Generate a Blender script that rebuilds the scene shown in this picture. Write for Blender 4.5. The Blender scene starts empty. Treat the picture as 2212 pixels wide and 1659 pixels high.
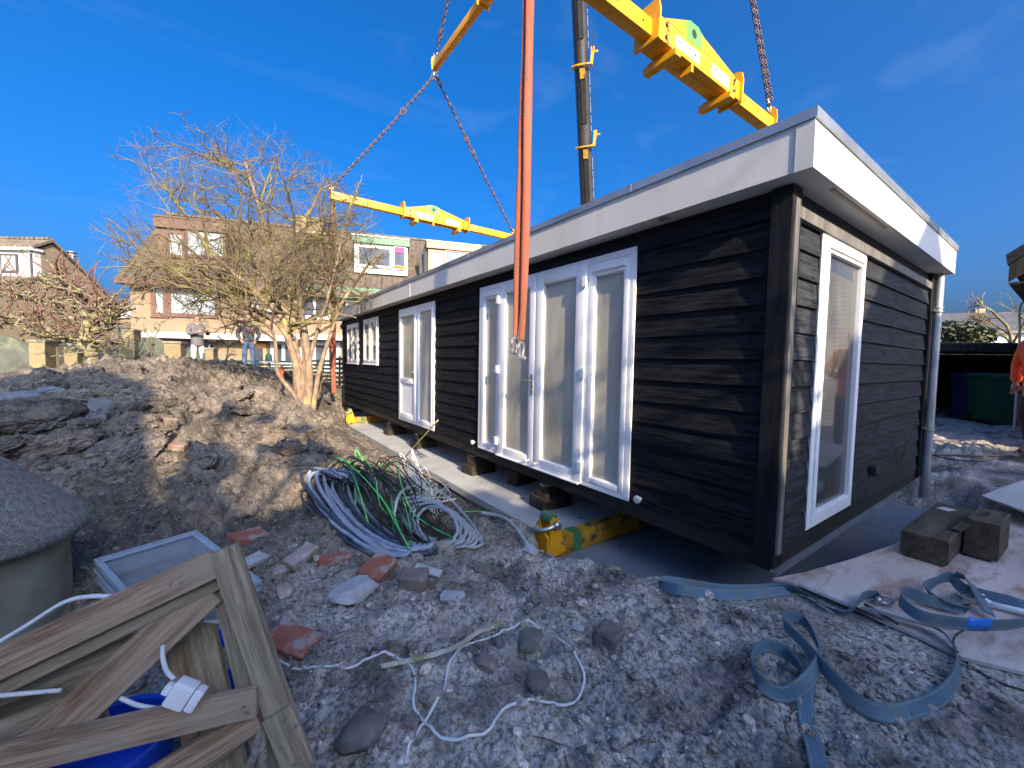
import bpy, bmesh, math, random
import numpy as np
from mathutils import Vector, Matrix, Quaternion
random.seed(7); np.random.seed(7)
SC = bpy.context.scene; COL = SC.collection
rad = math.radians
# ---------------------------------------------------------------- camera model (photo 2212 x 1659 working pixels)
FPX = 873.834; CAM = Vector((0, 0, 1.67)); PITCH = 3.16
def _cam():
    y, pi, r = rad(35.303), rad(-PITCH), rad(1.021)
    fw = Vector((math.sin(y)*math.cos(pi), math.cos(y)*math.cos(pi), math.sin(pi)))
    rt = Vector((math.cos(y), -math.sin(y), 0)); up = rt.cross(fw)
    return rt*math.cos(r)+up*math.sin(r), up*math.cos(r)-rt*math.sin(r), fw
CR, CU, CF = _cam()
def ray(px, py): return CF + CR*((px-1106)/FPX) - CU*((py-829.5)/FPX)
def P(px, py, t): return CAM + ray(px, py)*t
def _pl(ax, v, px, py):
    d = ray(px, py); return CAM + d*((v-CAM[ax])/d[ax])
def PX(v, px, py): return _pl(0, v, px, py)
def PY(v, px, py): return _pl(1, v, px, py)
def PZ(v, px, py): return _pl(2, v, px, py)
cd = bpy.data.cameras.new('camera'); cam = bpy.data.objects.new('camera', cd); COL.objects.link(cam)
cam.matrix_world = Matrix(((CR.x, CU.x, -CF.x, CAM.x), (CR.y, CU.y, -CF.y, CAM.y), (CR.z, CU.z, -CF.z, CAM.z), (0, 0, 0, 1)))
cd.sensor_width = 36; cd.lens = FPX/2212*36; cd.clip_start = .05; cd.clip_end = 3000
SC.camera = cam
SC.render.resolution_x, SC.render.resolution_y = 1024, 768
# ---------------------------------------------------------------- light
SUN_AZ, SUN_EL = 9.5, 25.0
tosun = Vector((-math.sin(rad(SUN_AZ))*math.cos(rad(SUN_EL)), -math.cos(rad(SUN_AZ))*math.cos(rad(SUN_EL)), math.sin(rad(SUN_EL))))
sd = bpy.data.lights.new('sun', 'SUN'); sd.energy = 4.5; sd.angle = rad(.53); sd.color = (1, .80, .54)
so = bpy.data.objects.new('sun', sd); COL.objects.link(so); so.rotation_euler = tosun.to_track_quat('Z', 'Y').to_euler()
so.location = (0, -20, 30)
w = bpy.data.worlds.new('World'); SC.world = w; w.use_nodes = True
nt = w.node_tree; bg = nt.nodes['Background']
sk = nt.nodes.new('ShaderNodeTexSky'); sk.sky_type = 'NISHITA'; sk.sun_disc = False
sk.sun_elevation = rad(SUN_EL); sk.sun_rotation = rad(180+SUN_AZ); sk.altitude = 0; sk.air_density = .7; sk.dust_density = 8.0; sk.ozone_density = 8.0
hs = nt.nodes.new('ShaderNodeHueSaturation'); hs.inputs['Saturation'].default_value = 1.22
nt.links.new(sk.outputs[0], hs.inputs['Color'])
# a few thin high wisps of cirrus on the sky
tc = nt.nodes.new('ShaderNodeTexCoord'); mp = nt.nodes.new('ShaderNodeMapping'); mp.inputs['Scale'].default_value = (1.2, 5, 9); mp.inputs['Rotation'].default_value = (.3, .2, .9)
nz = nt.nodes.new('ShaderNodeTexNoise'); nz.inputs['Scale'].default_value = 1.6; nz.inputs['Detail'].default_value = 7; nz.inputs['Distortion'].default_value = .6
rp = nt.nodes.new('ShaderNodeValToRGB'); rp.color_ramp.elements[0].position = .56; rp.color_ramp.elements[1].position = .9
rp.color_ramp.elements[1].color = (.13, .13, .13, 1)
mx = nt.nodes.new('ShaderNodeMixRGB'); mx.blend_type = 'MIX'; mx.inputs[2].default_value = (1.5, 2.0, 2.8, 1)
nt.links.new(tc.outputs['Generated'], mp.inputs[0]); nt.links.new(mp.outputs[0], nz.inputs[0]); nt.links.new(nz.outputs[0], rp.inputs[0])
nt.links.new(rp.outputs[0], mx.inputs[0]); nt.links.new(hs.outputs[0], mx.inputs[1]); nt.links.new(mx.outputs[0], bg.inputs[0])
bg.inputs[1].default_value = .15
SC.view_settings.view_transform = 'Standard'; SC.view_settings.look = 'None'; SC.view_settings.exposure = 1.3; SC.view_settings.gamma = 1
SC.cycles.max_bounces = 8; SC.cycles.transparent_max_bounces = 12; SC.cycles.use_denoising = True
# ---------------------------------------------------------------- materials
def new_mat(name):
    m = bpy.data.materials.new(name); m.use_nodes = True
    return m, m.node_tree, m.node_tree.nodes['Principled BSDF']
def N(t, typ, **kw):
    n = t.nodes.new(typ)
    for k, v in kw.items():
        if k in n.inputs: n.inputs[k].default_value = v
        else: setattr(n, k, v)
    return n
def coords(t, scale=(1, 1, 1), rot=(0, 0, 0), loc=(0, 0, 0)):
    c = N(t, 'ShaderNodeTexCoord'); m = N(t, 'ShaderNodeMapping')
    m.inputs['Scale'].default_value = scale; m.inputs['Rotation'].default_value = rot; m.inputs['Location'].default_value = loc
    t.links.new(c.outputs['Object'], m.inputs[0]); return m.outputs[0]
def ramp(t, fac, stops):
    r = N(t, 'ShaderNodeValToRGB'); e = r.color_ramp.elements
    while len(e) < len(stops): e.new(.5)
    for k, (p, c) in enumerate(stops): e[k].position = p; e[k].color = (*c, 1) if len(c) == 3 else c
    t.links.new(fac, r.inputs[0]); return r.outputs[0]
def bump(t, b, h, strength=.3, dist=.01, prev=None):
    n = N(t, 'ShaderNodeBump'); n.inputs['Strength'].default_value = strength; n.inputs['Distance'].default_value = dist
    t.links.new(h, n.inputs['Height'])
    if prev: t.links.new(prev, n.inputs['Normal'])
    t.links.new(n.outputs[0], b.inputs['Normal']); return n.outputs[0]
def mixc(t, fac, a, b, mode='MIX'):
    m = N(t, 'ShaderNodeMixRGB'); m.blend_type = mode
    for i, v in ((0, fac), (1, a), (2, b)):
        if isinstance(v, (int, float)): m.inputs[i].default_value = v
        elif isinstance(v, tuple): m.inputs[i].default_value = (*v, 1)
        else: t.links.new(v, m.inputs[i])
    return m.outputs[0]
def noisy(name, c1, c2, scale=6, detail=6, rough=.6, lo=.35, hi=.65, bmp=.15, bscale=None, metal=0, stretch=(1, 1, 1), spec=None, spots=None, bdist=.01):
    m, t, b = new_mat(name); v = coords(t, stretch)
    n = N(t, 'ShaderNodeTexNoise', Scale=scale, Detail=detail, Roughness=.6); t.links.new(v, n.inputs['Vector'])
    c = ramp(t, n.outputs[0], [(lo, c1), (hi, c2)])
    if spots:
        n3 = N(t, 'ShaderNodeTexNoise', Scale=spots[0], Detail=8, Roughness=.65); t.links.new(v, n3.inputs['Vector'])
        f = ramp(t, n3.outputs[0], [(spots[1], (0, 0, 0)), (spots[2], (1, 1, 1))]); c = mixc(t, f, c, spots[3])
    t.links.new(c, b.inputs['Base Color']); b.inputs['Roughness'].default_value = rough; b.inputs['Metallic'].default_value = metal
    if spec is not None: b.inputs['Specular IOR Level'].default_value = spec
    if bmp:
        n2 = N(t, 'ShaderNodeTexNoise', Scale=bscale or scale*5, Detail=6); t.links.new(v, n2.inputs['Vector']); bump(t, b, n2.outputs[0], bmp, bdist)
    return m
def wood(name, c1, c2, axis=0, rough=.7, ring=26, bmp=.35, knots=True, grey=None, spec=.4):
    m, t, b = new_mat(name)
    st = [1, 1, 1]; st[axis] = .07
    v = coords(t, tuple(st))
    n0 = N(t, 'ShaderNodeTexNoise', Scale=5, Detail=3); t.links.new(v, n0.inputs['Vector'])
    vv = N(t, 'ShaderNodeVectorMath', operation='ADD'); t.links.new(v, vv.inputs[0]); 
    sc = N(t, 'ShaderNodeVectorMath', operation='SCALE'); sc.inputs['Scale'].default_value = .12; t.links.new(n0.outputs['Color'], sc.inputs[0]); t.links.new(sc.outputs[0], vv.inputs[1])
    n = N(t, 'ShaderNodeTexNoise', Scale=ring, Detail=5, Roughness=.7); t.links.new(vv.outputs[0], n.inputs['Vector'])
    n2 = N(t, 'ShaderNodeTexNoise', Scale=ring*6, Detail=3); t.links.new(vv.outputs[0], n2.inputs['Vector'])
    a = N(t, 'ShaderNodeMath', operation='ADD'); h = N(t, 'ShaderNodeMath', operation='MULTIPLY'); h.inputs[1].default_value = .35
    t.links.new(n2.outputs[0], h.inputs[0]); t.links.new(n.outputs[0], a.inputs[0]); t.links.new(h.outputs[0], a.inputs[1])
    c = ramp(t, a.outputs[0], [(.54, c1), (.80, c2)])
    if grey:
        v3 = coords(t); n3 = N(t, 'ShaderNodeTexNoise', Scale=2.2, Detail=5); t.links.new(v3, n3.inputs['Vector'])
        c = mixc(t, ramp(t, n3.outputs[0], [(.42, (0, 0, 0)), (.66, (.8, .8, .8))]), c, grey)
    t.links.new(c, b.inputs['Base Color']); b.inputs['Roughness'].default_value = rough; b.inputs['Specular IOR Level'].default_value = spec
    bump(t, b, a.outputs[0], bmp, .004); return m
def brick(name, c1, c2, mortar, w=.21, h=.065, plane='xz', rough=.85, ms=.12, dirt=.35):
    m, t, b = new_mat(name)
    rot = {'xz': (rad(-90), 0, 0), 'yz': (rad(-90), rad(0), rad(-90)), 'xy': (0, 0, 0)}[plane]
    if plane == 'yz':
        c_ = N(t, 'ShaderNodeTexCoord'); s = N(t, 'ShaderNodeSeparateXYZ'); cb = N(t, 'ShaderNodeCombineXYZ')
        t.links.new(c_.outputs['Object'], s.inputs[0]); t.links.new(s.outputs[1], cb.inputs[0]); t.links.new(s.outputs[2], cb.inputs[1]); v = cb.outputs[0]
    elif plane == 'xz':
        c_ = N(t, 'ShaderNodeTexCoord'); s = N(t, 'ShaderNodeSeparateXYZ'); cb = N(t, 'ShaderNodeCombineXYZ')
        t.links.new(c_.outputs['Object'], s.inputs[0]); t.links.new(s.outputs[0], cb.inputs[0]); t.links.new(s.outputs[2], cb.inputs[1]); v = cb.outputs[0]
    else: v = coords(t)
    br = N(t, 'ShaderNodeTexBrick'); br.inputs['Scale'].default_value = 1; br.inputs['Brick Width'].default_value = w; br.inputs['Row Height'].default_value = h
    br.inputs['Mortar Size'].default_value = h*ms; br.inputs['Bias'].default_value = 0
    br.inputs['Color1'].default_value = (*c1, 1); br.inputs['Color2'].default_value = (*c2, 1); br.inputs['Mortar'].default_value = (*mortar, 1)
    t.links.new(v, br.inputs['Vector'])
    n = N(t, 'ShaderNodeTexNoise', Scale=1.3, Detail=6); t.links.new(v, n.inputs['Vector'])
    c = mixc(t, ramp(t, n.outputs[0], [(.4, (0, 0, 0)), (.75, (dirt, dirt, dirt))]), br.outputs[0], tuple(x*.55 for x in c1))
    t.links.new(c, b.inputs['Base Color']); b.inputs['Roughness'].default_value = rough
    iv = N(t, 'ShaderNodeMath', operation='SUBTRACT'); iv.inputs[0].default_value = 1; t.links.new(br.outputs['Fac'], iv.inputs[1])
    bump(t, b, iv.outputs[0], .5, .01); return m
def tiles(name, c1, c2, moss, axis_along='x'):
    m, t, b = new_mat(name); v = coords(t)
    wv = N(t, 'ShaderNodeTexWave', Scale=1.05, Distortion=0); wv.bands_direction = 'X'; t.links.new(v, wv.inputs['Vector'])
    w2 = N(t, 'ShaderNodeTexWave', Scale=1.25, Distortion=0); w2.bands_direction = 'Z'; w2.wave_profile = 'SAW'; t.links.new(v, w2.inputs['Vector'])
    a = N(t, 'ShaderNodeMath', operation='ADD'); t.links.new(wv.outputs['Fac'], a.inputs[0]); t.links.new(w2.outputs['Fac'], a.inputs[1])
    n = N(t, 'ShaderNodeTexNoise', Scale=2.5, Detail=8, Roughness=.7); t.links.new(v, n.inputs['Vector'])
    c = ramp(t, n.outputs[0], [(.35, c1), (.55, c2), (.68, moss)])
    t.links.new(c, b.inputs['Base Color']); b.inputs['Roughness'].default_value = .85; bump(t, b, a.outputs[0], .9, .06); return m
def glass(name, tint, refl_rough=.03, alpha=.75, n_scale=2.0, var=.25, spec=.6, ior=1.5):
    m, t, b = new_mat(name); v = coords(t, (1, 1, .35))
    n = N(t, 'ShaderNodeTexNoise', Scale=n_scale, Detail=7, Roughness=.6, Distortion=.8); t.links.new(v, n.inputs['Vector'])
    c = ramp(t, n.outputs[0], [(.35, tuple(x*(1-var) for x in tint)), (.7, tuple(min(1, x*(1+var)) for x in tint))])
    t.links.new(c, b.inputs['Base Color']); b.inputs['Roughness'].default_value = refl_rough; b.inputs['Specular IOR Level'].default_value = spec; b.inputs['IOR'].default_value = ior
    n2 = N(t, 'ShaderNodeTexNoise', Scale=9, Detail=6, Roughness=.6, Distortion=.4); t.links.new(coords(t, (1, 2.2, .16)), n2.inputs['Vector']); c = mixc(t, ramp(t, n2.outputs[0], [(.5, (0, 0, 0)), (.7, (var*1.0,)*3)]), c, tuple(x*.45 for x in tint)); t.links.new(c, b.inputs['Base Color'])
    a = ramp(t, n.outputs[0], [(.3, (alpha-.15,)*3), (.65, (min(1, alpha+.1),)*3)])
    t.links.new(a, b.inputs['Alpha']); return m
MT = {}
def M(k): return MT[k]
# ---------------------------------------------------------------- mesh builder
class MB:
    def __init__(s): s.v = []; s.f = []; s.mi = []
    def add(s, vs, fs, mi=0):
        o = len(s.v); s.v += [Vector(v) for v in vs]; s.f += [tuple(i+o for i in f) for f in fs]; s.mi += [mi]*len(fs); return s
    def box(s, lo, hi, mi=0, mat=None, bev=0):
        x0, y0, z0 = lo; x1, y1, z1 = hi
        if x0 > x1: x0, x1 = x1, x0
        if y0 > y1: y0, y1 = y1, y0
        if z0 > z1: z0, z1 = z1, z0
        if bev:
            bm = bmesh.new(); bmesh.ops.create_cube(bm, size=1)
            for v in bm.verts: v.co = Vector(((x0+x1)/2+v.co.x*(x1-x0), (y0+y1)/2+v.co.y*(y1-y0), (z0+z1)/2+v.co.z*(z1-z0)))
            bmesh.ops.bevel(bm, geom=bm.edges[:], offset=bev, segments=2, affect='EDGES', profile=.6)
            bm.verts.index_update(); vs = [v.co.copy() for v in bm.verts]; fs = [[v.index for v in f.verts] for f in bm.faces]; bm.free()
        else:
            vs = [Vector(c) for c in ((x0, y0, z0), (x1, y0, z0), (x1, y1, z0), (x0, y1, z0), (x0, y0, z1), (x1, y0, z1), (x1, y1, z1), (x0, y1, z1))]
            fs = [(3, 2, 1, 0), (4, 5, 6, 7), (0, 1, 5, 4), (1, 2, 6, 5), (2, 3, 7, 6), (3, 0, 4, 7)]
        if mat: vs = [mat @ v for v in vs]
        return s.add(vs, fs, mi)
    def bar(s, a, b, w, h, up=(0, 0, 1), mi=0, bev=0):
        a, b = Vector(a), Vector(b); x = (b-a); L = x.length; x.normalize(); y = Vector(up).cross(x)
        if y.length < 1e-5: y = Vector((1, 0, 0)).cross(x)
        y.normalize(); z = x.cross(y)
        mt = Matrix(((x.x, y.x, z.x, a.x), (x.y, y.y, z.y, a.y), (x.z, y.z, z.z, a.z), (0, 0, 0, 1)))
        return s.box((0, -w/2, -h/2), (L, w/2, h/2), mi, mt, bev)
    def tube(s, pts, r, n=8, closed=False, mi=0, caps=True):
        pts = [Vector(p) for p in pts]; k = len(pts)
        rr = r if isinstance(r, (list, tuple)) else [r]*k
        up = Vector((0, 0, 1)); vs = []; prev = None
        for i in range(k):
            if closed: d = pts[(i+1) % k]-pts[i-1]
            else: d = pts[min(i+1, k-1)]-pts[max(i-1, 0)]
            if d.length < 1e-9: d = Vector((0, 0, 1))
            d.normalize()
            if prev is None:
                a = d.cross(up)
                if a.length < 1e-3: a = d.cross(Vector((1, 0, 0)))
            else:
                a = prev - d*prev.dot(d)
                if a.length < 1e-6: a = d.orthogonal()
            a.normalize(); prev = a; b = d.cross(a)
            for j in range(n):
                an = 2*math.pi*j/n; vs.append(pts[i]+(a*math.cos(an)+b*math.sin(an))*rr[i])
        fs = []
        for i in range(k if closed else k-1):
            i2 = (i+1) % k
            for j in range(n): fs.append((i*n+j, i*n+(j+1) % n, i2*n+(j+1) % n, i2*n+j))
        if caps and not closed: fs.append(tuple(reversed(range(n)))); fs.append(tuple(range((k-1)*n, k*n)))
        return s.add(vs, fs, mi)
    def lathe(s, prof, c=(0, 0, 0), n=32, mi=0, axis='z', cap=True):
        vs = []; c = Vector(c)
        for r, z in prof:
            for j in range(n):
                a = 2*math.pi*j/n
                q = (r*math.cos(a), r*math.sin(a), z)
                if axis == 'x': q = (z, r*math.cos(a), r*math.sin(a))
                if axis == 'y': q = (r*math.cos(a), z, r*math.sin(a))
                vs.append(c+Vector(q))
        fs = []
        for i in range(len(prof)-1):
            for j in range(n): fs.append((i*n+j, i*n+(j+1) % n, (i+1)*n+(j+1) % n, (i+1)*n+j))
        if cap: fs.append(tuple(reversed(range(n)))); fs.append(tuple(range((len(prof)-1)*n, len(prof)*n)))
        return s.add(vs, fs, mi)
    def prism(s, poly, a, b, ax, mi=0):
        """poly in the other two axes, extruded from a to b along axis ax"""
        def mk(p, t):
            q = list(p); q.insert(ax, t); return q
        n = len(poly); vs = [mk(p, a) for p in poly]+[mk(p, b) for p in poly]
        fs = [tuple(range(n)), tuple(reversed(range(n, 2*n)))]+[(i, i+n, (i+1) % n+n, (i+1) % n) for i in range(n)]
        return s.add(vs, fs, mi)
    def blob(s, c, r, seed=0, sub=2, rough=.25, mat=None, mi=0, flat=0):
        bm = bmesh.new(); bmesh.ops.create_icosphere(bm, subdivisions=sub, radius=1)
        rs = np.random.RandomState(seed); k = rs.randn(7, 3); ph = rs.rand(7)*6.28
        rx, ry, rz = (r, r, r) if isinstance(r, (int, float)) else r
        planes = rs.randn(9, 3); planes /= np.linalg.norm(planes, axis=1)[:, None]; off = .55+.35*rs.rand(9)
        for v in bm.verts:
            p = np.array(v.co)
            if flat:
                for q, o in zip(planes, off):
                    d = p@q
                    if d > o: p = p-q*(d-o)*flat
            p = p*(1+rough*np.mean(np.sin(k@p*1.6+ph)))
            v.co = Vector((p[0]*rx, p[1]*ry, p[2]*rz))
        bm.verts.index_update(); vs = [v.co.copy() for v in bm.verts]; fs = [[v.index for v in f.verts] for f in bm.faces]; bm.free()
        if mat: vs = [mat @ v for v in vs]
        c = Vector(c); return s.add([v+c for v in vs], fs, mi)
    def build(s, name, mat, parent=None, smooth=False, local=False, origin=None, fixn=True):
        me = bpy.data.meshes.new(name); off = Vector((0, 0, 0))
        if origin is not None: off = Vector(origin)
        elif parent is not None and not local:
            q = parent; off = Vector((0, 0, 0))
            while q is not None: off += q.location; q = q.parent
        me.from_pydata([v-off for v in s.v], [], s.f)
        for m in (mat if isinstance(mat, list) else [mat]): me.materials.append(MT[m] if isinstance(m, str) else m)
        if any(s.mi): me.polygons.foreach_set('material_index', s.mi)
        if fixn:
            bm = bmesh.new(); bm.from_mesh(me); bmesh.ops.recalc_face_normals(bm, faces=bm.faces[:]); bm.to_mesh(me); bm.free()
        if smooth:
            me.polygons.foreach_set('use_smooth', [True]*len(me.polygons))
            if smooth != 'all': me.set_sharp_from_angle(angle=rad(40))
        me.update(); o = bpy.data.objects.new(name, me); COL.objects.link(o)
        if origin is not None: o.location = off
        if parent is not None: o.parent = parent
        return o
def tag(o, label=None, cat=None, group=None, kind=None):
    if label: o['label'] = label
    if cat: o['category'] = cat
    if group: o['group'] = group
    if kind: o['kind'] = kind
    return o
def thing(name, label, cat, loc=(0, 0, 0), rotz=0, group=None):
    o = bpy.data.objects.new(name, None); COL.objects.link(o); o.location = loc; o.rotation_euler = (0, 0, rotz); o.empty_display_size = .1
    return tag(o, label, cat, group)
def copy_tree(o, parent=None):
    c = o.copy(); COL.objects.link(c)
    if parent is not None: c.parent = parent
    for ch in list(o.children): copy_tree(ch, c)
    return c
def plank(name, a, b, w, h, up, mat, parent=None, bev=.004, label=None, ext=0):
    """timber with its own axes (local x along the grain)"""
    a, b = Vector(a), Vector(b); x = b-a; L = x.length; x.normalize(); y = Vector(up).cross(x); y.normalize(); z = x.cross(y)
    mb = MB().box((-ext, -w/2, -h/2), (L+ext, w/2, h/2), bev=bev); o = mb.build(name, mat)
    loc = a-(parent.location if parent else Vector((0, 0, 0)))
    o.matrix_world = Matrix(((x.x, y.x, z.x, loc.x), (x.y, y.y, z.y, loc.y), (x.z, y.z, z.z, loc.z), (0, 0, 0, 1)))
    if parent is not None: o.parent = parent
    if label: o['label'] = label
    return o
def catmull(pts, n=8, closed=False):
    pts = [Vector(p) for p in pts]; k = len(pts); out = []
    for i in range(k if closed else k-1):
        if closed: p0, p1, p2, p3 = pts[i-1], pts[i], pts[(i+1) % k], pts[(i+2) % k]
        else: p0, p1, p2, p3 = pts[max(i-1, 0)], pts[i], pts[i+1], pts[min(i+2, k-1)]
        for j in range(n):
            t = j/n; out.append(.5*((2*p1)+(p2-p0)*t+(2*p0-5*p1+4*p2-p3)*t*t+(3*p1-p0-3*p2+p3)*t**3))
    if not closed: out.append(pts[-1])
    return out
def ribbon_mesh(pts, width, tilts, thick=.003, n=8, off=0):
    c = catmull(pts, n); k = len(c); tl = np.interp(np.linspace(0, len(pts)-1, k), range(len(pts)), tilts)
    mb = MB(); vs = []
    for i in range(k):
        d = c[min(i+1, k-1)]-c[max(i-1, 0)]; d.normalize(); side = d.cross(Vector((0, 0, 1)))
        if side.length < 1e-4: side = Vector((1, 0, 0))
        side.normalize(); up = side.cross(d); a = rad(tl[i]); wv = side*math.cos(a)+up*math.sin(a); nv = wv.cross(d)
        for sx, sn in ((-1, -1), (1, -1), (1, 1), (-1, 1)): vs.append(c[i]+wv*(sx*width/2+off)+nv*sn*thick/2)
    fs = []
    for i in range(k-1):
        for j in range(4): fs.append((i*4+j, i*4+(j+1) % 4, (i+1)*4+(j+1) % 4, (i+1)*4+j))
    fs += [(0, 1, 2, 3), ((k-1)*4+3, (k-1)*4+2, (k-1)*4+1, (k-1)*4)]
    return mb.add(vs, fs)
def text_mesh(body, size, mat, name, mtx, parent, ext=.0008):
    cu = bpy.data.curves.new('lettering', 'FONT'); cu.body = body; cu.size = size; cu.align_x = 'CENTER'; cu.align_y = 'CENTER'; cu.extrude = ext; cu.offset = size*.022
    o = bpy.data.objects.new('lettering', cu); COL.objects.link(o); dg = bpy.context.evaluated_depsgraph_get(); dg.update()
    me = bpy.data.meshes.new_from_object(o.evaluated_get(dg)); bpy.data.objects.remove(o)
    me.transform(mtx); me.materials.clear(); me.materials.append(MT[mat]); q = bpy.data.objects.new(name, me); COL.objects.link(q)
    if parent is not None:
        me.transform(Matrix.Translation(-parent_world(parent))); q.parent = parent
    return q
def parent_world(p):
    v = Vector((0, 0, 0))
    while p is not None: v += p.location; p = p.parent
    return v
# ---------------------------------------------------------------- palette
MT['white_pvc'] = noisy('white_pvc', (.76, .77, .78), (.82, .825, .83), 3, rough=.35, bmp=.02)
MT['pale_board'] = noisy('pale_board', (.50, .495, .48), (.585, .58, .565), 2.2, rough=.6, bmp=.03, spots=(1.6, .6, .75, (.45, .44, .42)), stretch=(1, 1, .3))
MT['zinc'] = noisy('zinc', (.3, .33, .36), (.45, .48, .5), 3, rough=.42, metal=.75, bmp=.05)
MT['soffit'] = noisy('soffit', (.55, .55, .53), (.62, .62, .6), 2, rough=.7, bmp=.02)
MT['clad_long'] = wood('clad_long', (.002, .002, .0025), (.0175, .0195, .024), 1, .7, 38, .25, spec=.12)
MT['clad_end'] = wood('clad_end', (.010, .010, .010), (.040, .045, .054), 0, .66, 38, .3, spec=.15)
MT['black_timber'] = wood('black_timber', (.004, .004, .005), (.012, .0125, .0145), 2, .6, 30, .4, spec=.22)
MT['bottom_beam'] = wood('bottom_beam', (.008, .007, .006), (.022, .018, .015), 1, .7, 30, .4)
MT['weathered_post'] = wood('weathered_post', (.07, .068, .064), (.16, .155, .145), 2, .75, 20, .4)
MT['roofing'] = noisy('roofing', (.03, .03, .035), (.06, .06, .065), 8, rough=.8)
MT['fog_glass'] = glass('fog_glass', (.47, .45, .375), .08, .90, 1.3, .2, .45)
MT['clear_glass'] = glass('clear_glass', (.13, .135, .13), .012, .5, 1.0, .2, 1.0, 2.1)
MT['far_glass'] = noisy('far_glass', (.07, .09, .12), (.2, .24, .28), 1.2, rough=.12, bmp=0, spec=.3)
MT['far_curtain'] = noisy('far_curtain', (.24, .28, .30), (.36, .40, .42), 2.5, rough=.3, bmp=0, spec=.3, stretch=(3, 1, .3))
MT['dark_glass'] = noisy('dark_glass', (.025, .03, .042), (.07, .085, .11), 1.5, rough=.12, bmp=0, spec=.25)
MT['inside_wall'] = noisy('inside_wall', (.6, .58, .53), (.66, .64, .6), 1, rough=.9, bmp=0)
MT['inside_floor'] = wood('inside_floor', (.32, .26, .18), (.42, .35, .26), 1, .5, 9, .1)
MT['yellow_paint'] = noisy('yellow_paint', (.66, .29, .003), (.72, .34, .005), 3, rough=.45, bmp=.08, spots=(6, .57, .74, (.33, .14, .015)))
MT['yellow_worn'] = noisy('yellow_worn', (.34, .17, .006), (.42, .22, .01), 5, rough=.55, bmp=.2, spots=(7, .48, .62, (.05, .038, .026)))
MT['green_paint'] = noisy('green_paint', (.10, .5, .06), (.14, .58, .08), 5, rough=.45, bmp=.03)
MT['dark_green'] = noisy('dark_green', (.04, .13, .06), (.06, .17, .08), 5, rough=.5, bmp=.03)
MT['sticker'] = noisy('sticker', (.75, .75, .72), (.8, .8, .78), 5, rough=.4, bmp=0, spots=(20, .68, .75, (.5, .48, .42)))
MT['ink'] = noisy('ink', (.02, .02, .02), (.03, .03, .03), 5, rough=.5, bmp=0)
MT['rust_chain'] = noisy('rust_chain', (.06, .04, .035), (.16, .10, .075), 18, rough=.55, metal=.5, bmp=.1)
MT['steel'] = noisy('steel', (.35, .35, .34), (.55, .54, .52), 12, rough=.35, metal=.8, bmp=.08)
MT['orange_web'] = noisy('orange_web', (.33, .075, .032), (.2, .052, .03), 7, rough=.8, bmp=.25, bscale=220, spots=(4, .42, .62, (.15, .075, .05)), stretch=(1, 1, .35))
MT['boom'] = noisy('boom', (.010, .010, .011), (.02, .02, .02), 2, rough=.4, bmp=.03)
MT['boom_grey'] = noisy('boom_grey', (.03, .028, .025), (.05, .046, .04), 2, rough=.38, bmp=.03)
MT['concrete'] = noisy('concrete', (.30, .31, .32), (.40, .41, .41), 2.5, rough=.8, bmp=.15, bscale=40, spots=(5, .6, .68, (.17, .18, .19)))
MT['sheet_grey'] = noisy('sheet_grey', (.13, .15, .18), (.19, .215, .25), 2.0, rough=.5, bmp=.1, bscale=30, spots=(14, .62, .67, (.03, .032, .035)))
MT['rough_concrete'] = noisy('rough_concrete', (.16, .155, .145), (.34, .33, .30), 40, rough=.95, bmp=1.0, bscale=110, spots=(95, .58, .66, (.5, .49, .46)), bdist=.03)
MT['mossy_concrete'] = noisy('mossy_concrete', (.15, .15, .105), (.25, .24, .19), 5, rough=.9, bmp=.4, bscale=40)
MT['gate_wood'] = wood('gate_wood', (.16, .085, .045), (.43, .30, .19), 0, .8, 38, .9, grey=(.34, .265, .19))
MT['gate_grey'] = wood('gate_grey', (.17, .125, .08), (.40, .325, .22), 0, .8, 38, .9, grey=(.25, .23, .15))
MT['old_block'] = wood('old_block', (.035, .026, .018), (.12, .09, .06), 0, .85, 12, .8, grey=(.05, .045, .038))
MT['stack_wood'] = wood('stack_wood', (.016, .012, .009), (.05, .035, .024), 0, .85, 12, .7)
MT['new_wood'] = wood('new_wood', (.36, .24, .12), (.5, .36, .2), 0, .7, 12, .3)
MT['plastic_grey'] = noisy('plastic_grey', (.24, .29, .35), (.31, .37, .43), 4, rough=.45, bmp=.05, spots=(11, .6, .72, (.16, .165, .16)))
MT['tray_mud'] = noisy('tray_mud', (.14, .145, .16), (.23, .24, .26), 5, rough=.7, bmp=.2, spots=(8, .55, .62, (.05, .05, .045)))
MT['blue_plastic'] = noisy('blue_plastic', (.008, .05, .50), (.012, .075, .62), 5, rough=.35, bmp=.05)
MT['rope'] = noisy('rope', (.16, .13, .10), (.30, .26, .21), 60, rough=.95, bmp=.5, bscale=200)
MT['white_cable'] = noisy('white_cable', (.55, .56, .56), (.68, .69, .69), 15, rough=.45, bmp=0, spots=(30, .62, .7, (.3, .29, .28)))
MT['cream_cable'] = noisy('cream_cable', (.58, .55, .49), (.68, .65, .6), 15, rough=.5, bmp=0)
MT['conduit_blue'] = noisy('conduit_blue', (.20, .23, .30), (.32, .355, .43), 9, rough=.5, bmp=.05)
MT['conduit_dark'] = noisy('conduit_dark', (.025, .03, .045), (.06, .07, .09), 9, rough=.4, bmp=.05)
MT['grey_cable'] = noisy('grey_cable', (.27, .29, .31), (.37, .39, .41), 9, rough=.5, bmp=.05)
MT['black_cable'] = noisy('black_cable', (.012, .012, .013), (.03, .03, .03), 9, rough=.4, bmp=0)
MT['green_cable'] = noisy('green_cable', (.07, .42, .09), (.14, .55, .15), 9, rough=.4, bmp=0)
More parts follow.
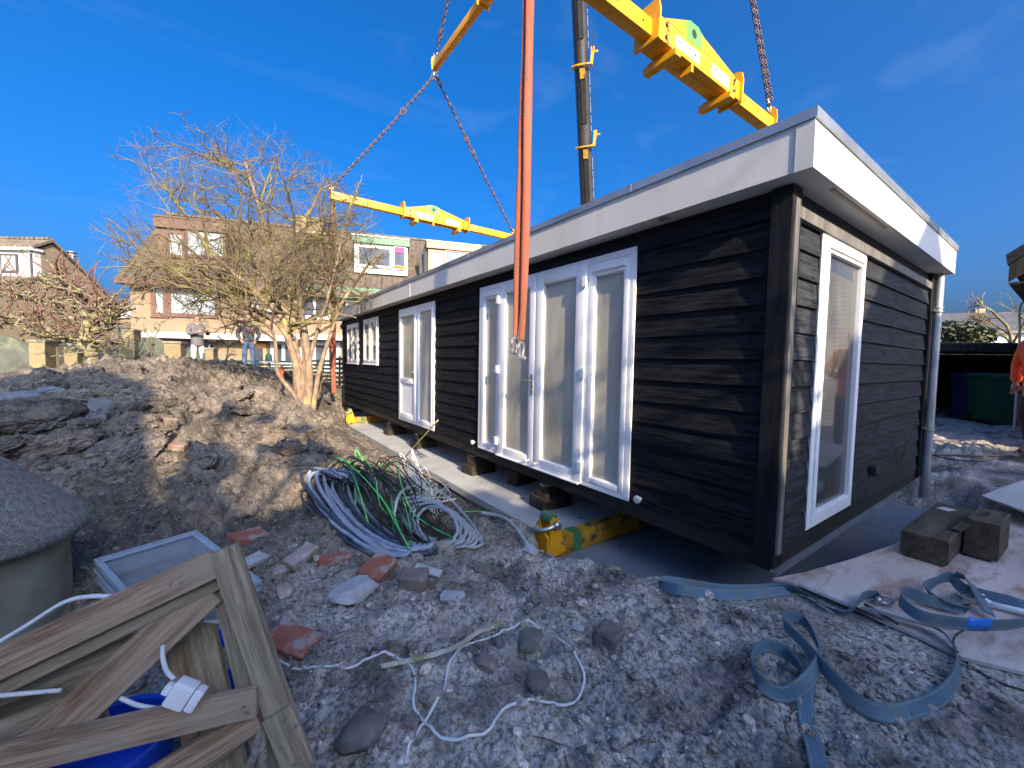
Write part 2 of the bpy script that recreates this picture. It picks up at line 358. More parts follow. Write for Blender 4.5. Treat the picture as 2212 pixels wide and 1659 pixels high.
MT['brown_cable'] = noisy('brown_cable', (.2, .1, .06), (.3, .16, .1), 9, rough=.6, bmp=0)
MT['red_brick'] = noisy('red_brick', (.23, .075, .045), (.32, .12, .08), 8, rough=.9, bmp=.6, spots=(9, .52, .64, (.30, .27, .26)))
MT['dusty_brick'] = noisy('dusty_brick', (.20, .09, .06), (.26, .17, .13), 8, rough=.95, bmp=.7, spots=(8, .48, .6, (.26, .22, .18)))
MT['pink_stone'] = noisy('pink_stone', (.26, .20, .18), (.36, .29, .26), 8, rough=.9, bmp=.5, spots=(9, .54, .66, (.42, .41, .4)))
MT['brown_stone'] = noisy('brown_stone', (.14, .105, .095), (.22, .17, .155), 8, rough=.9, bmp=.5, spots=(9, .6, .7, (.34, .33, .33)))
MT['dark_stone'] = noisy('dark_stone', (.085, .08, .075), (.16, .15, .14), 10, rough=.85, bmp=.7, spots=(7, .6, .7, (.25, .24, .23)))
MT['grey_stone'] = noisy('grey_stone', (.30, .31, .32), (.42, .43, .44), 10, rough=.85, bmp=.5, spots=(8, .6, .7, (.2, .2, .2)))
MT['strap_blue'] = noisy('strap_blue', (.075, .135, .18), (.10, .19, .27), 4, rough=.9, bmp=.4, bscale=260, spots=(5, .48, .66, (.17, .18, .16)))
MT['strap_tag'] = noisy('strap_tag', (.01, .16, .62), (.02, .24, .72), 14, rough=.4, bmp=.1)
MT['bamboo'] = noisy('bamboo', (.45, .37, .16), (.55, .46, .24), 8, rough=.5, bmp=.05)
MT['pvc_strip'] = noisy('pvc_strip', (.38, .36, .30), (.50, .48, .42), 12, rough=.5, bmp=.1, spots=(9, .55, .65, (.3, .25, .1)))
MT['skin'] = noisy('skin', (.42, .24, .17), (.5, .3, .22), 8, rough=.5, bmp=.03)
MT['jacket_dark'] = noisy('jacket_dark', (.055, .055, .062), (.085, .085, .09), 9, rough=.8, bmp=.5, bscale=14, bdist=.03)
MT['coat_grey'] = noisy('coat_grey', (.10, .092, .10), (.145, .135, .14), 9, rough=.8, bmp=.5, bscale=14, bdist=.03)
MT['jeans'] = noisy('jeans', (.06, .10, .16), (.12, .18, .26), 9, rough=.85, bmp=.4, bscale=18, bdist=.02)
MT['light_trousers'] = noisy('light_trousers', (.42, .44, .47), (.5, .52, .55), 9, rough=.85, bmp=.3)
MT['work_trousers'] = noisy('work_trousers', (.045, .043, .036), (.075, .07, .06), 9, rough=.9, bmp=.5, bscale=16, bdist=.03)
MT['hivis'] = noisy('hivis', (.80, .10, .02), (.88, .15, .03), 6, rough=.7, bmp=.4, bscale=14, bdist=.03)
MT['reflective'] = noisy('reflective', (.6, .6, .58), (.7, .7, .68), 30, rough=.35, bmp=0)
MT['shoe'] = noisy('shoe', (.02, .02, .022), (.04, .04, .04), 9, rough=.7, bmp=.1)
MT['boot'] = noisy('boot', (.13, .10, .07), (.2, .16, .11), 12, rough=.85, bmp=.3)
MT['hair'] = noisy('hair', (.05, .035, .025), (.10, .07, .05), 30, rough=.8, bmp=.4, bscale=90)
MT['hat'] = noisy('hat', (.35, .2, .06), (.45, .28, .1), 20, rough=.9, bmp=.4)
MT['bark'] = noisy('bark', (.15, .10, .065), (.28, .20, .135), 14, rough=.9, bmp=.7, bscale=40, spots=(5, .56, .66, (.36, .33, .10)), stretch=(1, 1, .5))
MT['twig'] = noisy('twig', (.085, .058, .04), (.18, .135, .08), 7, rough=.85, bmp=.2, spots=(3, .48, .60, (.19, .175, .05)))
MT['pollard_bark'] = noisy('pollard_bark', (.09, .075, .05), (.27, .245, .16), 10, rough=.95, bmp=.8, bscale=30, spots=(6, .52, .62, (.30, .28, .09)))
MT['pollard_shoot'] = noisy('pollard_shoot', (.10, .05, .035), (.17, .095, .07), 9, rough=.7, bmp=.1)
MT['leaf'] = noisy('leaf', (.035, .045, .016), (.08, .085, .035), 3, rough=.6, bmp=0)
MT['leaf_light'] = noisy('leaf_light', (.07, .08, .035), (.14, .14, .07), 3, rough=.6, bmp=0)
MT['conifer'] = noisy('conifer', (.02, .04, .015), (.05, .08, .03), 4, rough=.8, bmp=0)
MT['yellow_brick'] = brick('yellow_brick', (.26, .185, .112), (.215, .15, .085), (.20, .16, .12))
MT['tan_brick'] = brick('tan_brick', (.26, .20, .115), (.21, .16, .09), (.2, .16, .11))
MT['pier_brick'] = brick('pier_brick', (.28, .22, .11), (.23, .18, .085), (.17, .145, .1))
MT['white_brick'] = brick('white_brick', (.78, .78, .76), (.82, .82, .8), (.6, .6, .58), .24, .085, dirt=.15)
MT['orange_brick'] = brick('orange_brick', (.45, .22, .13), (.4, .19, .11), (.4, .36, .3))
MT['tiles'] = tiles('tiles', (.06, .045, .035), (.11, .085, .06), (.15, .125, .065))
MT['tiles_moss'] = tiles('tiles_moss', (.09, .075, .055), (.17, .14, .10), (.34, .23, .06))
MT['roof_dark'] = tiles('roof_dark', (.035, .035, .04), (.06, .06, .065), (.08, .075, .06))
MT['brown_paint'] = noisy('brown_paint', (.085, .04, .025), (.13, .065, .04), 4, rough=.5, bmp=.03)
MT['red_paint'] = noisy('red_paint', (.20, .05, .035), (.26, .07, .05), 4, rough=.4, bmp=.03)
MT['orange_paint'] = noisy('orange_paint', (.5, .2, .05), (.56, .25, .07), 4, rough=.4, bmp=.03)
MT['beige_panel'] = noisy('beige_panel', (.30, .20, .13), (.35, .25, .17), 3, rough=.6, bmp=.03)
MT['white_paint'] = noisy('white_paint', (.46, .46, .45), (.54, .54, .53), 3, rough=.5, bmp=.03)
MT['grey_panel'] = noisy('grey_panel', (.06, .068, .055), (.09, .10, .08), 2.5, rough=.85, bmp=.2, bscale=30, spots=(2, .55, .75, (.2, .22, .12)))
MT['green_metal'] = noisy('green_metal', (.03, .09, .075), (.05, .13, .11), 5, rough=.5, bmp=.05)
MT['bin_green'] = noisy('bin_green', (.007, .07, .025), (.012, .095, .033), 5, rough=.45, bmp=.05)
MT['bin_blue'] = noisy('bin_blue', (.02, .025, .07), (.03, .035, .09), 5, rough=.45, bmp=.05)
MT['bin_lid'] = noisy('bin_lid', (.02, .11, .08), (.03, .14, .10), 5, rough=.4, bmp=.05)
MT['dark_wood'] = wood('dark_wood', (.02, .018, .015), (.05, .045, .038), 2, .85, 12, .4)
MT['rubber'] = noisy('rubber', (.015, .015, .015), (.03, .03, .03), 9, rough=.7, bmp=.1)
MT['pink_cloth'] = noisy('pink_cloth', (.75, .03, .12), (.85, .05, .18), 9, rough=.7, bmp=.2)
MT['black_plastic'] = noisy('black_plastic', (.012, .013, .015), (.03, .03, .033), 9, rough=.45, bmp=.05)
MT['corrugated'] = noisy('corrugated', (.22, .21, .19), (.34, .33, .3), 1.2, rough=.8, bmp=.2)
# ---------------------------------------------------------------- terrain
def _hash(ix, iy, seed):
    h = (ix.astype(np.int64)*374761393 + iy.astype(np.int64)*668265263 + seed*1274126177) & 0xffffffff
    h = ((h ^ (h >> 13))*1274126177) & 0xffffffff
    h = (h ^ (h >> 16)) & 0xffffffff
    return h/4294967295.0
def vnoise(x, y, seed=0):
    ix = np.floor(x); iy = np.floor(y); fx = x-ix; fy = y-iy
    fx = fx*fx*fx*(fx*(fx*6-15)+10); fy = fy*fy*fy*(fy*(fy*6-15)+10)
    a = _hash(ix, iy, seed); b = _hash(ix+1, iy, seed); c = _hash(ix, iy+1, seed); d = _hash(ix+1, iy+1, seed)
    return (a*(1-fx)+b*fx)*(1-fy)+(c*(1-fx)+d*fx)*fy
def fbm(x, y, sc, oct=4, seed=0, rough=.5, bill=False):
    s = 0; a = 1; tot = 0
    for o in range(oct):
        cs, sn = math.cos(o*1.3+.4), math.sin(o*1.3+.4); u = (x*cs-y*sn)/sc*2**o; v = (x*sn+y*cs)/sc*2**o
        n = vnoise(u+17*o, v-9*o, seed+o)
        if bill: n = np.abs(n*2-1)
        s = s+a*n; tot += a; a *= rough
    return s/tot
def sstep(a, b, x): t = np.clip((x-a)/(b-a), 0, 1); return t*t*(3-2*t)
CP = []
for x, y in ((0, -1.5), (2, -1.5), (-2, -1.5), (4, -1.5), (0, .5), (1.2, 1.2), (-1, 1), (2, .5), (-2.5, 0), (.8, 2.4), (1.8, 1.8), (3, .6), (6, -1.5), (-4, -1)): CP.append((x, y, .28))
for q in ((0, 885, 6.0), (-150, 900, 5.5), (-300, 860, 7), (60, 868, 6.4), (120, 822, 6.8), (230, 800, 7), (330, 803, 7.3), (440, 822, 7.8), (520, 806, 9.5), (600, 815, 9.5), (650, 880, 8.0), (700, 905, 8.2),
          (745, 893, 10), (537, 803, 13.3), (430, 812, 12.5), (620, 806, 12.5), (300, 800, 12), (150, 800, 11), (0, 815, 11), (150, 950, 4.8), (300, 900, 5.5), (300, 1000, 4.3), (450, 900, 5.8), (450, 1000, 4.5), (560, 900, 6.2), (560, 1000, 4.6),
          (650, 950, 5.8), (700, 1000, 5.0), (150, 1130, 3.4), (300, 1120, 3.5), (450, 1140, 3.35), (600, 1160, 3.12), (750, 1190, 2.92), (950, 1190, 2.95), (800, 985, 6.0), (860, 1015, 5.3), (760, 935, 8.6), (-200, 1000, 3.9), (20, 1060, 3.9),
          (2130, 915, 9.0), (2050, 960, 6.5), (2150, 985, 5.7), (2030, 1060, 4.9), (2100, 1060, 4.5), (2600, 950, 8), (2100, 880, 12.5)):
    v = P(*q); CP.append(tuple(v))
CP += [(2.25, 3.5, .02), (2.15, 4.5, .06), (2.25, 6, .03), (2.3, 8, -.02), (2.35, 10, .02), (5, 16, .2), (0, 18, .9), (-6, 16, .6), (8, 12, .3), (9, 6, .42), (12, 0, .48), (-8, 3, .6), (-8, 8, 1.0), (10, -4, .4)]
CPA = np.array(CP)
def _phi(r2): return .5*r2*np.log(r2+1e-9)
def _tps():
    xy = CPA[:, :2]; n = len(xy); d = ((xy[:, None]-xy[None])**2).sum(-1)
    K = _phi(d)+np.eye(n)*.35; Pm = np.c_[np.ones(n), xy]; A = np.zeros((n+3, n+3)); A[:n, :n] = K; A[:n, n:] = Pm; A[n:, :n] = Pm.T
    return np.linalg.solve(A, np.r_[CPA[:, 2], 0, 0, 0])
TW = _tps()
PIT = np.array([(2.05, 2.32), (2.2, 2.02), (2.5, 1.48), (2.80, 1.22), (3.0, 1.08), (4.5, .72), (6.2, .40), (7.35, .75), (7.4, 13.2), (2.42, 13.2), (2.40, 2.95)])
def poly_sd(x, y, poly):
    d = np.full(x.shape, 1e9); ins = np.zeros(x.shape, bool); n = len(poly)
    for i in range(n):
        a, b = poly[i], poly[(i+1) % n]; e = b-a; wx, wy = x-a[0], y-a[1]
        t = np.clip((wx*e[0]+wy*e[1])/(e@e), 0, 1); d = np.minimum(d, np.hypot(wx-e[0]*t, wy-e[1]*t))
        c = (a[1] > y) != (b[1] > y)
        with np.errstate(divide='ignore', invalid='ignore'): xi = (b[0]-a[0])*(y-a[1])/(b[1]-a[1]+1e-12)+a[0]
        ins ^= c & (x < xi)
    return np.where(ins, -d, d)
def ground_z(x, y, fine=True):
    x = np.atleast_1d(np.asarray(x, float)); y = np.atleast_1d(np.asarray(y, float))
    xc = np.clip(x, -9, 12); yc = np.clip(y, -3, 18); z = TW[-3]+TW[-2]*xc+TW[-1]*yc
    for i in range(len(CPA)): z = z+TW[i]*_phi((xc-CPA[i, 0])**2+(yc-CPA[i, 1])**2)
    far = sstep(0, 8, np.maximum(np.maximum(-9-x, x-12), np.maximum(-3-y, y-17))); z = z*(1-far)+.2*far
    z = np.clip(z, -.14, 1.55); z = z-.20*sstep(.75, 1.25, z)*sstep(12.5, 10.5, y)
    mound = sstep(2.6, 4.6, y+.25*np.maximum(x-.5, 0)*0)*sstep(2.5, 1.2, x+.12*(y-4))*sstep(16, 12, y)*(1-far)
    if fine:
        lump = fbm(x, y, 1.25, 4, 3, .55, True); l2 = fbm(x, y, .42, 4, 11, .6, True); l3 = fbm(x, y, .12, 3, 23, .55)
        z = z+mound*((.5-lump)*.46+(.45-l2)*.36+(l3-.5)*.13+(.45-fbm(x, y, .16, 3, 19, .6, True))*.12+(fbm(x, y, .05, 2, 29)-.5)*.03)
        fg = (1-mound)*(1-far)
        plyw = sstep(.5, -.1, poly_sd(x, y, np.array([(2.4, 1.4), (3.2, -.9), (9, -1.5), (9, .3), (3.2, 1.3)])))
        z = z+fg*(1-.92*plyw)*((fbm(x, y, .9, 3, 31)-.5)*.15+(.45-fbm(x, y, .28, 4, 41, .6, True))*.12+(.45-fbm(x, y, .11, 3, 67, .6, True))*.06+(l3-.5)*.04+(fbm(x, y, .05, 2, 57)-.5)*.035)
        z = z+far*(fbm(x, y, 3, 2, 71)-.5)*.1
    sdp = poly_sd(x, y, PIT)+(fbm(x, y, .3, 3, 91)-.5)*.14
    pit = sstep(.12, -.04, sdp); z = z*(1-pit)+np.minimum(z, -.17)*pit
    return z
def gz(x, y): return float(ground_z(x, y)[0])
_TS = np.r_[np.arange(.6, 8, .01), np.arange(8, 16, .03)]
def PG(px, py, h=0.0):
    """where the view of this point meets the terrain"""
    d = ray(px, py); X = CAM.x+d.x*_TS; Y = CAM.y+d.y*_TS; Z = CAM.z+d.z*_TS-h
    g = ground_z(X, Y); k = np.where(Z < g)[0]; i = k[0] if len(k) else len(_TS)-1
    return Vector((X[i], Y[i], g[i]+h))
def axis(lo, f0, f1, f2, hi, s1, s2, grow=1.14):
    a = list(np.arange(f0, f1, s1))+list(np.arange(f1, f2, s2)); s = s2
    while a[-1] < hi: s *= grow; a.append(a[-1]+s)
    s = s1
    while a[0] > lo: s *= grow; a.insert(0, a[0]-s)
    return np.array(a)
gx = axis(-500, -3.0, 4.4, 8.5, 500, .021, .07); gy = axis(-300, .3, 6.6, 14.5, 700, .020, .055)
GX, GY = np.meshgrid(gx, gy); GZ = ground_z(GX.ravel(), GY.ravel()).reshape(GX.shape)
nx, ny = len(gx), len(gy); idx = np.arange(nx*ny).reshape(ny, nx)
me = bpy.data.meshes.new('ground'); vv = np.c_[GX.ravel(), GY.ravel(), GZ.ravel()]
# jitter the near vertices sideways so clods do not follow the grid
jm = ((vv[:, 0] > -3.4) & (vv[:, 0] < 4.6) & (vv[:, 1] > .1) & (vv[:, 1] < 7.2))[:, None]
vv[:, :2] += jm*(np.random.rand(len(vv), 2)-.5)*.014
qs = np.c_[idx[:-1, :-1].ravel(), idx[:-1, 1:].ravel(), idx[1:, 1:].ravel(), idx[1:, :-1].ravel()]
me.vertices.add(len(vv)); me.vertices.foreach_set('co', vv.ravel()); me.loops.add(qs.size); me.loops.foreach_set('vertex_index', qs.ravel())
me.polygons.add(len(qs)); me.polygons.foreach_set('loop_start', np.arange(0, qs.size, 4)); me.polygons.foreach_set('loop_total', np.full(len(qs), 4)); me.update(); me.validate()
me.polygons.foreach_set('use_smooth', [True]*len(me.polygons))
ground = bpy.data.objects.new('ground', me); COL.objects.link(ground); ground['kind'] = 'structure'
def soil(name, light=1.0, clods=False, frost_lift=True):
    m, t, b = new_mat(name); v = coords(t)
    n1 = N(t, 'ShaderNodeTexNoise', Scale=1.1, Detail=7, Roughness=.62); n2 = N(t, 'ShaderNodeTexNoise', Scale=9, Detail=8, Roughness=.7)
    n3 = N(t, 'ShaderNodeTexNoise', Scale=75, Detail=5, Roughness=.7); n4 = N(t, 'ShaderNodeTexNoise', Scale=28, Detail=6, Roughness=.7); n5 = N(t, 'ShaderNodeTexNoise', Scale=2.4, Detail=4)
    for n in (n1, n2, n3, n4, n5): t.links.new(v, n.inputs['Vector'])
    L = light
    c = ramp(t, n2.outputs[0], [(.33, (.045*L, .038*L, .032*L)), (.5, (.16*L, .135*L, .11*L)), (.68, (.27*L, .23*L, .185*L))])
    c = mixc(t, ramp(t, n1.outputs[0], [(.42, (.8, .8, .8)), (.56, (0, 0, 0))]), c, (.06*L, .052*L, .046*L))
    c = mixc(t, ramp(t, n5.outputs[0], [(.56, (0, 0, 0)), (.72, (.45, .45, .45))]), c, (.27*L, .19*L, .14*L))
    # pale frost, shell and mortar crumbs
    c = mixc(t, ramp(t, n4.outputs[0], [(.55, (0, 0, 0)), (.64, (.6, .6, .6))]), c, (.30*L, .275*L, .24*L))
    c = mixc(t, ramp(t, n3.outputs[0], [(.61, (0, 0, 0)), (.66, (1, 1, 1))]), c, (.50, .47, .42))
    c = mixc(t, ramp(t, n3.outputs[0], [(.33, (1, 1, 1)), (.40, (0, 0, 0))]), c, (.028, .024, .022))
    # pale sand, mortar and frost on near ground, lightened further to lift its shade
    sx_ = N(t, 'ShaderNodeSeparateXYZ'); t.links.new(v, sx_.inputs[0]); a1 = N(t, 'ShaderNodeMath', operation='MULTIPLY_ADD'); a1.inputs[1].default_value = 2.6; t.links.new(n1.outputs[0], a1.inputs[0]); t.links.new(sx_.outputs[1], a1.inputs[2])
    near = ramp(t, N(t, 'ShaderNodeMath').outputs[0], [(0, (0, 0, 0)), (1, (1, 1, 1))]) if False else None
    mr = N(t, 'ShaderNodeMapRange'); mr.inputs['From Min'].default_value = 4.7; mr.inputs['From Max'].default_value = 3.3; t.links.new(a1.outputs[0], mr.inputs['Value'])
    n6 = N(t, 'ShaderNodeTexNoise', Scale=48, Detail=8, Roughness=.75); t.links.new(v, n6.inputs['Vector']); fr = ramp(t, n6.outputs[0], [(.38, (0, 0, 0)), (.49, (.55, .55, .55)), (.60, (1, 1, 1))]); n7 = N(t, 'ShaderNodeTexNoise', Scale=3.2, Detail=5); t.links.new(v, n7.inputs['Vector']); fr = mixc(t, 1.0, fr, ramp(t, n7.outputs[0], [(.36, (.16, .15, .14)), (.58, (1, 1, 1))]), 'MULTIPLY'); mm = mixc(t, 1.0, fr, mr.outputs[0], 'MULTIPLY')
    if frost_lift: c = mixc(t, mm, c, (.68, .63, .57))
    if clods:
        g = N(t, 'ShaderNodeNewGeometry'); c = mixc(t, .8, c, ramp(t, g.outputs['Random Per Island'], [(0, (.5, .48, .46)), (.45, (.85, .83, .8)), (.8, (1.2, 1.17, 1.13)), (1, (2.0, 1.95, 1.9))]), 'MULTIPLY')
    t.links.new(c, b.inputs['Base Color']); b.inputs['Roughness'].default_value = .95; b.inputs['Specular IOR Level'].default_value = .25
    p = bump(t, b, n4.outputs[0], .7, .03); bump(t, b, n3.outputs[0], .6, .012, p); return m
MT['soil'] = soil('soil', 1.08); MT['clod_soil'] = soil('clod_soil', 1.05, True); MT['dark_soil'] = soil('dark_soil', .8, frost_lift=False)
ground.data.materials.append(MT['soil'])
# loose clods and crumbs of earth over the heap and the foreground (nobody could count them)
def scatter_clods():
    rs = np.random.RandomState(5); bases = []
    for s in range(8):
        b = MB().blob((0, 0, 0), (1, .85, .62), s+40, 2 if s < 3 else 1, .34, flat=.5); bases.append((np.array(b.v), [list(f) for f in b.f]))
    V = []; F = []; o = 0
    pos = []
    for k in range(31000):
        if k > 30900: u = rs.rand(); t = 1.4+2.2*u; px = rs.rand()*1700+100; d = ray(px, 900); x, y = d.x*t, d.y*t; r = .02+.03*rs.rand()
        elif k < 2600:
            y = 2.9+7.6*rs.rand()**1.4; x = -3.8+6.1*rs.rand(); r = .008+.03*rs.rand()**4
        else:
            u = rs.rand(); t = 1.1+3.6*u**1.1; px = rs.rand()*2300-60; d = ray(px, 900); x, y = d.x*t, d.y*t; r = .003+.026*rs.rand()**6
        pos.append((x, y, r))
    A = np.array(pos); Z = ground_z(A[:, 0], A[:, 1]); sd = poly_sd(A[:, 0], A[:, 1], PIT); ply = poly_sd(A[:, 0], A[:, 1], PLY)
    for (x, y, r), z, s, pl in zip(pos, Z, sd, ply):
        if s < .05 or (pl < .03 and r > .006): continue
        bi = rs.randint(8) if r > .03 else 3+rs.randint(5)
        b, f = bases[bi]; a = rs.rand()*6.28; tl = rs.randn()*.5; ca, sa = math.cos(a), math.sin(a); cb, sb = math.cos(tl), math.sin(tl)
        R = np.array(((ca, -sa, 0), (sa, ca, 0), (0, 0, 1)))@np.array(((1, 0, 0), (0, cb, -sb), (0, sb, cb)))
        V.append(b@R.T*r*(.7+.6*rs.rand(3))+np.array((x, y, z+r*.15))); F += [[i+o for i in q] for q in f]; o += len(b)
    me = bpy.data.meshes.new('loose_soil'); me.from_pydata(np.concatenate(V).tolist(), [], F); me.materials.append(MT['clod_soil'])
    ob = bpy.data.objects.new('loose_soil', me); COL.objects.link(ob)
    tag(ob, 'loose clods and pale crumbs of frosty soil strewn over the dug ground', 'soil', kind='stuff')
def n3d(p):
    return (vnoise(p[:, 0]+p[:, 2]*.31, p[:, 1]+p[:, 2]*.77, 5)+vnoise(p[:, 1]*1.03+9, p[:, 2]*1.1-p[:, 0]*.4, 8)+vnoise(p[:, 2]*.97-4, p[:, 0]*1.05+p[:, 1]*.35, 2))/3*1.5-.25
def earth_clods():
    rs = np.random.RandomState(15); bases = []
    for s in range(14):
        b = MB().blob((0, 0, 0), (1, .8, .7), s+140, 3 if s < 9 else 5, .55, flat=.6); v = np.array(b.v); v *= (1+.34*(n3d(v*2.6+s*7)-.5)+.30*(n3d(v*6+s*3)-.5)+.18*(n3d(v*14+s)-.5)+(.12*(n3d(v*30)-.5) if s > 8 else 0))[:, None]; bases.append((v, [list(f) for f in b.f]))
    V = []; F = []; o = 0; n = 1300; X = -3.6+6.0*rs.rand(n); Y = 3.6+7.4*rs.rand(n)**1.1; Z = ground_z(X, Y); S = poly_sd(X, Y, PIT); Zs = ground_z(X, Y, False)
    for i in range(n):
        if S[i] < .12 or Zs[i] < .33: continue
        r = .022+.12*rs.rand()**2.8; b, f = bases[rs.randint(9)]; e = rs.randn(3)*.5; R = np.array(Matrix.Rotation(rs.rand()*6.3, 3, 'Z') @ Matrix.Rotation(e[0], 3, 'X') @ Matrix.Rotation(e[1], 3, 'Y'))
        V.append((b*(r*(.7+.6*rs.rand(3))))@R.T+np.array((X[i], Y[i], Z[i]-r*.12))); F += [[q+o for q in w_] for w_ in f]; o += len(b)
    for i in range(85):
        px, py = (rs.uniform(0, 330), rs.uniform(815, 980)) if i < 50 else (rs.uniform(150, 720), rs.uniform(820, 1010)); g = PG(px, py)
        if ground_z(g.x, g.y, False)[0] < .4: continue
        r = .09+.17*rs.rand()**1.5; b, f = bases[9+rs.randint(5)]; e = rs.randn(3)*.25; q = b
        R = np.array(Matrix.Rotation(rs.rand()*6.3, 3, 'Z') @ Matrix.Rotation(e[0], 3, 'X') @ Matrix.Rotation(e[1], 3, 'Y'))
        V.append((q*(r*np.array((1.25, .95, .75))*(.8+.4*rs.rand(3))))@R.T+np.array((g.x, g.y, g.z+r*.05))); F += [[q_+o for q_ in w_] for w_ in f]; o += len(b)
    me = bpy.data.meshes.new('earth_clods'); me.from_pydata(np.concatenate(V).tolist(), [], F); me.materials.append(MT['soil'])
    ob = bpy.data.objects.new('earth_clods', me); COL.objects.link(ob); tag(ob, 'craggy clods of dug earth covering the heap', 'soil', kind='stuff')
earth_clods()
PLY = np.array([(2.84, 1.06), (4.47, .68), (6.13, .25), (7.5, -.2), (5.5, -1.4), (2.95, .05), (2.9, .55)])
scatter_clods()
# ---------------------------------------------------------------- slab
X0, Y0, L, WD = 2.882, 1.108, 11.76, 4.004
ZB, ZS, ZF = .33, 2.797, 3.121; OX = .164
def slab():
    mb = MB(); mb.box((2.50, 2.80, -.3), (7.15, 13.3, 0), bev=.012)
    o = mb.build('foundation_slab', 'concrete'); o['kind'] = 'structure'
    mb = MB(); nxx, nyy = 40, 20; vs = []
    for j in range(nyy+1):
        for i in range(nxx+1):
            x = 2.15+5.1*i/nxx; y = .5+2.26*j/nyy; vs.append((x, y, -.115+.012*math.sin(x*3.1+y*2)+.008*math.sin(y*7-x*2)))
    fs = [(j*(nxx+1)+i, j*(nxx+1)+i+1, (j+1)*(nxx+1)+i+1, (j+1)*(nxx+1)+i) for j in range(nyy) for i in range(nxx)]
    o = mb.add(vs, fs).build('pit_floor', 'sheet_grey', smooth='all'); o['kind'] = 'structure'
slab()
# ---------------------------------------------------------------- the black timber house on blocks
house = thing('timber_cabin', 'long black weatherboarded cabin with white doors and deep white fascia, resting on blocks', 'cabin', (X0+WD/2, Y0+L/2, ZB))
Z0, NB = .455, 13; ZT = ZS; PITCHB = (ZT-Z0)/NB
def boards(mb, along, fixed, a0, a1, z0, z1, out):
    """overlapping boards on the plane axis=fixed, from a0 to a1, clipped to z0..z1; out = outward sign"""
    for k in range(NB):
        zb = Z0+k*PITCHB; zt = zb+PITCHB+.012; b, t_ = max(zb, z0), min(zt, z1)
        if t_-b < .015: continue
        f = lambda z: .032-.022*(z-zb)/PITCHB
        # boards break at random joints
        cuts = [a0, a1]; rs = random.Random(int(k*31+fixed*7+a0*13))
        if a1-a0 > 2.2: cuts.insert(1, a0+(a1-a0)*(.3+.4*rs.random()))
        for c0, c1 in zip(cuts[:-1], cuts[1:]):
            j = .0015 if c1 != a1 else 0; w_ = rs.uniform(-.002, .002)
            poly = [(0, b), (out*(f(b)+w_), b), (out*(f(t_)+w_), t_), (0, t_)]
            if along == 'y': mb.prism([(fixed+p, z) for p, z in [(q[0], q[1]) for q in poly]], c0, c1-j, 1) if False else mb.add(
                [(fixed+p, c0, z) for p, z in poly]+[(fixed+p, c1-j, z) for p, z in poly], [(0, 1, 2, 3), (7, 6, 5, 4)]+[(i, i+4, (i+1) % 4+4, (i+1) % 4) for i in range(4)])
            else: mb.add([(c0, fixed+p, z) for p, z in poly]+[(c1-j, fixed+p, z) for p, z in poly], [(0, 1, 2, 3), (7, 6, 5, 4)]+[(i, i+4, (i+1) % 4+4, (i+1) % 4) for i in range(4)])
XW = X0+.03          # backing plane of the long wall (boards come out to X0)
YW = Y0+.03
# openings on the long wall: (y0, y1, z0, z1)
FR = (2.265, 4.835, .462, 2.655); D2 = (6.345, 8.02, .468, 2.65); W2 = (9.43, 10.605, 1.552, 2.64); W1 = (11.125, 12.29, 1.548, 2.615)
mb = MB(); ye = Y0+L
segs = [(Y0+.10, FR[0], Z0, ZT), (FR[0], FR[1], FR[3], ZT), (FR[1], D2[0], Z0, ZT), (D2[0], D2[1], D2[3], ZT), (D2[1], W2[0], Z0, ZT), (W2[0], W2[1], Z0, W2[2]), (W2[0], W2[1], W2[3], ZT),
        (W2[1], W1[0], Z0, ZT), (W1[0], W1[1], Z0, W1[2]), (W1[0], W1[1], W1[3], ZT), (W1[1], ye-.08, Z0, ZT)]
for s in segs: boards(mb, 'y', XW, s[0], s[1], s[2], s[3], -1)
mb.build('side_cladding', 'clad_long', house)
EW = (3.425, 4.375, .485, 2.645)
mb = MB(); xe = X0+WD
for s in [(X0+.055, EW[0], Z0, ZT), (EW[0], EW[1], EW[3], ZT), (EW[1], xe-.06, Z0, ZT)]: boards(mb, 'x', YW, s[0], s[1], s[2], s[3], -1)
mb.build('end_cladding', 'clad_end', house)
mb = MB(); boards(mb, 'y', xe-.03, Y0+.06, ye-.06, Z0, ZT, 1); boards(mb, 'x', ye-.03, X0+.06, xe-.06, Z0, ZT, 1)
mb.build('rear_cladding', 'clad_long', house)
for lo_, hi_ in (((X0-.022, Y0-.018), (X0+.12, Y0+.105)), ((xe-.09, Y0-.02), (xe+.012, Y0+.09)), ((X0-.02, ye-.09), (X0+.08, ye+.02)), ((xe-.08, ye-.09), (xe+.012, ye+.02))):
    MB().box((*lo_, ZB+.03), (*hi_, ZS-.002), bev=.003).build('corner_post', 'black_timber', house)
MB().box((X0-.012, Y0-.036, Z0), (X0+.05, Y0-.0185, ZS-.09), bev=.003).build('corner_batten', 'weathered_post', house)
mb = MB(); mb.box((X0+.056, Y0-.024, ZS-.19), (xe-.1, Y0+.01, ZS-.115), bev=.003); mb.build('top_batten', 'weathered_post', house)
mb = MB(); mb.box((X0+.006, Y0+.004, ZB), (X0+.14, ye-.01, Z0-.004), bev=.004); mb.box((X0+.142, Y0+.006, ZB), (xe-.142, Y0+.14, Z0-.004), bev=.004); mb.box((xe-.14, Y0+.004, ZB), (xe-.006, ye-.01, Z0-.004), bev=.004); mb.box((X0+.142, ye-.14, ZB), (xe-.142, ye-.012, Z0-.004))
for k in range(9): mb.box((X0+.142, Y0+1.2+k*1.2, ZB+.01), (xe-.142, Y0+1.26+k*1.2, Z0-.01))
mb.build('sill_beam', 'bottom_beam', house)
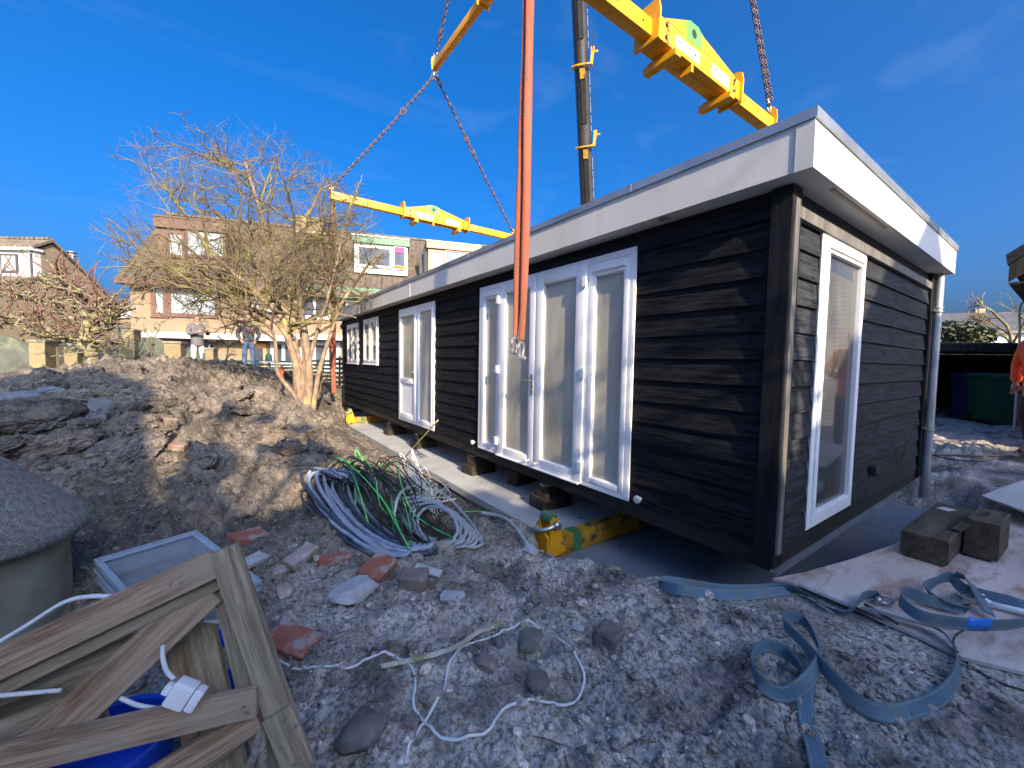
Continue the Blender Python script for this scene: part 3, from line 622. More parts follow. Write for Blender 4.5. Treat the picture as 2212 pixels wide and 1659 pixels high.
MB().box((X0+.02, Y0-.03, ZB-.028), (xe-.9, Y0+.012, ZB-.003), bev=.003).build('bottom_strip', 'zinc', house)
MB().box((X0-.006, Y0-.004, ZB-.002), (X0+.003, Y0+.003, ZB+.028)).build('marker_chip', 'new_wood', house)
# walls inside
mb = MB(); i0 = X0+.16; mb.box((i0, Y0+.2, Z0), (xe-.2, ye-.2, Z0+.015)); floor_in = mb.build('floor', 'inside_floor', house)
mb = MB(); mb.box((xe-.14, Y0+.16, Z0), (xe-.06, ye-.1, ZS-.05)); mb.box((X0+.2, ye-.14, Z0), (xe-.2, ye-.07, ZS-.05)); mb.box((X0+.16, 5.55, Z0+.02), (xe-.15, 5.63, ZS-.06)); mb.box((X0+1.6, Y0+.2, Z0+.02), (X0+1.68, 2.0, ZS-.06))
for a, b in ((Y0+.1, FR[0]), (FR[1], D2[0]), (D2[1], W2[0]), (W2[1], W1[0]), (W1[1], ye-.09)): mb.box((XW+.002, a+.002, Z0+.02), (X0+.1, b-.002, ZS-.055))
mb.box((XW+.002, W2[0], Z0+.02), (X0+.1, W2[1], W2[2]-.002)); mb.box((XW+.002, W1[0], Z0+.02), (X0+.1, W1[1], W1[2]-.002))
mb.box((X0+.12, YW+.002, Z0+.02), (EW[0]-.002, Y0+.12, ZS-.055)); mb.box((EW[1]+.002, YW+.002, Z0+.02), (xe-.16, Y0+.12, ZS-.055))
mb.build('inner_wall', 'inside_wall', house)
MB().box((X0+.05, Y0+.05, ZS+.004), (xe-.05, ye-.05, ZS+.04)).build('ceiling', 'inside_wall', house)
# fascia, soffit, trim, roof
rx0, rx1, ry0, ry1 = X0-OX, xe+OX, Y0-OX+.003, ye+OX; ZM = 3.062
mb = MB()
mb.box((rx0, ry0+.02, ZS), (rx0+.019, ry1-.02, ZM)); mb.box((rx1-.019, ry0+.02, ZS), (rx1, ry1-.02, ZM)); mb.box((rx0+.0, ry1-.019, ZS), (rx1, ry1, ZM))
mb.box((rx0, ry0, ZS), (rx1, ry0+.019, ZM)); mb.build('fascia_board', 'pale_board', house)
for a_, b_ in ((ry0-.004, ry0+.09), (7.05, 7.10), (10.4, 10.45)): MB().box((rx0-.006, a_, ZS-.003), (rx0-.0005, b_, ZM-.004)).build('joint_cover', 'white_paint', house)
mb = MB(); mb.box((rx0+.02, ry0+.02, ZS+.002), (X0+.04, ry1-.02, ZS+.012)); mb.box((xe-.04, ry0+.02, ZS+.002), (rx1-.02, ry1-.02, ZS+.012)); mb.box((X0+.041, ry0+.02, ZS+.002), (xe-.041, Y0+.04, ZS+.012)); mb.box((X0+.041, ye-.04, ZS+.002), (xe-.041, ry1-.02, ZS+.012))
mb.build('soffit', 'soffit', house)
MB().box((3.15, ry0+.03, ZS-.004), (4.35, ry0+.052, ZS+.0015)).build('soffit_tape', 'beige_panel', house)
o = MB().lathe([(.032, 0), (.042, -.001), (.042, -.005), (.03, -.006), (.028, -.002)], (X0-.085, 1.95, ZS+.002), 20).build('soffit_lamp', 'steel', house, smooth=True)
mb = MB(); e = .014
mb.box((rx0-e, ry0-e, ZM), (rx0+.06, ry1+e, ZF)); mb.box((rx1-.06, ry0-e, ZM), (rx1+e, ry1+e, ZF)); mb.box((rx0+.061, ry0-e, ZM), (rx1-.061, ry0+.06, ZF)); mb.box((rx0+.061, ry1-.06, ZM), (rx1-.061, ry1+e, ZF))
for yy in (2.2, 4.9, 7.6, 10.3): mb.box((rx0-e-.002, yy, ZM-.001), (rx0+.062, yy+.03, ZF+.002))
for xx in (5.9, 6.1, 6.3): mb.box((xx, ry0-e-.002, ZM-.001), (xx+.012, ry0+.062, ZF+.003))
trim = mb.build('roof_trim', 'zinc', house)
MB().box((rx0+.05, ry0+.05, ZM-.02), (rx1-.05, ry1-.05, ZM+.02)).build('roof', 'roofing', house)
# ---- doors and windows on the long wall.  Frames are open rings: four bars each
def lip(mb, plane, a0, a1, z0, z1, d0, d1, e=.013):
    for p0, p1, q0, q1 in ((a0-e, a0-.0005, z0, z1+e), (a1+.0005, a1+e, z0, z1+e), (a0, a1, z1+.0005, z1+e)):
        if plane == 'x': mb.box((d0+.002, p0, q0), (d1, p1, q1))
        else: mb.box((p0, d0+.002, q0), (p1, d1, q1))
def ring(mb, plane, a0, a1, z0, z1, w_, d0, d1, bev=.003):
    """rectangular frame of member width w_, from depth d0 to d1 along the wall normal (plane 'x': wall normal x, runs along y)"""
    w4 = w_ if isinstance(w_, tuple) else (w_,)*4   # left,right,bottom,top
    def bx(p0, p1, q0, q1):
        if plane == 'x': mb.box((d0, p0, q0), (d1, p1, q1), bev=bev)
        else: mb.box((p0, d0, q0), (p1, d1, q1), bev=bev)
    bx(a0, a0+w4[0], z0, z1); bx(a1-w4[1], a1, z0, z1); bx(a0+w4[0]+.0005, a1-w4[1]-.0005, z0, z0+w4[2]); bx(a0+w4[0]+.0005, a1-w4[1]-.0005, z1-w4[3], z1)
def pane(parent, plane, a0, a1, z0, z1, d, mat, name='pane'):
    mb = MB()
    if plane == 'x': mb.box((d, a0, z0), (d+.012, a1, z1))
    else: mb.box((a0, d, z0), (a1, d+.012, z1))
    return mb.build(name, mat, parent)
XF = X0-.02        # outer face of the frames
mb = MB(); lip(mb, 'x', *FR, XF, X0-.0005); ring(mb, 'x', FR[0], FR[1], FR[2], FR[3], .045, XF, X0+.06)
for yy in (2.815, 4.335): mb.box((XF-.004, yy-.02, FR[2]+.046), (X0+.06, yy+.02, FR[3]-.046), bev=.003)
fdoor = mb.build('french_door_frame', 'white_pvc', house)
def leaf(name, y0, y1, z0, z1, gy0, gy1, gz0, gz1, d, glassm, extra=None):
    mb = MB(); ring(mb, 'x', y0, y1, z0, z1, (gy0-y0, y1-gy1, gz0-z0, z1-gz1), d, X0+.05, .006)
    mb2 = MB(); ring(mb2, 'x', gy0-.002, gy1+.002, gz0-.002, gz1+.002, .012, d+.018, d+.03, .002)
    f = mb.build(name, 'white_pvc', house, smooth=True); mb2.build('glazing_bead', 'white_pvc', f); pane(f, 'x', gy0+.004, gy1-.004, gz0+.004, gz1-.004, d+.032, glassm)
    return f
lr = leaf('side_light', 2.312, 2.794, .51, 2.608, 2.37, 2.715, .565, 2.49, XF-.004, 'fog_glass')
ll = leaf('side_light', 4.356, 4.788, .51, 2.608, 4.40, 4.70, .565, 2.49, XF-.004, 'fog_glass')
for f, a, b in ((lr, 2.375, 2.71), (ll, 4.405, 4.695)):
    mb = MB(); mb.box((XF-.016, a-.02, 2.52), (XF-.0045, b+.02, 2.585), bev=.004); mb.box((XF-.022, a-.015, 2.528), (XF-.0165, b+.015, 2.545), bev=.002); mb.build('vent_grille', 'white_pvc', f)
r2 = leaf('door_leaf', 2.822, 3.573, .475, 2.635, 2.945, 3.455, .585, 2.52, XF-.022, 'fog_glass')
r1 = leaf('door_leaf', 3.585, 4.33, .475, 2.635, 3.69, 4.185, .585, 2.52, XF-.022, 'fog_glass')
mb = MB(); mb.box((XF-.032, 3.60, 1.30), (XF-.0225, 3.635, 1.53), bev=.004); mb.tube([(XF-.03, 3.618, 1.46), (XF-.075, 3.618, 1.46), (XF-.08, 3.64, 1.46), (XF-.08, 3.76, 1.462)], .0085, 8); mb.lathe([(.01, -.012), (.012, 0)], (XF-.03, 3.618, 1.355), 10, axis='x')
mb.build('handle', 'steel', r1, smooth=True)
for f, yy in ((r1, 4.337), (r2, 2.818)):
    for zz in (.60, 1.52, 2.40): MB().box((XF-.048, yy-.028, zz), (XF-.0225, yy+.028, zz+.10), bev=.006).build('hinge', 'white_pvc', f)
for f, yy in ((r1, 3.66), (r2, 3.50)):
    MB().lathe([(.012, 0), (.012, -.03), (.02, -.034), (.02, -.05), (.01, -.056)], (XF-.022, yy, .535), 14, axis='x').build('door_stop', 'cream_cable', f, smooth=True)
MB().box((XF-.05, 2.83, .468), (XF-.0225, 4.32, .482), bev=.003).build('drip_sill', 'white_pvc', fdoor)
for yy in (2.14, 4.97):
    MB().lathe([(.014, .03), (.014, -.03), (.03, -.035), (.034, -.05), (.03, -.062), (.012, -.068)], (X0+.01, yy, .515), 16, axis='x').build('door_holder', 'cream_cable', house, smooth=True)
# second door
mb = MB(); lip(mb, 'x', *D2, XF, X0-.0005); ring(mb, 'x', D2[0], D2[1], D2[2], D2[3], .05, XF, X0+.06); mb.box((XF-.003, 7.07, D2[2]+.051), (X0+.06, 7.115, D2[3]-.051), bev=.003)
f2 = mb.build('door_frame', 'white_pvc', house)
leaf('side_light', 6.398, 7.065, .52, 2.598, 6.45, 6.985, .58, 2.53, XF-.006, 'fog_glass')
mb = MB(); ring(mb, 'x', 7.12, 7.966, .522, 2.598, (.08, .09, .10, .09), XF-.016, X0+.05, .005); mb.box((XF-.0155, 7.201, 1.215), (X0+.049, 7.875, 1.315), bev=.004)
lf = mb.build('door_leaf', 'white_pvc', house, smooth=True); pane(lf, 'x', 7.204, 7.872, 1.318, 2.505, XF+.016, 'fog_glass')
MB().box((XF+.006, 7.202, .624), (XF+.03, 7.874, 1.213), bev=.004).build('lower_panel', 'white_pvc', lf)
mb = MB(); mb.box((XF-.026, 7.145, 1.30), (XF-.0165, 7.178, 1.50), bev=.004); mb.tube([(XF-.02, 7.162, 1.44), (XF-.07, 7.162, 1.44), (XF-.075, 7.18, 1.44), (XF-.075, 7.29, 1.44)], .0085, 8); mb.build('handle', 'steel', lf, smooth=True)
# two small casement windows
for Wn in (W2, W1):
    a, b, c, d_ = Wn; m_ = (a+b)/2
    mb = MB(); lip(mb, 'x', a, b, c, d_, XF, X0-.0005); ring(mb, 'x', a, b, c, d_, .05, XF, X0+.06); mb.box((XF-.003, m_-.03, c+.051), (X0+.06, m_+.03, d_-.051), bev=.003); mb.box((XF-.03, a-.02, c-.022), (X0+.02, b+.02, c-.0005), bev=.003)
    wf = mb.build('casement_window', 'white_pvc', house)
    for p, q in ((a+.052, m_-.032), (m_+.032, b-.052)):
        s = MB(); ring(s, 'x', p, q, c+.053, d_-.053, .05, XF-.012, X0+.04, .004); sh = s.build('sash', 'white_pvc', wf); pane(sh, 'x', p+.052, q-.052, c+.106, d_-.106, XF+.02, 'clear_glass')
# tall end window
YF = Y0-.008
mb = MB(); lip(mb, 'y', *EW, YF, Y0-.0005); ring(mb, 'y', EW[0], EW[1], EW[2], EW[3], .055, YF, Y0+.06); we = mb.build('end_window', 'white_pvc', house)
mb = MB(); ring(mb, 'y', EW[0]+.057, EW[1]-.057, EW[2]+.057, EW[3]-.057, (.055, .055, .055, .10), YF-.012, Y0+.04, .005); ws = mb.build('sash', 'white_pvc', we)
pane(ws, 'y', EW[0]+.114, EW[1]-.114, EW[2]+.114, EW[3]-.159, YF+.02, 'clear_glass')
mb = MB(); mb.box((EW[0]+.085, YF-.026, EW[3]-.13), (EW[1]-.085, YF-.0125, EW[3]-.075), bev=.004); mb.build('vent_grille', 'white_pvc', ws)
# downpipe with brackets, vent box
dpx, dpy = xe+.045, Y0-.055
mb = MB(); mb.tube([(dpx, dpy, ZS+.003), (dpx, dpy, 1.3)], .047, 20, caps=False); mb.tube([(dpx, dpy, 1.3), (dpx, dpy, .1)], .0495, 20, caps=False); dpp = mb.build('downpipe', 'zinc', house, smooth=True)
for zz in (2.34, .93):
    mb = MB()
    for dz in (0, .045): mb.lathe([(.053, zz+dz), (.059, zz+dz+.004), (.059, zz+dz+.016), (.053, zz+dz+.02)], (dpx, dpy, 0), 20)
    mb.lathe([(.051, zz), (.051, zz+.06)], (dpx, dpy, 0), 20); mb.box((dpx-.075, dpy+.01, zz+.015), (dpx-.05, Y0+.0, zz+.045)); mb.build('pipe_bracket', 'steel', dpp, smooth=True)
mb = MB(); mb.box((4.88, Y0-.05, .67), (4.99, Y0+.005, .76), bev=.008); mb.box((4.89, Y0-.06, .68), (4.98, Y0-.0505, .69)); mb.build('vent_box', 'black_plastic', house)
# ---------------------------------------------------------------- lifting gear
def chain_pts(mb, a, b, r=.011, link=.075, sag=0, n=6):
    a, b = Vector(a), Vector(b); d = b-a; Ln = d.length; d.normalize(); s1 = d.cross(Vector((.3, 1, .1))); s1.normalize(); s2 = d.cross(s1); pitch = link*.74
    k = max(2, int(Ln/pitch)); hw = link*.28; hl = link/2-r
    for i in range(k):
        c = a+(b-a)*((i+.5)/k)-Vector((0, 0, 1))*sag*4*((i+.5)/k)*(1-(i+.5)/k); u = s1 if i % 2 else s2
        pts = []
        for an in (20, 90, 160, 200, 270, 340): pts.append(c+u*(hw*math.cos(rad(an)))+d*(hl*math.sin(rad(an))*(1 if abs(math.sin(rad(an))) > .9 else 1.4)))
        mb.tube(pts, r, 4, closed=True)
    return mb
def oval(mb, c, d, side, hl, hw, r, n=16, tn=8):
    c, d, side = Vector(c), Vector(d).normalized(), Vector(side).normalized()
    return mb.tube([c+d*(hl*math.sin(2*math.pi*i/n))+side*(hw*math.cos(2*math.pi*i/n)) for i in range(n)], r, tn, closed=True)
def chain(label, a, b, rings=(), link=.075, r=.011, group=None, sag=0, hook=True, name='lifting_chain', double=0):
    a, b = Vector(a), Vector(b); t = thing(name, label, 'chain', b, group=group)
    mb = MB()
    if double:
        off = Vector((double, 0, 0)); chain_pts(mb, a, b+off*.4, r, link); chain_pts(mb, a+Vector((double*.1, 0, 0)), b+off*1.6+Vector((0, 0, .12)), r, link, sag=.03)
    else: chain_pts(mb, a, b, r, link, sag)
    mb.build('chain_links', 'rust_chain', t, smooth='all')
    d = (b-a).normalized(); s = d.cross(Vector((0, 1, 0)))
    for f in rings:
        m2 = MB(); c = a+(b-a)*f-Vector((0, 0, 1))*sag*4*f*(1-f); oval(m2, c, d, s, .11, .06, .014); m2.build('master_link', 'rust_chain', t, smooth='all')
    if hook:
        m2 = MB(); m2.tube([b-d*.10+s*.0, b-d*.02+s*.035, b+d*.05+s*.04, b+d*.09, b+d*.05-s*.04, b-d*.0-s*.045], [.016, .02, .022, .022, .018, .01], 8); m2.build('hook', 'steel', t, smooth='all')
    return t
def shackle(mb, c, u, v, s=1.0):
    """bow shackle: c = pin centre, u = towards the bow, v = pin direction"""
    c, u, v = Vector(c), Vector(u).normalized(), Vector(v).normalized(); pts = []
    for an in range(-30, 211, 20): pts.append(c+u*(.085*s+.05*s*math.sin(rad(an)))+v*(.05*s*math.cos(rad(an))))
    pts = [c+v*.034*s]+pts+[c-v*.034*s]; mb.tube(pts, .0135*s, 8)
    mb.tube([c-v*.062*s, c+v*.06*s], .014*s, 8); mb.tube([c+v*.05*s, c+v*.075*s], .024*s, 6); mb.tube([c-v*.05*s, c-v*.066*s], .022*s, 10); return mb
def spreader(label, cx, y, z, xl, xr, sl, sr, lug, big=1.0, along='x', group=None, stickers=True):
    t = thing('spreader_beam', label, 'spreader beam', (cx, y, z), group=group); aw, ah, sw, sh = .07, .088, .125, .118
    def T(x, yy, zz): return (x, y+yy, z+zz) if along == 'x' else (cx+yy*-1, x, z+zz)
    def bx(mb, x0, x1, y0, y1, z0, z1, bev=.006):
        a, b = T(x0, y0, z0), T(x1, y1, z1); mb.box(a, b, bev=bev)
    for a, b in ((xl, sl+.002), (sr-.002, xr)):
        mb = MB(); bx(mb, a, b, -aw, aw, -ah, ah); arm = mb.build('arm', 'yellow_paint', t, smooth=True)
        m2 = MB(); e = a if a == xl else b; sg = 1 if a == xl else -1
        # rounded end lug with a hole, standing above the arm
        pl = [(-.075, -ah-.01), (.075, -ah-.01), (.095, ah), (.085, ah+.12), (.045, ah+.18), (-.045, ah+.18), (-.085, ah+.12), (-.095, ah)]
        if along == 'x': m2.add([(e, y+p*1.15, z+q) for p, q in pl]+[(e-sg*.022, y+p*1.15, z+q) for p, q in pl], [tuple(range(8)), tuple(range(15, 7, -1))]+[(i, i+8, (i+1) % 8+8, (i+1) % 8) for i in range(8)])
        else: m2.add([(cx+p*1.15, e, z+q) for p, q in pl]+[(cx+p*1.15, e-sg*.022, z+q) for p, q in pl], [tuple(range(8)), tuple(range(15, 7, -1))]+[(i, i+8, (i+1) % 8+8, (i+1) % 8) for i in range(8)])
        m2.build('end_lug', 'yellow_paint', arm)
        m3 = MB(); k = int(abs(b-a)/.33)
        for i in range(k):
            xx = a+(b-a)*(i+.6)/k
            c0, c1 = T(xx, -aw-.0015, .0), T(xx, -aw+.002, 0); m3.tube([c0, c1], .016, 10)
        m3.build('pin_hole', 'ink', arm)
    mb = MB(); bx(mb, sl, sr, -sw, sw, -sh, sh, .008); sleeve = mb.build('sleeve', 'yellow_paint', t, smooth=True)
    mb = MB(); bx(mb, sl+.1, sr-.1, -.012, .012, -sh-.012, -sh-.001, .002); bx(mb, lug-.02, lug+.02, -sw, sw*.2, -sh-.09, -sh-.001, .004); mb.build('rib', 'yellow_paint', sleeve)
    for e in (sl, sr):
        mb = MB(); q = [(-sw-.03, -sh-.03), (sw+.03, -sh-.03), (sw+.04, sh+.02), (sw+.02, sh+.11), (sw-.03, sh+.14), (-sw+.03, sh+.14), (-sw-.02, sh+.11), (-sw-.04, sh+.02)]
        pv = [T(e-.014, p, r) for p, r in q]+[T(e+.014, p, r) for p, r in q]; mb.add(pv, [tuple(range(8)), tuple(range(15, 7, -1))]+[(i, i+8, (i+1) % 8+8, (i+1) % 8) for i in range(8)])
        mb.build('end_flange', 'yellow_paint', sleeve)
    for f in (.17, .83):
        xx = sl+(sr-sl)*f; mb = MB(); bx(mb, xx-.05, xx+.05, -.19, .24, -sh-.11, -sh-.03, .012); bx(mb, xx-.03, xx+.03, -.13, .2, -sh-.032, -sh-.001, .004); mb.build('foot_bar', 'yellow_paint', sleeve)
    # triangular gusset with the green lifting eye
    mb = MB(); g = [(sl+.12, sh), (sr-.12, sh), (lug+.2, sh+.15), (lug+.08, sh+.20), (lug-.08, sh+.20), (lug-.2, sh+.15)]
    for yy in (-sw+.01,):
        pv = [T(a, yy-.012, b) for a, b in g]+[T(a, yy+.03, b) for a, b in g]; mb.add(pv, [tuple(range(6)), tuple(range(11, 5, -1))]+[(i, i+6, (i+1) % 6+6, (i+1) % 6) for i in range(6)])
    gus = mb.build('gusset', 'yellow_paint', sleeve)
    mb = MB(); g = [(lug-.15, sh-.02), (lug+.15, sh-.02), (lug+.17, sh+.153), (lug+.08, sh+.198), (lug-.08, sh+.198), (lug-.17, sh+.153)]
    pv = [T(a, -sw-.006, b) for a, b in g]+[T(a, -sw+.0, b) for a, b in g]; mb.add(pv, [tuple(range(6)), tuple(range(11, 5, -1))]+[(i, i+6, (i+1) % 6+6, (i+1) % 6) for i in range(6)]); mb.build('green_marking', 'green_paint', sleeve)
    mb = MB(); mb.tube([T(lug, -sw-.009, sh+.09), T(lug, -sw-.005, sh+.09)], .05, 18); mb.build('eye_hole', 'ink', sleeve)
    for e, sg in ((sl, 1), (sr, -1)):
        mb = MB(); 
        for dz in (-.06, .07): c0 = T(e+sg*.16, -sw-.02, dz); c1 = T(e+sg*.16, -sw+.005, dz); mb.tube([c0, c1], .02, 8); mb.tube([T(e+sg*.16, -sw-.016, dz), T(e+sg*.19, -sw-.018, dz-.07)], .008, 6)
        mb.build('locking_pin', 'rust_chain', sleeve)
    if stickers:
        for cxx, w_, h_, lines in ((sl+.58, .47, .125, ['WLL 10 / 4 T']), (sr-.50, .42, .14, ['EIGEN GEWICHT', '391 KG'])):
            mb = MB(); bx(mb, cxx-w_/2, cxx+w_/2, -sw-.0035, -sw-.0005, -h_/2-.01, h_/2-.01, 0); st = mb.build('plate_sticker', 'sticker', sleeve)
            for i, ln in enumerate(lines):
                sz = .084 if len(lines) == 1 else .056
                mtx = Matrix.Translation((cxx, y-sw-.0042, z-.01+(0 if len(lines) == 1 else (.028-.058*i)))) @ Matrix.Rotation(rad(90), 4, 'X')
                text_mesh(ln, sz, 'ink', 'lettering', mtx, st)
    return t
NY, NZ = 2.93, 5.255
spreader('yellow lifting spreader beam with stickers, slanting down to the cabin roof corner', 4.46, NY, NZ, 2.17, 6.70, 3.78, 5.56, 4.46, group='spreader beams of the crane rig')
FY, FZ = 10.47, 5.50
spreader('far yellow lifting spreader beam hanging level above the terrace rooftops', 4.72, FY, FZ, 2.10, 7.36, 3.82, 5.72, 4.64, group='spreader beams of the crane rig')
spreader('upper yellow spreader beam seen from below with chains on its end, high in the sky', 4.72, 6.6, 9.52, 2.95, 10.50, 5.0, 8.02, 6.5, along='y', group='spreader beams of the crane rig', stickers=False)
# shackles and chains
chain('long rusty chain slanting down to the left end of the far spreader beam', (4.69, 10.49, 9.28), (2.12, FY, FZ+.21), (.0, .33), group='chains of the crane rig', sag=.05, link=.12, r=.017)
chain('rusty chain hanging down to the right end of the far spreader beam', (4.76, 10.49, 9.28), (7.33, FY, FZ+.21), (.03, .36, .44), group='chains of the crane rig', sag=.05, link=.12, r=.017)
chain('rusty chain rising from the end of the upper spreader beam out of the top', (4.72, 6.6, 14.9), (4.72, 10.44, 9.78), (.93,), group='chains of the crane rig', link=.12, r=.016)
chain('doubled rusty chain on the beam end above the cabin roof corner', (4.72, 3.0, 9.3), (6.66, NY, NZ+.27), (), group='chains of the crane rig', link=.085, r=.0115, double=.06)
chain('rusty chain down to the sling end of the near spreader beam', (4.70, 3.0, 9.3), (2.2, NY, NZ+.27), (), group='chains of the crane rig', link=.105, r=.0155)
t = thing('end_shackle', 'grey shackle under the end of the upper spreader beam, gathering two chains', 'shackle', (4.72, 10.49, 9.35))
mb = MB(); mb.box((4.69, 10.44, 9.32), (4.75, 10.47, 9.46), bev=.01); shackle(mb, (4.72, 10.47, 9.34), (0, .2, -1), (1, 0, 0), 1.1); shackle(mb, (4.72, 10.47, 9.80), (0, .1, -1), (1, 0, 0), 1.1); mb.build('shackle_bow', 'steel', t, smooth=True)
# slings
def sling(label, pts, ws, parent_group, shk=None, mat='orange_web', seed=0):
    c = catmull(pts, 14); k = len(c); wv = np.interp(np.linspace(0, 1, k), np.linspace(0, 1, len(ws)), ws); rs = random.Random(seed)
    t = thing('lifting_sling', label, 'sling', c[-1], group=parent_group); mb = MB(); n = 12; vs = []
    view = (CAM-c[k//2]); view.z = 0; view.normalize(); side = view.cross(Vector((0, 0, 1)))
    ph = [rs.uniform(0, 6) for _ in range(4)]
    for i, p in enumerate(c):
        tw = .25*math.sin(i*.09+ph[0]); s = side*math.cos(tw)+view*math.sin(tw); v = view*math.cos(tw)-side*math.sin(tw)
        for j in range(n):
            a = 2*math.pi*j/n; ww = wv[i]/2*(1+.05*math.sin(i*.31+ph[1])); dp = .34*(1+.12*math.sin(i*.23+ph[2]+j))
            vs.append(p+s*(ww*math.cos(a))+v*(ww*dp*math.sin(a)*(1+.25*math.cos(3*a+ph[3]+i*.05))))
    fs = [(i*n+j, i*n+(j+1) % n, (i+1)*n+(j+1) % n, (i+1)*n+j) for i in range(k-1) for j in range(n)]+[tuple(range(n)), tuple(range((k-1)*n, k*n))]
    mb.add(vs, fs); mb.build('webbing', mat, t, smooth='all')
    if shk:
        m2 = MB(); shackle(m2, Vector(shk), (0, 0, 1), shk_dir, 1.0); m2.build('shackle', 'steel', t, smooth=True)
    return t
shk_dir = CF*.85+CR*.5
ts = 3.67
sling('worn orange lifting sling hanging before the glass doors, left of its pair', [P(1136, -140, ts), P(1134, 60, ts), P(1128, 250, ts), P(1122, 450, ts), P(1117, 640, ts), P(1114, 727, ts)], [.045, .05, .062, .075, .07, .035], 'orange slings of the crane rig', P(1111, 762, ts), seed=1)
sling('worn orange lifting sling hanging before the glass doors, right of its pair', [P(1147, -140, ts-.05), P(1144, 60, ts-.05), P(1140, 250, ts-.05), P(1137, 450, ts-.05), P(1131, 640, ts-.05), P(1127, 736, ts-.05)], [.07, .078, .078, .075, .068, .04], 'orange slings of the crane rig', P(1125, 773, ts-.05), seed=2)
tf = 9.75
sling('orange sling hanging from the left end of the far spreader beam behind the tree', [P(720, 428, tf), P(719, 520, tf), P(720, 640, tf), P(719, 780, tf), P(722, 850, tf)], [.10, .12, .13, .13, .10], 'orange slings of the crane rig', None, seed=3)
# ---- crane boom, far behind the cabin
A = P(1268, 437, 20); B = P(1256, 145, 17.72); dv = (B-A).normalized(); base = A-dv*((A.z-2.2)/dv.z); tip = A+dv*((25-A.z)/dv.z)
t = thing('mobile_crane', 'dark telescopic crane boom with yellow collars rising behind the cabin roof', 'crane', (base.x, base.y, .2))
vw = (CAM-A).normalized(); sdv = -dv.cross(vw).normalized(); fn = dv.cross(sdv).normalized()
def boom_prof(s0, s1, w_, d_, name, mat, par, off=0):
    pr = []
    for an, rr in ((-90, 1), (-62, 1.0), (-35, .98), (0, .97), (35, 1.05), (70, 1.02), (90, 1), (110, 1.02), (145, 1.05), (180, .97), (215, .98), (242, 1.0)): pr.append((math.cos(rad(an))*w_/2*rr, math.sin(rad(an))*d_/2*rr))
    mb = MB(); n = len(pr); a = A+dv*s0; b = A+dv*s1
    vs = [q+sdv*x-fn*y for q in (a, b) for x, y in pr]; mb.add(vs, [tuple(range(n)), tuple(range(2*n-1, n-1, -1))]+[(i, (i+1) % n, (i+1) % n+n, i+n) for i in range(n)])
    return mb.build(name, mat, par, smooth=True)
s145 = (B-A).length; s315 = s145*.42
q1 = (P(1265, 318, 19.05)-A).length
for s0, s1, w_ in ((-(A.z-2.2)/dv.z, q1, .66), (q1+.005, s145, .64), (s145+.005, (25-A.z)/dv.z, .62)):
    bs = boom_prof(s0, s1, w_, .72, 'boom_section', 'boom_grey', t)
    mb = MB(); a = A+dv*(s0+.9)+fn*.37-sdv*.05; b = A+dv*(s1-.05)+fn*.37-sdv*.05; mb.bar(a, b, .21, .035, fn); mb.build('ladder_strip', 'boom', bs)
    mb = MB(); k = int((s1-s0)/.16)
    for i in range(k):
        for sx in (-.04, .04): c = A+dv*(s0+1.1+i*.16)+fn*.39-sdv*(.05+sx); 
        if s0+1.1+i*.16 < s1-.1:
            for sx in (-.05, .05): c = A+dv*(s0+1.1+i*.16)+fn*.385-sdv*(.05+sx); mb.blob(c, .016, i, 1, 0)
    if mb.v: mb.build('rivets', 'boom_grey', bs)
    mb = MB(); rs = random.Random(3)
    y_ = s0+.6
    while y_ < s1-.4:
        hh = rs.uniform(.15, .5); mb.bar(A+dv*y_+sdv*(-.335)+fn*.0, A+dv*(y_+hh)+sdv*(-.335)+fn*.0, .012, .10, fn); y_ += hh+rs.uniform(.05, .15)
    mb.build('side_mark', 'white_paint', bs)
for s in (q1, s145):
    mb = MB(); ring_ = []
    pr = [(-.40, .1), (-.37, .38), (-.2, .47), (.2, .47), (.37, .38), (.44, .1), (.40, -.36), (-.36, -.36)]
    for i in range(8):
        a = A+dv*s+sdv*-pr[i][0]+fn*pr[i][1]; b = A+dv*s+sdv*-pr[(i+1) % 8][0]+fn*pr[(i+1) % 8][1]; mb.bar(a, b, .10, .05, dv)
    mb.bar(A+dv*s-sdv*.42+fn*.2, A+dv*(s+.55)-sdv*.52+fn*.15, .12, .1, fn); mb.bar(A+dv*(s+.42)-sdv*.42+fn*.15, A+dv*(s+.42)-sdv*.72+fn*.15, .07, .1, fn); mb.bar(A+dv*(s+.55)-sdv*.42+fn*.15, A+dv*(s+.55)-sdv*.58+fn*.15, .1, .1, fn)
    mb.build('collar', 'yellow_paint', t)
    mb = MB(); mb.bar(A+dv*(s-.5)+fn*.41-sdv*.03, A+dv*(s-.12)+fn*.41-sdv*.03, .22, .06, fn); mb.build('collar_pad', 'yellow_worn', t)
mb = MB(); mb.tube([P(1279.5, 60, 16.9), P(1290.5, 440, 20), P(1302, 800, 23.2)], .012, 5); mb.build('hoist_rope', 'ink', t)
mb = MB(); bx_, by_ = base.x, base.y
mb.box((bx_-1.3, by_-3.5, .9), (bx_+1.3, by_+4.5, 1.5), bev=.05); mb.box((bx_-1.1, by_-1.5, 1.52), (bx_+1.1, by_+1.8, 2.5), bev=.1); mb.build('carrier', 'yellow_paint', t)
for sx in (-1.15, 1.15):
    for yy in (-2.6, -1.0, 1.6, 3.2): MB().lathe([(.3, -.2), (.62, -.2), (.65, -.12), (.65, .12), (.62, .2), (.3, .2)], (bx_+sx, by_+yy, .85), 24, axis='x').build('wheel', 'rubber', t, smooth=True)
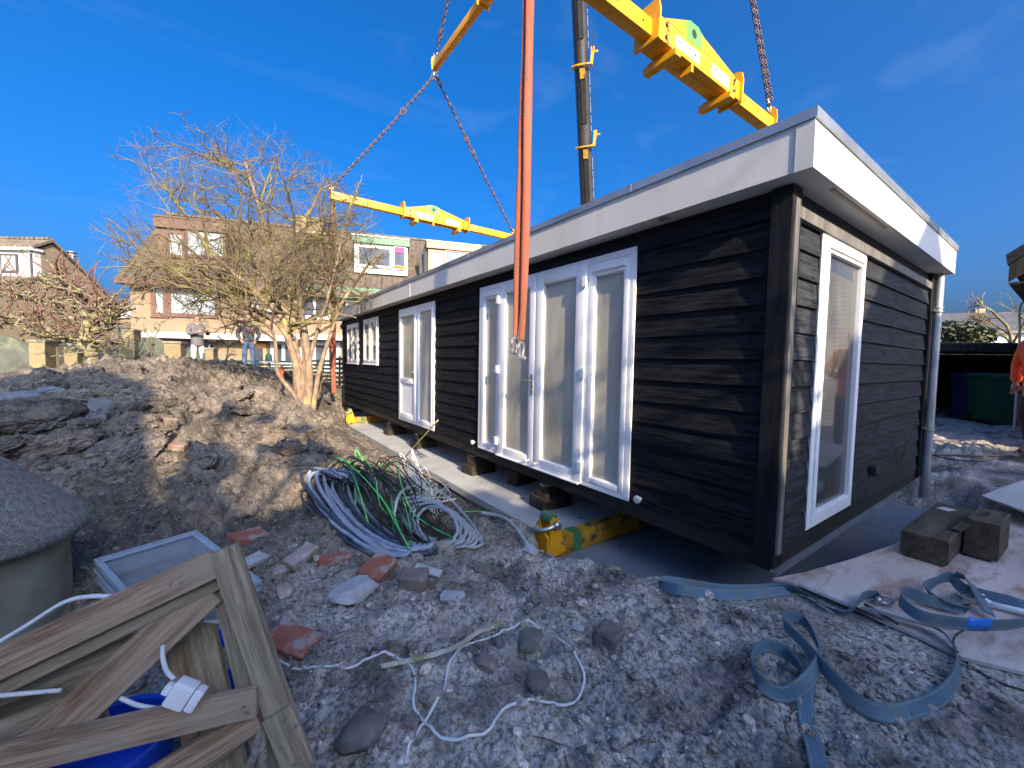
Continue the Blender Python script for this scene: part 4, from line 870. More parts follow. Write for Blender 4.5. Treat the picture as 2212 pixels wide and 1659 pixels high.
# ---- lower lifting beams under the cabin
def lower_beam(label, x0, x1, y0, z0, group):
    t = thing('lifting_beam', label, 'lifting beam', (x0, y0, z0), group=group)
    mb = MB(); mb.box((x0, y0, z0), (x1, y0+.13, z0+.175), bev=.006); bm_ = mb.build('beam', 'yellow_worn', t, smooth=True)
    MB().box((x0+.20, y0-.0025, z0+.002), (x0+.30, y0+.1325, z0+.1775)).build('green_band', 'dark_green', bm_)
    zt = z0+.13
    mb = MB()
    for yy in (y0-.025, y0+.13):
        pl = [(x0-.13, z0+.02), (x0+.08, z0+.06), (x0-.02, zt+.24), (x0-.06, zt+.26), (x0-.10, zt+.22)]
        mb.add([(a, yy, b) for a, b in pl]+[(a, yy+.022, b) for a, b in pl], [tuple(range(5)), tuple(range(9, 4, -1))]+[(i, i+5, (i+1) % 5+5, (i+1) % 5) for i in range(5)])
    pl = [(-.10, -.05), (.06, -.08), (.10, .02), (.06, .12), (-.02, .15), (-.10, .10)]
    mb.add([(x0-.16, y0+.06+a, zt+b) for a, b in pl]+[(x0-.135, y0+.06+a, zt+b) for a, b in pl], [tuple(range(6)), tuple(range(11, 5, -1))]+[(i, i+6, (i+1) % 6+6, (i+1) % 6) for i in range(6)])
    mb.box((x0-.134, y0+.05, z0+.02), (x0-.005, y0+.07, zt+.06), bev=.003); br = mb.build('bracket', 'yellow_paint', t)
    MB().tube([(x0+.03, y0-.06, zt+.02), (x0+.03, y0+.17, zt+.02)], .013, 10).build('pin', 'steel', br)
    mb = MB(); mb.tube([(x0-.06, y0-.005, zt+.235), (x0-.06, y0+.128, zt+.235)], .05, 14); mb.build('sleeve', 'dark_green', br, smooth=True)
    mb = MB(); pts = [(x0-.06, y0-.05, zt+.20)]
    for an in range(0, 181, 20): pts.append((x0-.09-.11*math.sin(rad(an)), y0+.06-.095*math.cos(rad(an)), zt+.19-.03*math.sin(rad(an))))
    pts.append((x0-.06, y0+.17, zt+.2)); mb.tube(pts, .019, 10); mb.tube([(x0-.06, y0-.075, zt+.2), (x0-.06, y0-.035, zt+.2)], .035, 10); mb.build('shackle', 'steel', t, smooth='all')
    return t
lower_beam('yellow beam with green band and shackle bracket lying under the near end of the cabin', 2.42, 6.9, 2.66, -.095, 'lifting beams under the cabin')
lower_beam('yellow beam with shackle bracket poking out under the far end of the cabin', 2.62, 6.9, 10.72, .0, 'lifting beams under the cabin')
MT['slot'] = MT['concrete']
# ---- packing block stacks under the sill: every block is a thing
def block(name, label, c, sx, sy, sz, rz, mat, group, cat='block', bev=.01):
    mb = MB(); mb.box((-sx/2, -sy/2, 0), (sx/2, sy/2, sz), bev=bev); o = mb.build(name, mat, smooth=True); o.location = c; o.rotation_euler = (0, 0, rad(rz))
    return tag(o, label, cat, group)
STK = [((3.08, 8.86), 'third stack from the far end'), ((3.07, 7.26), 'stack under the second white door'), ((3.08, 5.18), 'stack left of the large glass doors'), ((3.07, 3.52), 'stack beside the yellow beam and its shackle')]
STK[0] = (STK[0][0], 'stack nearest the far yellow beam')
for i, ((x, y), wh) in enumerate(STK):
    r_ = (4, -6, 3, -3)[i]; g = 'packing blocks under the cabin'
    block('timber_block', 'wide dark sleeper at the bottom of the '+wh, (x, y, .001), .42, .27, .135, r_, 'stack_wood', g)
    block('timber_block', 'smaller timber block in the middle of the '+wh, (x-.02, y-.01, .137), .28, .19, .125, r_+8, 'stack_wood', g)
    block('packing_shim', 'pale thin wood shim on top of the '+wh, (x-.07, y-.03, .263), .17, .12, .018, r_-10, 'new_wood', 'pale shims on the block stacks', 'shim', .002)
    block('timber_block', 'small packing piece atop the '+wh, (x+.06, y+.02, .2815), .18, .2, .046, r_, 'stack_wood', g)
block('timber_block', 'single black sleeper block lying between the stacks below the glass doors', (3.38, 4.42, .001), .5, .2, .2, 8, 'stack_wood', 'packing blocks under the cabin')
# ---------------------------------------------------------------- trees
class TreeGen:
    def __init__(s, seed, center, radii): s.r = random.Random(seed); s.c = Vector(center); s.rad = radii; s.tr = MB(); s.cr = MB()
    def inside(s, p, k=1.0):
        q = p-s.c; return (q.x/s.rad[0])**2+(q.y/s.rad[1])**2+(q.z/s.rad[2])**2 < k
    def grow(s, p, d, ln, r, lev, maxlev, spec):
        R = s.r; n = spec['seg'][lev]; pts = [p.copy()]; rs = [r]; d = d.normalized(); q = p.copy(); out = []
        for i in range(n):
            jit = Vector((R.gauss(0, 1), R.gauss(0, 1), R.gauss(0, 1)))*spec['wob'][lev]
            d = (d+jit+Vector((0, 0, spec['trop'][lev]))).normalized(); q = q+d*(ln/n)
            if lev > 0 and not s.inside(q, R.uniform(.75, 1.12)): break
            pts.append(q.copy()); rs.append(r*(1-(i+1)/n*spec['tap'][lev])); out.append((q.copy(), d.copy(), rs[-1], (i+1)/n))
        if len(pts) < 2: return
        (s.tr if lev <= spec['trunk_lev'] else s.cr).tube(pts, rs, spec['sides'][lev], caps=False)
        if lev >= maxlev: return
        nc = spec['kids'][lev]; nc = int(nc*R.uniform(.75, 1.25)+.5)
        for k in range(nc):
            f = R.uniform(spec['start'][lev], 1); j = min(int(f*len(out)), len(out)-1)
            if j < 0: break
            bp, bd, br, bf = out[j]; a = R.uniform(*spec['ang'][lev]); ax = bd.orthogonal().normalized(); ax = Quaternion(bd, R.uniform(0, 6.283)) @ ax
            nd = Quaternion(ax, rad(a)) @ bd; nd.z = nd.z*spec.get('flat', 1) ; s.grow(bp, nd, spec['len'][lev+1]*R.uniform(.55, 1.2), min(br*.8, spec['rad'][lev+1]), lev+1, maxlev, spec)
        if lev < maxlev and out:   # leader continues
            bp, bd, br, bf = out[-1]; s.grow(bp, bd, spec['len'][lev+1]*R.uniform(.7, 1.2), br, lev+1, maxlev, spec)
# the bare multi-stemmed tree on the heap
tb = P(652, 872, 8.0); base_z = gz(tb.x, tb.y)
tree = thing('bare_tree', 'bare spreading multi-stemmed tree with lichen-yellow twigs on the soil heap beside the cabin', 'tree', (tb.x, tb.y, base_z))
cen = P(560, 515, 7.9); T0 = TreeGen(21, (cen.x, cen.y, cen.z), (2.5, 2.2, 2.05))
spec = dict(seg=[5, 6, 6, 5, 4], wob=[.08, .17, .26, .32, .28], trop=[.02, .02, .03, .04, .05], tap=[.4, .6, .7, .75, .7], sides=[8, 6, 4, 3, 3], kids=[3, 4, 5, 3], start=[.3, .25, .2, .2], ang=[(25, 60), (30, 70), (30, 75), (25, 60)],
            len=[1.6, 1.5, 1.0, .6, .28], rad=[.06, .036, .015, .0078, .0048], trunk_lev=0, flat=.85)
STEMS = [([(650, 874, 8.0), (642, 800, 7.95), (622, 730, 7.85), (612, 690, 7.75), (560, 640, 7.6), (500, 585, 7.4)], .075, .04), ([(662, 880, 8.0), (668, 800, 8.0), (655, 700, 8.05), (648, 650, 8.1), (640, 560, 8.2), (660, 470, 8.3)], .08, .04), ([(675, 890, 8.05), (690, 800, 8.1), (715, 720, 8.15), (735, 660, 8.3), (770, 610, 8.6)], .05, .025),
         ([(648, 870, 8.0), (625, 840, 7.9), (600, 805, 7.8), (597, 770, 7.7), (590, 720, 7.6), (560, 690, 7.4), (500, 660, 7.1)], .045, .022), ([(655, 830, 8.0), (640, 760, 8.1), (600, 660, 8.3), (540, 560, 8.5), (480, 470, 8.6)], .06, .03), ([(660, 810, 8.05), (652, 720, 8.2), (610, 600, 8.4), (560, 450, 8.4), (530, 350, 8.3)], .055, .028), ([(640, 780, 7.95), (600, 700, 7.7), (500, 640, 7.3), (400, 600, 7.2), (330, 570, 7.2)], .045, .018),
         ([(665, 790, 8.0), (690, 700, 7.9), (720, 600, 7.8), (740, 500, 7.8)], .045, .02)]
for pts, r0, r1 in STEMS:
    c = catmull([P(*q) for q in pts], 6); k = len(c); rr = [r0+(r1-r0)*i/(k-1) for i in range(k)]; rr[0] *= 1.35; rr[1] *= 1.15; c[0].z = min(c[0].z, gz(c[0].x, c[0].y))-.05
    T0.tr.tube(c, rr, 10)
    for i in range(int(k*.34), k):
        nn = 1 if i < k*.6 else 2
        for _ in range(nn):
            if T0.r.random() < .50:
                d = (c[min(i+1, k-1)]-c[i-1]).normalized(); ax = Quaternion(d, T0.r.uniform(0, 6.28)) @ d.orthogonal().normalized(); nd = Quaternion(ax, rad(T0.r.uniform(35, 80))) @ d; nd.z *= .75
                T0.grow(c[i], nd, T0.r.uniform(.9, 1.8), min(rr[i]*.65, .032), 1, 4, spec)
    T0.grow(c[-1], (c[-1]-c[-4]), 1.5, r1, 1, 4, spec)
T0.tr.build('trunk', 'bark', tree, smooth='all', fixn=False); T0.cr.build('crown', 'twig', tree, smooth='all', fixn=False)
# pollarded fruit trees against the garden wall, left
def pollard(label, pts_list, seed, shoots, name='pollard_tree', spread=1.0, cat='tree'):
    t0 = P(*pts_list[0][0][0]); z = gz(t0.x, t0.y); t = thing(name, label, cat, (t0.x, t0.y, z)); R = random.Random(seed); tr = MB(); cr = MB()
    for pts, r0, r1 in pts_list:
        c = catmull([P(*q) for q in pts], 7); k = len(c)
        c = [p+Vector((R.gauss(0, .02), R.gauss(0, .02), R.gauss(0, .02))) for p in c]; rr = [(r0+(r1-r0)*i/(k-1))*(1+R.uniform(-.2, .3)) for i in range(k)]
        tr.tube(c, rr, 9)
        for i in range(k//4, k):
            tr.blob(c[i], rr[i]*R.uniform(1.0, 1.6), R.randint(0, 999), 1, .5)
            for _ in range(shoots):
                d = Vector((R.gauss(0, .6), R.gauss(0, .6), abs(R.gauss(.45, .45))-.1)).normalized(); q = c[i].copy(); ln = R.uniform(.2, .75)*spread*(1.5 if d.z > .55 else 1); pp = [q.copy()]
                for s_ in range(4): d = (d+Vector((R.gauss(0, .2), R.gauss(0, .2), R.gauss(.05, .15)))).normalized(); q = q+d*ln/4; pp.append(q.copy())
                up = d.z > .55
                r_ = R.uniform(.009, .016); (cr if up else tr).tube(pp, [r_*1.5, r_*1.2, r_, r_*.85, r_*.7], 5)
                if not up:
                    for b in (pp[2], pp[3], pp[4]): tr.blob(b, R.uniform(.014, .03), R.randint(0, 999), 1, .4); 
                    for b in (pp[2], pp[4]):
                        e = b+Vector((R.gauss(0, .08), R.gauss(0, .08), R.gauss(0, .08))); tr.tube([b, (b+e)/2+Vector((0, 0, .02)), e], [.012, .012, .008], 4)
    tr.build('trunk', 'pollard_bark', t, smooth='all', fixn=False); cr.build('shoots', 'pollard_shoot', t, smooth='all', fixn=False); return t
pollard('gnarled pollarded fruit tree with cut red shoots in front of the grey garden wall', [
    ([(205, 800, 9.3), (200, 765, 9.3), (185, 740, 9.2), (190, 700, 9.2), (215, 670, 9.2), (230, 655, 9.2)], .12, .05), ([(195, 745, 9.3), (160, 735, 9.2), (110, 725, 9.1), (60, 720, 9.0)], .09, .035), ([(190, 740, 9.3), (150, 690, 9.4), (90, 650, 9.4), (30, 640, 9.4), (-30, 620, 9.4)], .08, .03),
    ([(190, 700, 9.2), (170, 650, 9.3), (140, 620, 9.3), (125, 590, 9.3)], .07, .035), ([(200, 720, 9.2), (225, 700, 9.1), (245, 690, 9.1)], .05, .03), ([(110, 725, 9.1), (80, 690, 9.0), (20, 700, 8.9), (-40, 690, 8.9)], .05, .025)], 5, 4)
R_ = random.Random(9)
def small_shrub(label, px, py, t, h, seed, mat='pollard_bark', name='bare_shrub'):
    b = P(px, py, t); z = gz(b.x, b.y); b.z = z; R = random.Random(seed); mb = MB()
    def g(p, d, ln, r, lev):
        pp = [p.copy()]; q = p.copy()
        for i in range(4): d = (d+Vector((R.gauss(0, .2), R.gauss(0, .2), R.gauss(.03, .15)))).normalized(); q = q+d*ln/4; pp.append(q.copy())
        mb.tube(pp, [r, r*.9, r*.8, r*.7, r*.6], 5)
        if lev: 
            for k in range(4): g(pp[R.randint(1, 4)], (d+Vector((R.gauss(0, .9), R.gauss(0, .9), R.gauss(.2, .5)))), ln*.55, r*.6, lev-1)
    g(b, Vector((R.gauss(0, .2), 0, 1)), h, .02, 3)
    o = mb.build(name, mat, origin=b, smooth='all'); return tag(o, label, 'shrub', 'bare shrubs behind the soil heap')
small_shrub('short knobbly bare shrub in front of the tall arched wall panel', 328, 815, 9.0, .5, 3)
small_shrub('thin bare shrub standing left of the man in blue jeans', 488, 806, 10.2, .55, 4)
small_shrub('dark bare shrub in front of the arched panel behind the fruit tree', 240, 800, 9.3, .5, 6, 'twig')
small_shrub('fine twiggy bush between the fruit tree and the arched panel', 292, 790, 12.2, 1.0, 8, 'pollard_shoot')
small_shrub('wispy bare shrub against the green fence by the cabin end', 697, 850, 9.9, .7, 12, 'twig')
# grass tuft
mb = MB(); gb = P(550, 822, 8.9); gb.z = gz(gb.x, gb.y)
for k in range(40):
    a = R_.uniform(0, 6.28); l_ = R_.uniform(.1, .25); d = Vector((math.cos(a)*.5, math.sin(a)*.5, 1)).normalized()*l_; s = Vector((-math.sin(a), math.cos(a), 0))*.006; p = gb+Vector((math.cos(a), math.sin(a), 0))*.05
    mb.add([p-s, p+s, p+d*.6+s*.7, p+d*.6-s*.7, p+d+Vector((math.cos(a), math.sin(a), -.1))*.06], [(0, 1, 2, 3), (3, 2, 4)])
tag(mb.build('grass_tuft', 'leaf_light', origin=gb), 'small green grass tuft growing on the crest of the soil heap', 'grass')
# ---------------------------------------------------------------- terraced houses behind
TRZ = rad(-18.5); TU = Vector((math.cos(TRZ), math.sin(TRZ), 0)); TN = Vector((-TU.y, TU.x, 0)); TO = P(283, 700, 20); TO.z = 0
def tf_(px, py, off=0):
    d = ray(px, py); o_ = TO+TN*off; tt = (o_-CAM).dot(TN)/d.dot(TN); q = CAM+d*tt; return (q-TO).dot(TU), q.z
def tx(px, off=0): return tf_(px, 700, off)[0]
ZE = tf_(283, 592)[1]; YR = 4.4; ZR = tf_(905, 519, YR)[1]-.15; SLP = (ZR-ZE)/YR
def terrace(label, x0, x1, wallmat, gable_l=False, roofm='tiles'):
    t = thing('terraced_house', label, 'house', TO+TU*x0, TRZ, group='terraced houses in a row'); LX = x0
    loc = lambda b: [setattr(v, 'x', v.x-LX) for v in b.v] and b
    W = x1-x0; mb = MB(); mb.box((0, 0, 0), (W, YR*2, ZE))
    if gable_l: mb.prism([(0, ZE), (YR*2, ZE), (YR, ZR-.15)], 0, .25, 0)
    mb.build('wall', wallmat, t, local=True)
    ov = .3 if gable_l else 0; th = .16; e = -.5*SLP
    rf = MB().prism([(-.5, ZE+e+.05), (-.5, ZE+e+.05+th), (YR, ZR+th), (YR*2+.5, ZE+e+.05+th), (YR*2+.5, ZE+e+.05), (YR, ZR)], -ov, W, 0).build('roof', roofm, t, local=True)
    mb = MB(); mb.box((-ov+.02, -.66, ZE-.55), (W, -.5, ZE-.30)); mb.box((-ov+.02, -.498, ZE-.55), (W, 0, ZE-.50)); mb.build('gutter', 'brown_paint', t, local=True)
    mb = MB(); k = int(W/.42)
    for i in range(k): mb.box((-ov+W*i/k, YR-.12, ZR+th-.02), (-ov+W*(i+.96)/k, YR+.12, ZR+th+.1))
    mb.build('ridge_tiles', 'tiles_moss', rf, local=True); return t, rf, x0
def fwin(par, x0, x1, z0, z1, y, fm='white_paint', gm='far_glass', mull=(), fr=.07, trans=None, name='window'):
    mb = MB(); mb.box((x0, y-.06, z0), (x0+fr, y+.04, z1)); mb.box((x1-fr, y-.06, z0), (x1, y+.04, z1)); mb.box((x0+fr, y-.06, z0), (x1-fr, y+.04, z0+fr)); mb.box((x0+fr, y-.06, z1-fr), (x1-fr, y+.04, z1))
    for m_ in mull: mb.box((x0+(x1-x0)*m_-fr/2, y-.058, z0+fr), (x0+(x1-x0)*m_+fr/2, y+.04, z1-fr))
    if trans: mb.box((x0+fr, y-.055, trans-fr/2), (x0+(x1-x0)*(mull[0] if mull else 1)-fr/2, y+.04, trans+fr/2))
    mb.box((x0-.05, y-.10, z0-.05), (x1+.05, y-.0, z0-.002))
    w_ = mb.build(name, fm, par, local=True); MB().box((x0+fr*.5, y-.015, z0+fr*.5), (x1-fr*.5, y+.0, z1-fr*.5)).build('pane', gm, w_, local=True); return w_
def pw(par, X0_, a, b, y0, y1, off=0, **k):
    (xa, za), (xb, zb) = tf_(a, y1, off), tf_(b, y0, off); zt = tf_((a+b)/2, y0, off)[1]; zb_ = tf_((a+b)/2, y1, off)[1]; return fwin(par, xa-X0_, xb-X0_, zb_, zt, off, **k)
DO = .7
def dormer(t, X0_, a, b, ytop, ybot, fh, wallm, fasm):
    xa, xb = tx(a, DO)-X0_, tx(b, DO)-X0_; zt = tf_((a+b)/2, ytop, DO)[1]; zb = tf_((a+b)/2, ybot, DO)[1]
    d = MB().box((xa, DO, zb), (xb, YR+.5, zt-fh-.01)).build('dormer', wallm, t, local=True)
    MB().box((xa-.1, DO-.15, zt-fh), (xb+.1, YR+.6, zt-.045)).build('dormer_fascia', fasm, d, local=True)
    MB().box((xa-.14, DO-.2, zt-.044), (xb+.14, YR+.7, zt+.02)).build('dormer_roof', 'white_paint' if fasm != 'brown_paint' else 'brown_paint', d, local=True); return d
xs = [0, tx(648), tx(903), tx(1120), tx(1350)]
t, rf, q0 = terrace('end terrace of pale yellow brick with brown dormer, behind the bare tree', xs[0], xs[1], 'yellow_brick', True)
d = dormer(t, q0, 346, 492, 475, 575, .55, 'brown_paint', 'brown_paint')
pw(d, q0, 362, 399, 502, 556, DO, fm='brown_paint', gm='far_curtain', fr=.12); pw(d, q0, 402, 487, 497, 556, DO, fm='brown_paint', gm='far_curtain', mull=(.5,), fr=.12)
pw(t, q0, 328, 362, 610, 684, 0, fm='brown_paint', gm='far_curtain', fr=.2); pw(t, q0, 364, 470, 610, 684, 0, fm='brown_paint', gm='far_curtain', fr=.14)
pw(t, q0, 528, 600, 620, 682, 0, fm='brown_paint', gm='far_curtain', mull=(.52,), fr=.16); pw(t, q0, 388, 470, 738, 772, 0, fm='brown_paint', gm='dark_glass', mull=(.5,), fr=.14)
z0, z1 = tf_(430, 733)[1], tf_(430, 721)[1]
mb = MB(); mb.box((tx(312), -.9, z0), (tx(640), -.02, z1)); mb.build('canopy', 'white_paint', t, local=True)
a, b = tx(541), tx(575); zt = tf_(558, 742)[1]; dd = MB().box((a, -.07, 0), (b, -.005, zt)).build('door', 'orange_paint', t, local=True); MB().box((a+.15, -.09, zt-1.2), (b-.15, -.0705, zt-.25)).build('door_glass', 'dark_glass', dd, local=True)
pw(t, q0, 452, 466, 735, 775, 0, fm='white_paint', gm='far_curtain'); pw(t, q0, 585, 640, 738, 790, 0, fm='white_paint', gm='dark_glass', mull=(.5,), fr=.16)
a, b = tx(643, YR), tx(703, YR); zt, zb = tf_(672, 478, YR)[1], tf_(672, 507, YR)[1]
ch = MB().box((a, YR-.5, ZR-.6), (b, YR+.6, zt)).build('chimney', 'yellow_brick', rf, local=True); MB().box((a-.07, YR-.57, zt+.002), (b+.07, YR+.67, zt+.1)).build('chimney_cap', 'yellow_brick', ch, local=True); MB().box((a-.1, YR-.62, zb-.08), (b+.1, YR+.6, zb+.04)).build('lead_flashing', 'white_paint', ch, local=True)
t, rf, q0 = terrace('middle terrace house with white windowed dormer under a green fascia', xs[1], xs[2], 'yellow_brick')
d = dormer(t, q0, 766, 880, 513, 592, .42, 'white_paint', 'dark_green')
pw(d, q0, 772, 846, 533, 577, DO, fm='white_paint', gm='dark_glass', fr=.1); pw(d, q0, 849, 877, 533, 582, DO, fm='white_paint', gm='dark_glass', fr=.09)
(a, zb), (b, zt) = tf_(853, 546, DO), tf_(873, 536, DO); MB().box((a-q0, DO-.09, zb), (b-q0, DO-.065, zt)).build('pink_blind', 'pink_cloth', d, local=True)
mb = MB(); R = random.Random(5); (a, zb), (b, zt) = tf_(852, 580, DO), tf_(874, 572, DO)
for k in range(9): mb.blob((a-q0+(b-a)*k/8, DO-.1, zb+R.random()*.12), .09, k, 1, .3)
mb.build('window_flowers', 'orange_paint', d, local=True)
pw(t, q0, 650, 716, 622, 688, 0, fm='white_paint', gm='dark_glass', mull=(.45,), fr=.14); pw(t, q0, 745, 860, 624, 690, 0, fm='white_paint', gm='far_curtain', mull=(.5,), fr=.12); pw(t, q0, 650, 735, 738, 800, 0, fm='white_paint', gm='dark_glass', mull=(.33, .66), fr=.2)
mb = MB(); mb.box((.05, -.62, ZE-.62), (xs[2]-q0, -.505, ZE-.05)); mb.build('eaves_board', 'dark_green', t, local=True)
z0, z1 = tf_(690, 735)[1], tf_(690, 724)[1]; MB().box((.02, -.9, z0), (xs[2]-q0, -.02, z1)).build('canopy', 'white_paint', t, local=True)
t, rf, q0 = terrace('terrace house whose dormer has red-brown frames and a beige fascia', xs[2], xs[3], 'orange_brick')
d = dormer(t, q0, 924, 1033, 526, 620, .42, 'beige_panel', 'beige_panel')
pw(d, q0, 928, 958, 542, 600, DO, fm='red_paint', gm='far_curtain', fr=.13); pw(d, q0, 960, 1031, 543, 600, DO, fm='red_paint', gm='far_glass', fr=.08)
a = tx(915, DO)-q0; MB().tube([(a, .2, ZE+2.6), (a, .2, ZE)], .07, 8).build('downpipe', 'roofing', t, local=True)
mb = MB(); a, b = tx(903, .5)-q0+.05, tx(922, .5)-q0; mb.prism([(0, ZE), (.69, ZE), (.69, ZE+2.6)], a, b, 0); mb.build('dormer_cheek', 'roofing', t, local=True)
t, rf, q0 = terrace('last terrace house half hidden behind the cabin roof', xs[3], xs[4], 'orange_brick')
# detached gable house, far left (its ridge runs across the view)
gp = P(110, 523, 24)
t = thing('gable_house', 'tan brick house with mossy tiled roof and white dormer at the far left', 'house', (gp.x, gp.y, 0), rotz=rad(-35.3))
zr = gp.z; Wb = 4.1; Wf = 4.1; ze = zr-3.35
def TL(x, y, z): return (x, y, z)
sl = (zr-ze)/Wb; th = .16; FW = 2.7
mb = MB(); mb.prism([(-.55, 0), (Wb, 0), (Wb, ze), (0, zr-.12), (-.55, zr-.55)], -9, 0, 0); mb.prism([(-FW, 0), (-.551, 0), (-.551, zr-2.25), (-FW, zr-3.05)], -9, 0, 0); mb.build('wall', 'tan_brick', t, local=True)
mb = MB(); mb.prism([(0, zr), (0, zr+th), (Wb+.3, ze-.3*sl+th), (Wb+.3, ze-.3*sl)], -9.2, .14, 0); mb.prism([(-1.0, zr-.62), (-1.0, zr-.62+th), (0, zr+th), (0, zr)], -9.2, .14, 0); mb.prism([(-FW-.4, zr-3.2), (-FW-.4, zr-3.05), (-.7, zr-2.12), (-.7, zr-2.28)], -9.2, .14, 0); rf = mb.build('roof', 'tiles_moss', t, local=True)
mb = MB()
for i in range(20): mb.box((-9+i*.45, -.12, zr+th-.03), (-9+i*.45+.43, .12, zr+th+.09))
mb.build('ridge_tiles', 'tiles_moss', rf, local=True)
mb = MB(); mb.box((-8.5, -.85, zr-2.2), (-.02, -.552, zr-.75)); dm = mb.build('dormer', 'white_paint', t, local=True)
mb = MB(); mb.box((-8.6, -1.1, zr-.749), (.1, -.5, zr-.60)); mb.build('dormer_roof', 'white_paint', dm, local=True)
for a, b, c in ((-3.9, -2.15, 'white_paint'), (-1.95, -.95, 'roofing')):
    w_ = MB().box((a, -.91, zr-2.0), (b, -.851, zr-.95)).build('window', c, dm, local=True); MB().box((a+.1, -.925, zr-1.9), (b-.1, -.9105, zr-1.05)).build('pane', 'far_curtain', w_, local=True)
mb = MB(); mb.tube([(-.15, -.92, zr-.8), (-.15, -.92, zr-2.3)], .05, 8); mb.build('downpipe', 'roofing', t, local=True)
Wf = FW
mb = MB(); mb.box((-6.3, -Wf-.06, .9), (-4.2, -Wf-.005, 2.6)); w_ = mb.build('window', 'white_paint', t, local=True); MB().box((-6.2, -Wf-.08, 1.0), (-4.3, -Wf-.0605, 2.5)).build('pane', 'far_curtain', w_, local=True)
mb = MB(); zc = zr-sl*1.35; mb.lathe([(.17, zc-.3), (.17, zc+.75)], (-.25, 1.35, 0), 14); mb.lathe([(.2, zc+.78), (.27, zc+.84), (.27, zc+.88), (.1, zc+.95)], (-.25, 1.35, 0), 14); mb.lathe([(.25, zc+.62), (.25, zc+.67)], (-.25, 1.35, 0), 14); mb.build('flue', 'steel', rf, local=True)
# small far house in the gap
g = P(268, 700, 34); t = thing('far_house', 'small far house with white gable board in the gap left of the yellow terrace', 'house', (g.x, g.y, 0), rotz=rad(-20))
zt = P(268, 664, 34).z; mb = MB(); mb.box((-2.2, 0, 0), (2.2, 4, zt-.5)); mb.build('wall', 'tan_brick', t, local=True); MB().box((-2.3, -.2, zt-.9), (2.3, -.001, zt-.3)).build('eaves_board', 'white_paint', t, local=True)
mb = MB(); mb.prism([(-.3, zt-.3), (4.3, zt-.3), (2, zt+1.0)], -2.4, 2.4, 0); mb.build('roof', 'roof_dark', t, local=True)
g = P(160, 700, 24); t = thing('garden_shed', 'low dark-roofed shed behind the pollarded fruit tree', 'shed', (g.x, g.y, 0), rotz=rad(-35))
zt = P(200, 705, 24).z+.4; MB().box((-1, 0, 0), (6.5, 3, zt-1.2)).build('wall', 'dark_wood', t, local=True); mb = MB(); mb.prism([(-.3, zt-1.3), (3.3, zt-1.3), (1.5, zt)], -1.3, 6.8, 0); mb.build('roof', 'tiles', t, local=True)
# ---------------------------------------------------------------- garden wall of brick piers and arched grey panels
gl, gr = P(-160, 800, 10.9), P(470, 800, 13.2)
t = thing('garden_wall', 'garden wall of yellow brick piers with arched grey concrete panels behind the soil heap', 'wall', (gl.x, gl.y, .2))
u = (gr-gl); u.z = 0; u.normalize(); v = Vector((-u.y, u.x, 0))
def wx(px):   # distance along the wall line under pixel column px
    d = ray(px, 780); a = gl-CAM; den = d.x*u.y-d.y*u.x; tt = (a.x*u.y-a.y*u.x)/den; q = CAM+d*tt; return (q-gl).dot(u), tt
def wz(py, px, tt): return (CAM+ray(px, py)*tt).z
for a, b, ye, yc in ((-160, 75, 752, 716), (180, 263, 770, 738), (301, 360, 741, 728), (399, 447, 776, 749)):
    (s0, t0), (s1, t1) = wx(a), wx(b); h0 = wz(ye, a, t0); h1 = wz(yc, (a+b)/2, (t0+t1)/2); n = 14; pl = [(s0, .15), (s1, .15)]+[(s1+(s0-s1)*i/n, h0+(h1-h0)*math.sin(math.pi*i/n)**.75) for i in range(n+1)]
    k = len(pl); vs = [gl*1+u*p+v*o+Vector((0, 0, q-gl.z)) for o in (-.03, .03) for p, q in pl]
    MB().add(vs, [tuple(range(k)), tuple(range(2*k-1, k-1, -1))]+[(i, i+k, (i+1) % k+k, (i+1) % k) for i in range(k)]).build('arched_panel', 'grey_panel', t)
for a, b, yt in ((76, 110, 735), (150, 178, 742), (266, 299, 712), (362, 397, 738), (449, 466, 752)):
    (s0, t0), (s1, t1) = wx(a), wx(b); zt = wz(yt, a, t0); ln = (s1-s0); c = gl+u*((s0+s1)/2); c.z = .15
    mt = Matrix(((u.x, v.x, 0, c.x), (u.y, v.y, 0, c.y), (0, 0, 1, 0), (0, 0, 0, 1)))
    mb = MB(); mb.box((-ln/2, -.22, .15), (ln/2, .22, zt-.05), mat=mt); o = mb.build('pier', 'pier_brick', t); mb = MB(); mb.box((-ln/2-.03, -.25, zt-.049), (ln/2+.03, .25, zt+.01), mat=mt); mb.build('coping', 'mossy_concrete', o)
# green slatted fence, garden clutter behind the heap
def fencepanel(label, pa, pb, z0, z1, n, group='green slatted fence panels'):
    t = thing('slatted_fence', label, 'fence', (pa.x, pa.y, z0), group=group); mb = MB(); hh = (z1-z0)/n
    for i in range(n): mb.bar((pa.x, pa.y, z0+hh*(i+.5)), (pb.x, pb.y, z0+hh*(i+.5)), .025, hh*.62)
    mb.build('slats', 'green_metal', t)
    for q in (pa, (pa+pb)/2, pb): mb = MB(); mb.box((q.x-.03, q.y+.02, z0), (q.x+.03, q.y+.07, z1+.03)); mb.build('post', 'black_plastic', t)
z_ = lambda px, py, tt: P(px, py, tt).z
fencepanel('green slatted fence behind the man in blue jeans', P(455, 780, 15.5), P(640, 780, 15.5), z_(500, 815, 15.5)-.3, z_(500, 776, 15.5), 8)
fencepanel('taller green slatted fence at the left end of the cabin', P(672, 800, 13.8), P(716, 800, 13.8), z_(700, 890, 13.8), z_(700, 776, 13.8), 14)
fencepanel('dark slatted fence strip tight against the cabin end', P(720, 800, 14.2), P(748, 800, 14.2), z_(700, 890, 14.2), z_(700, 770, 14.2), 12)
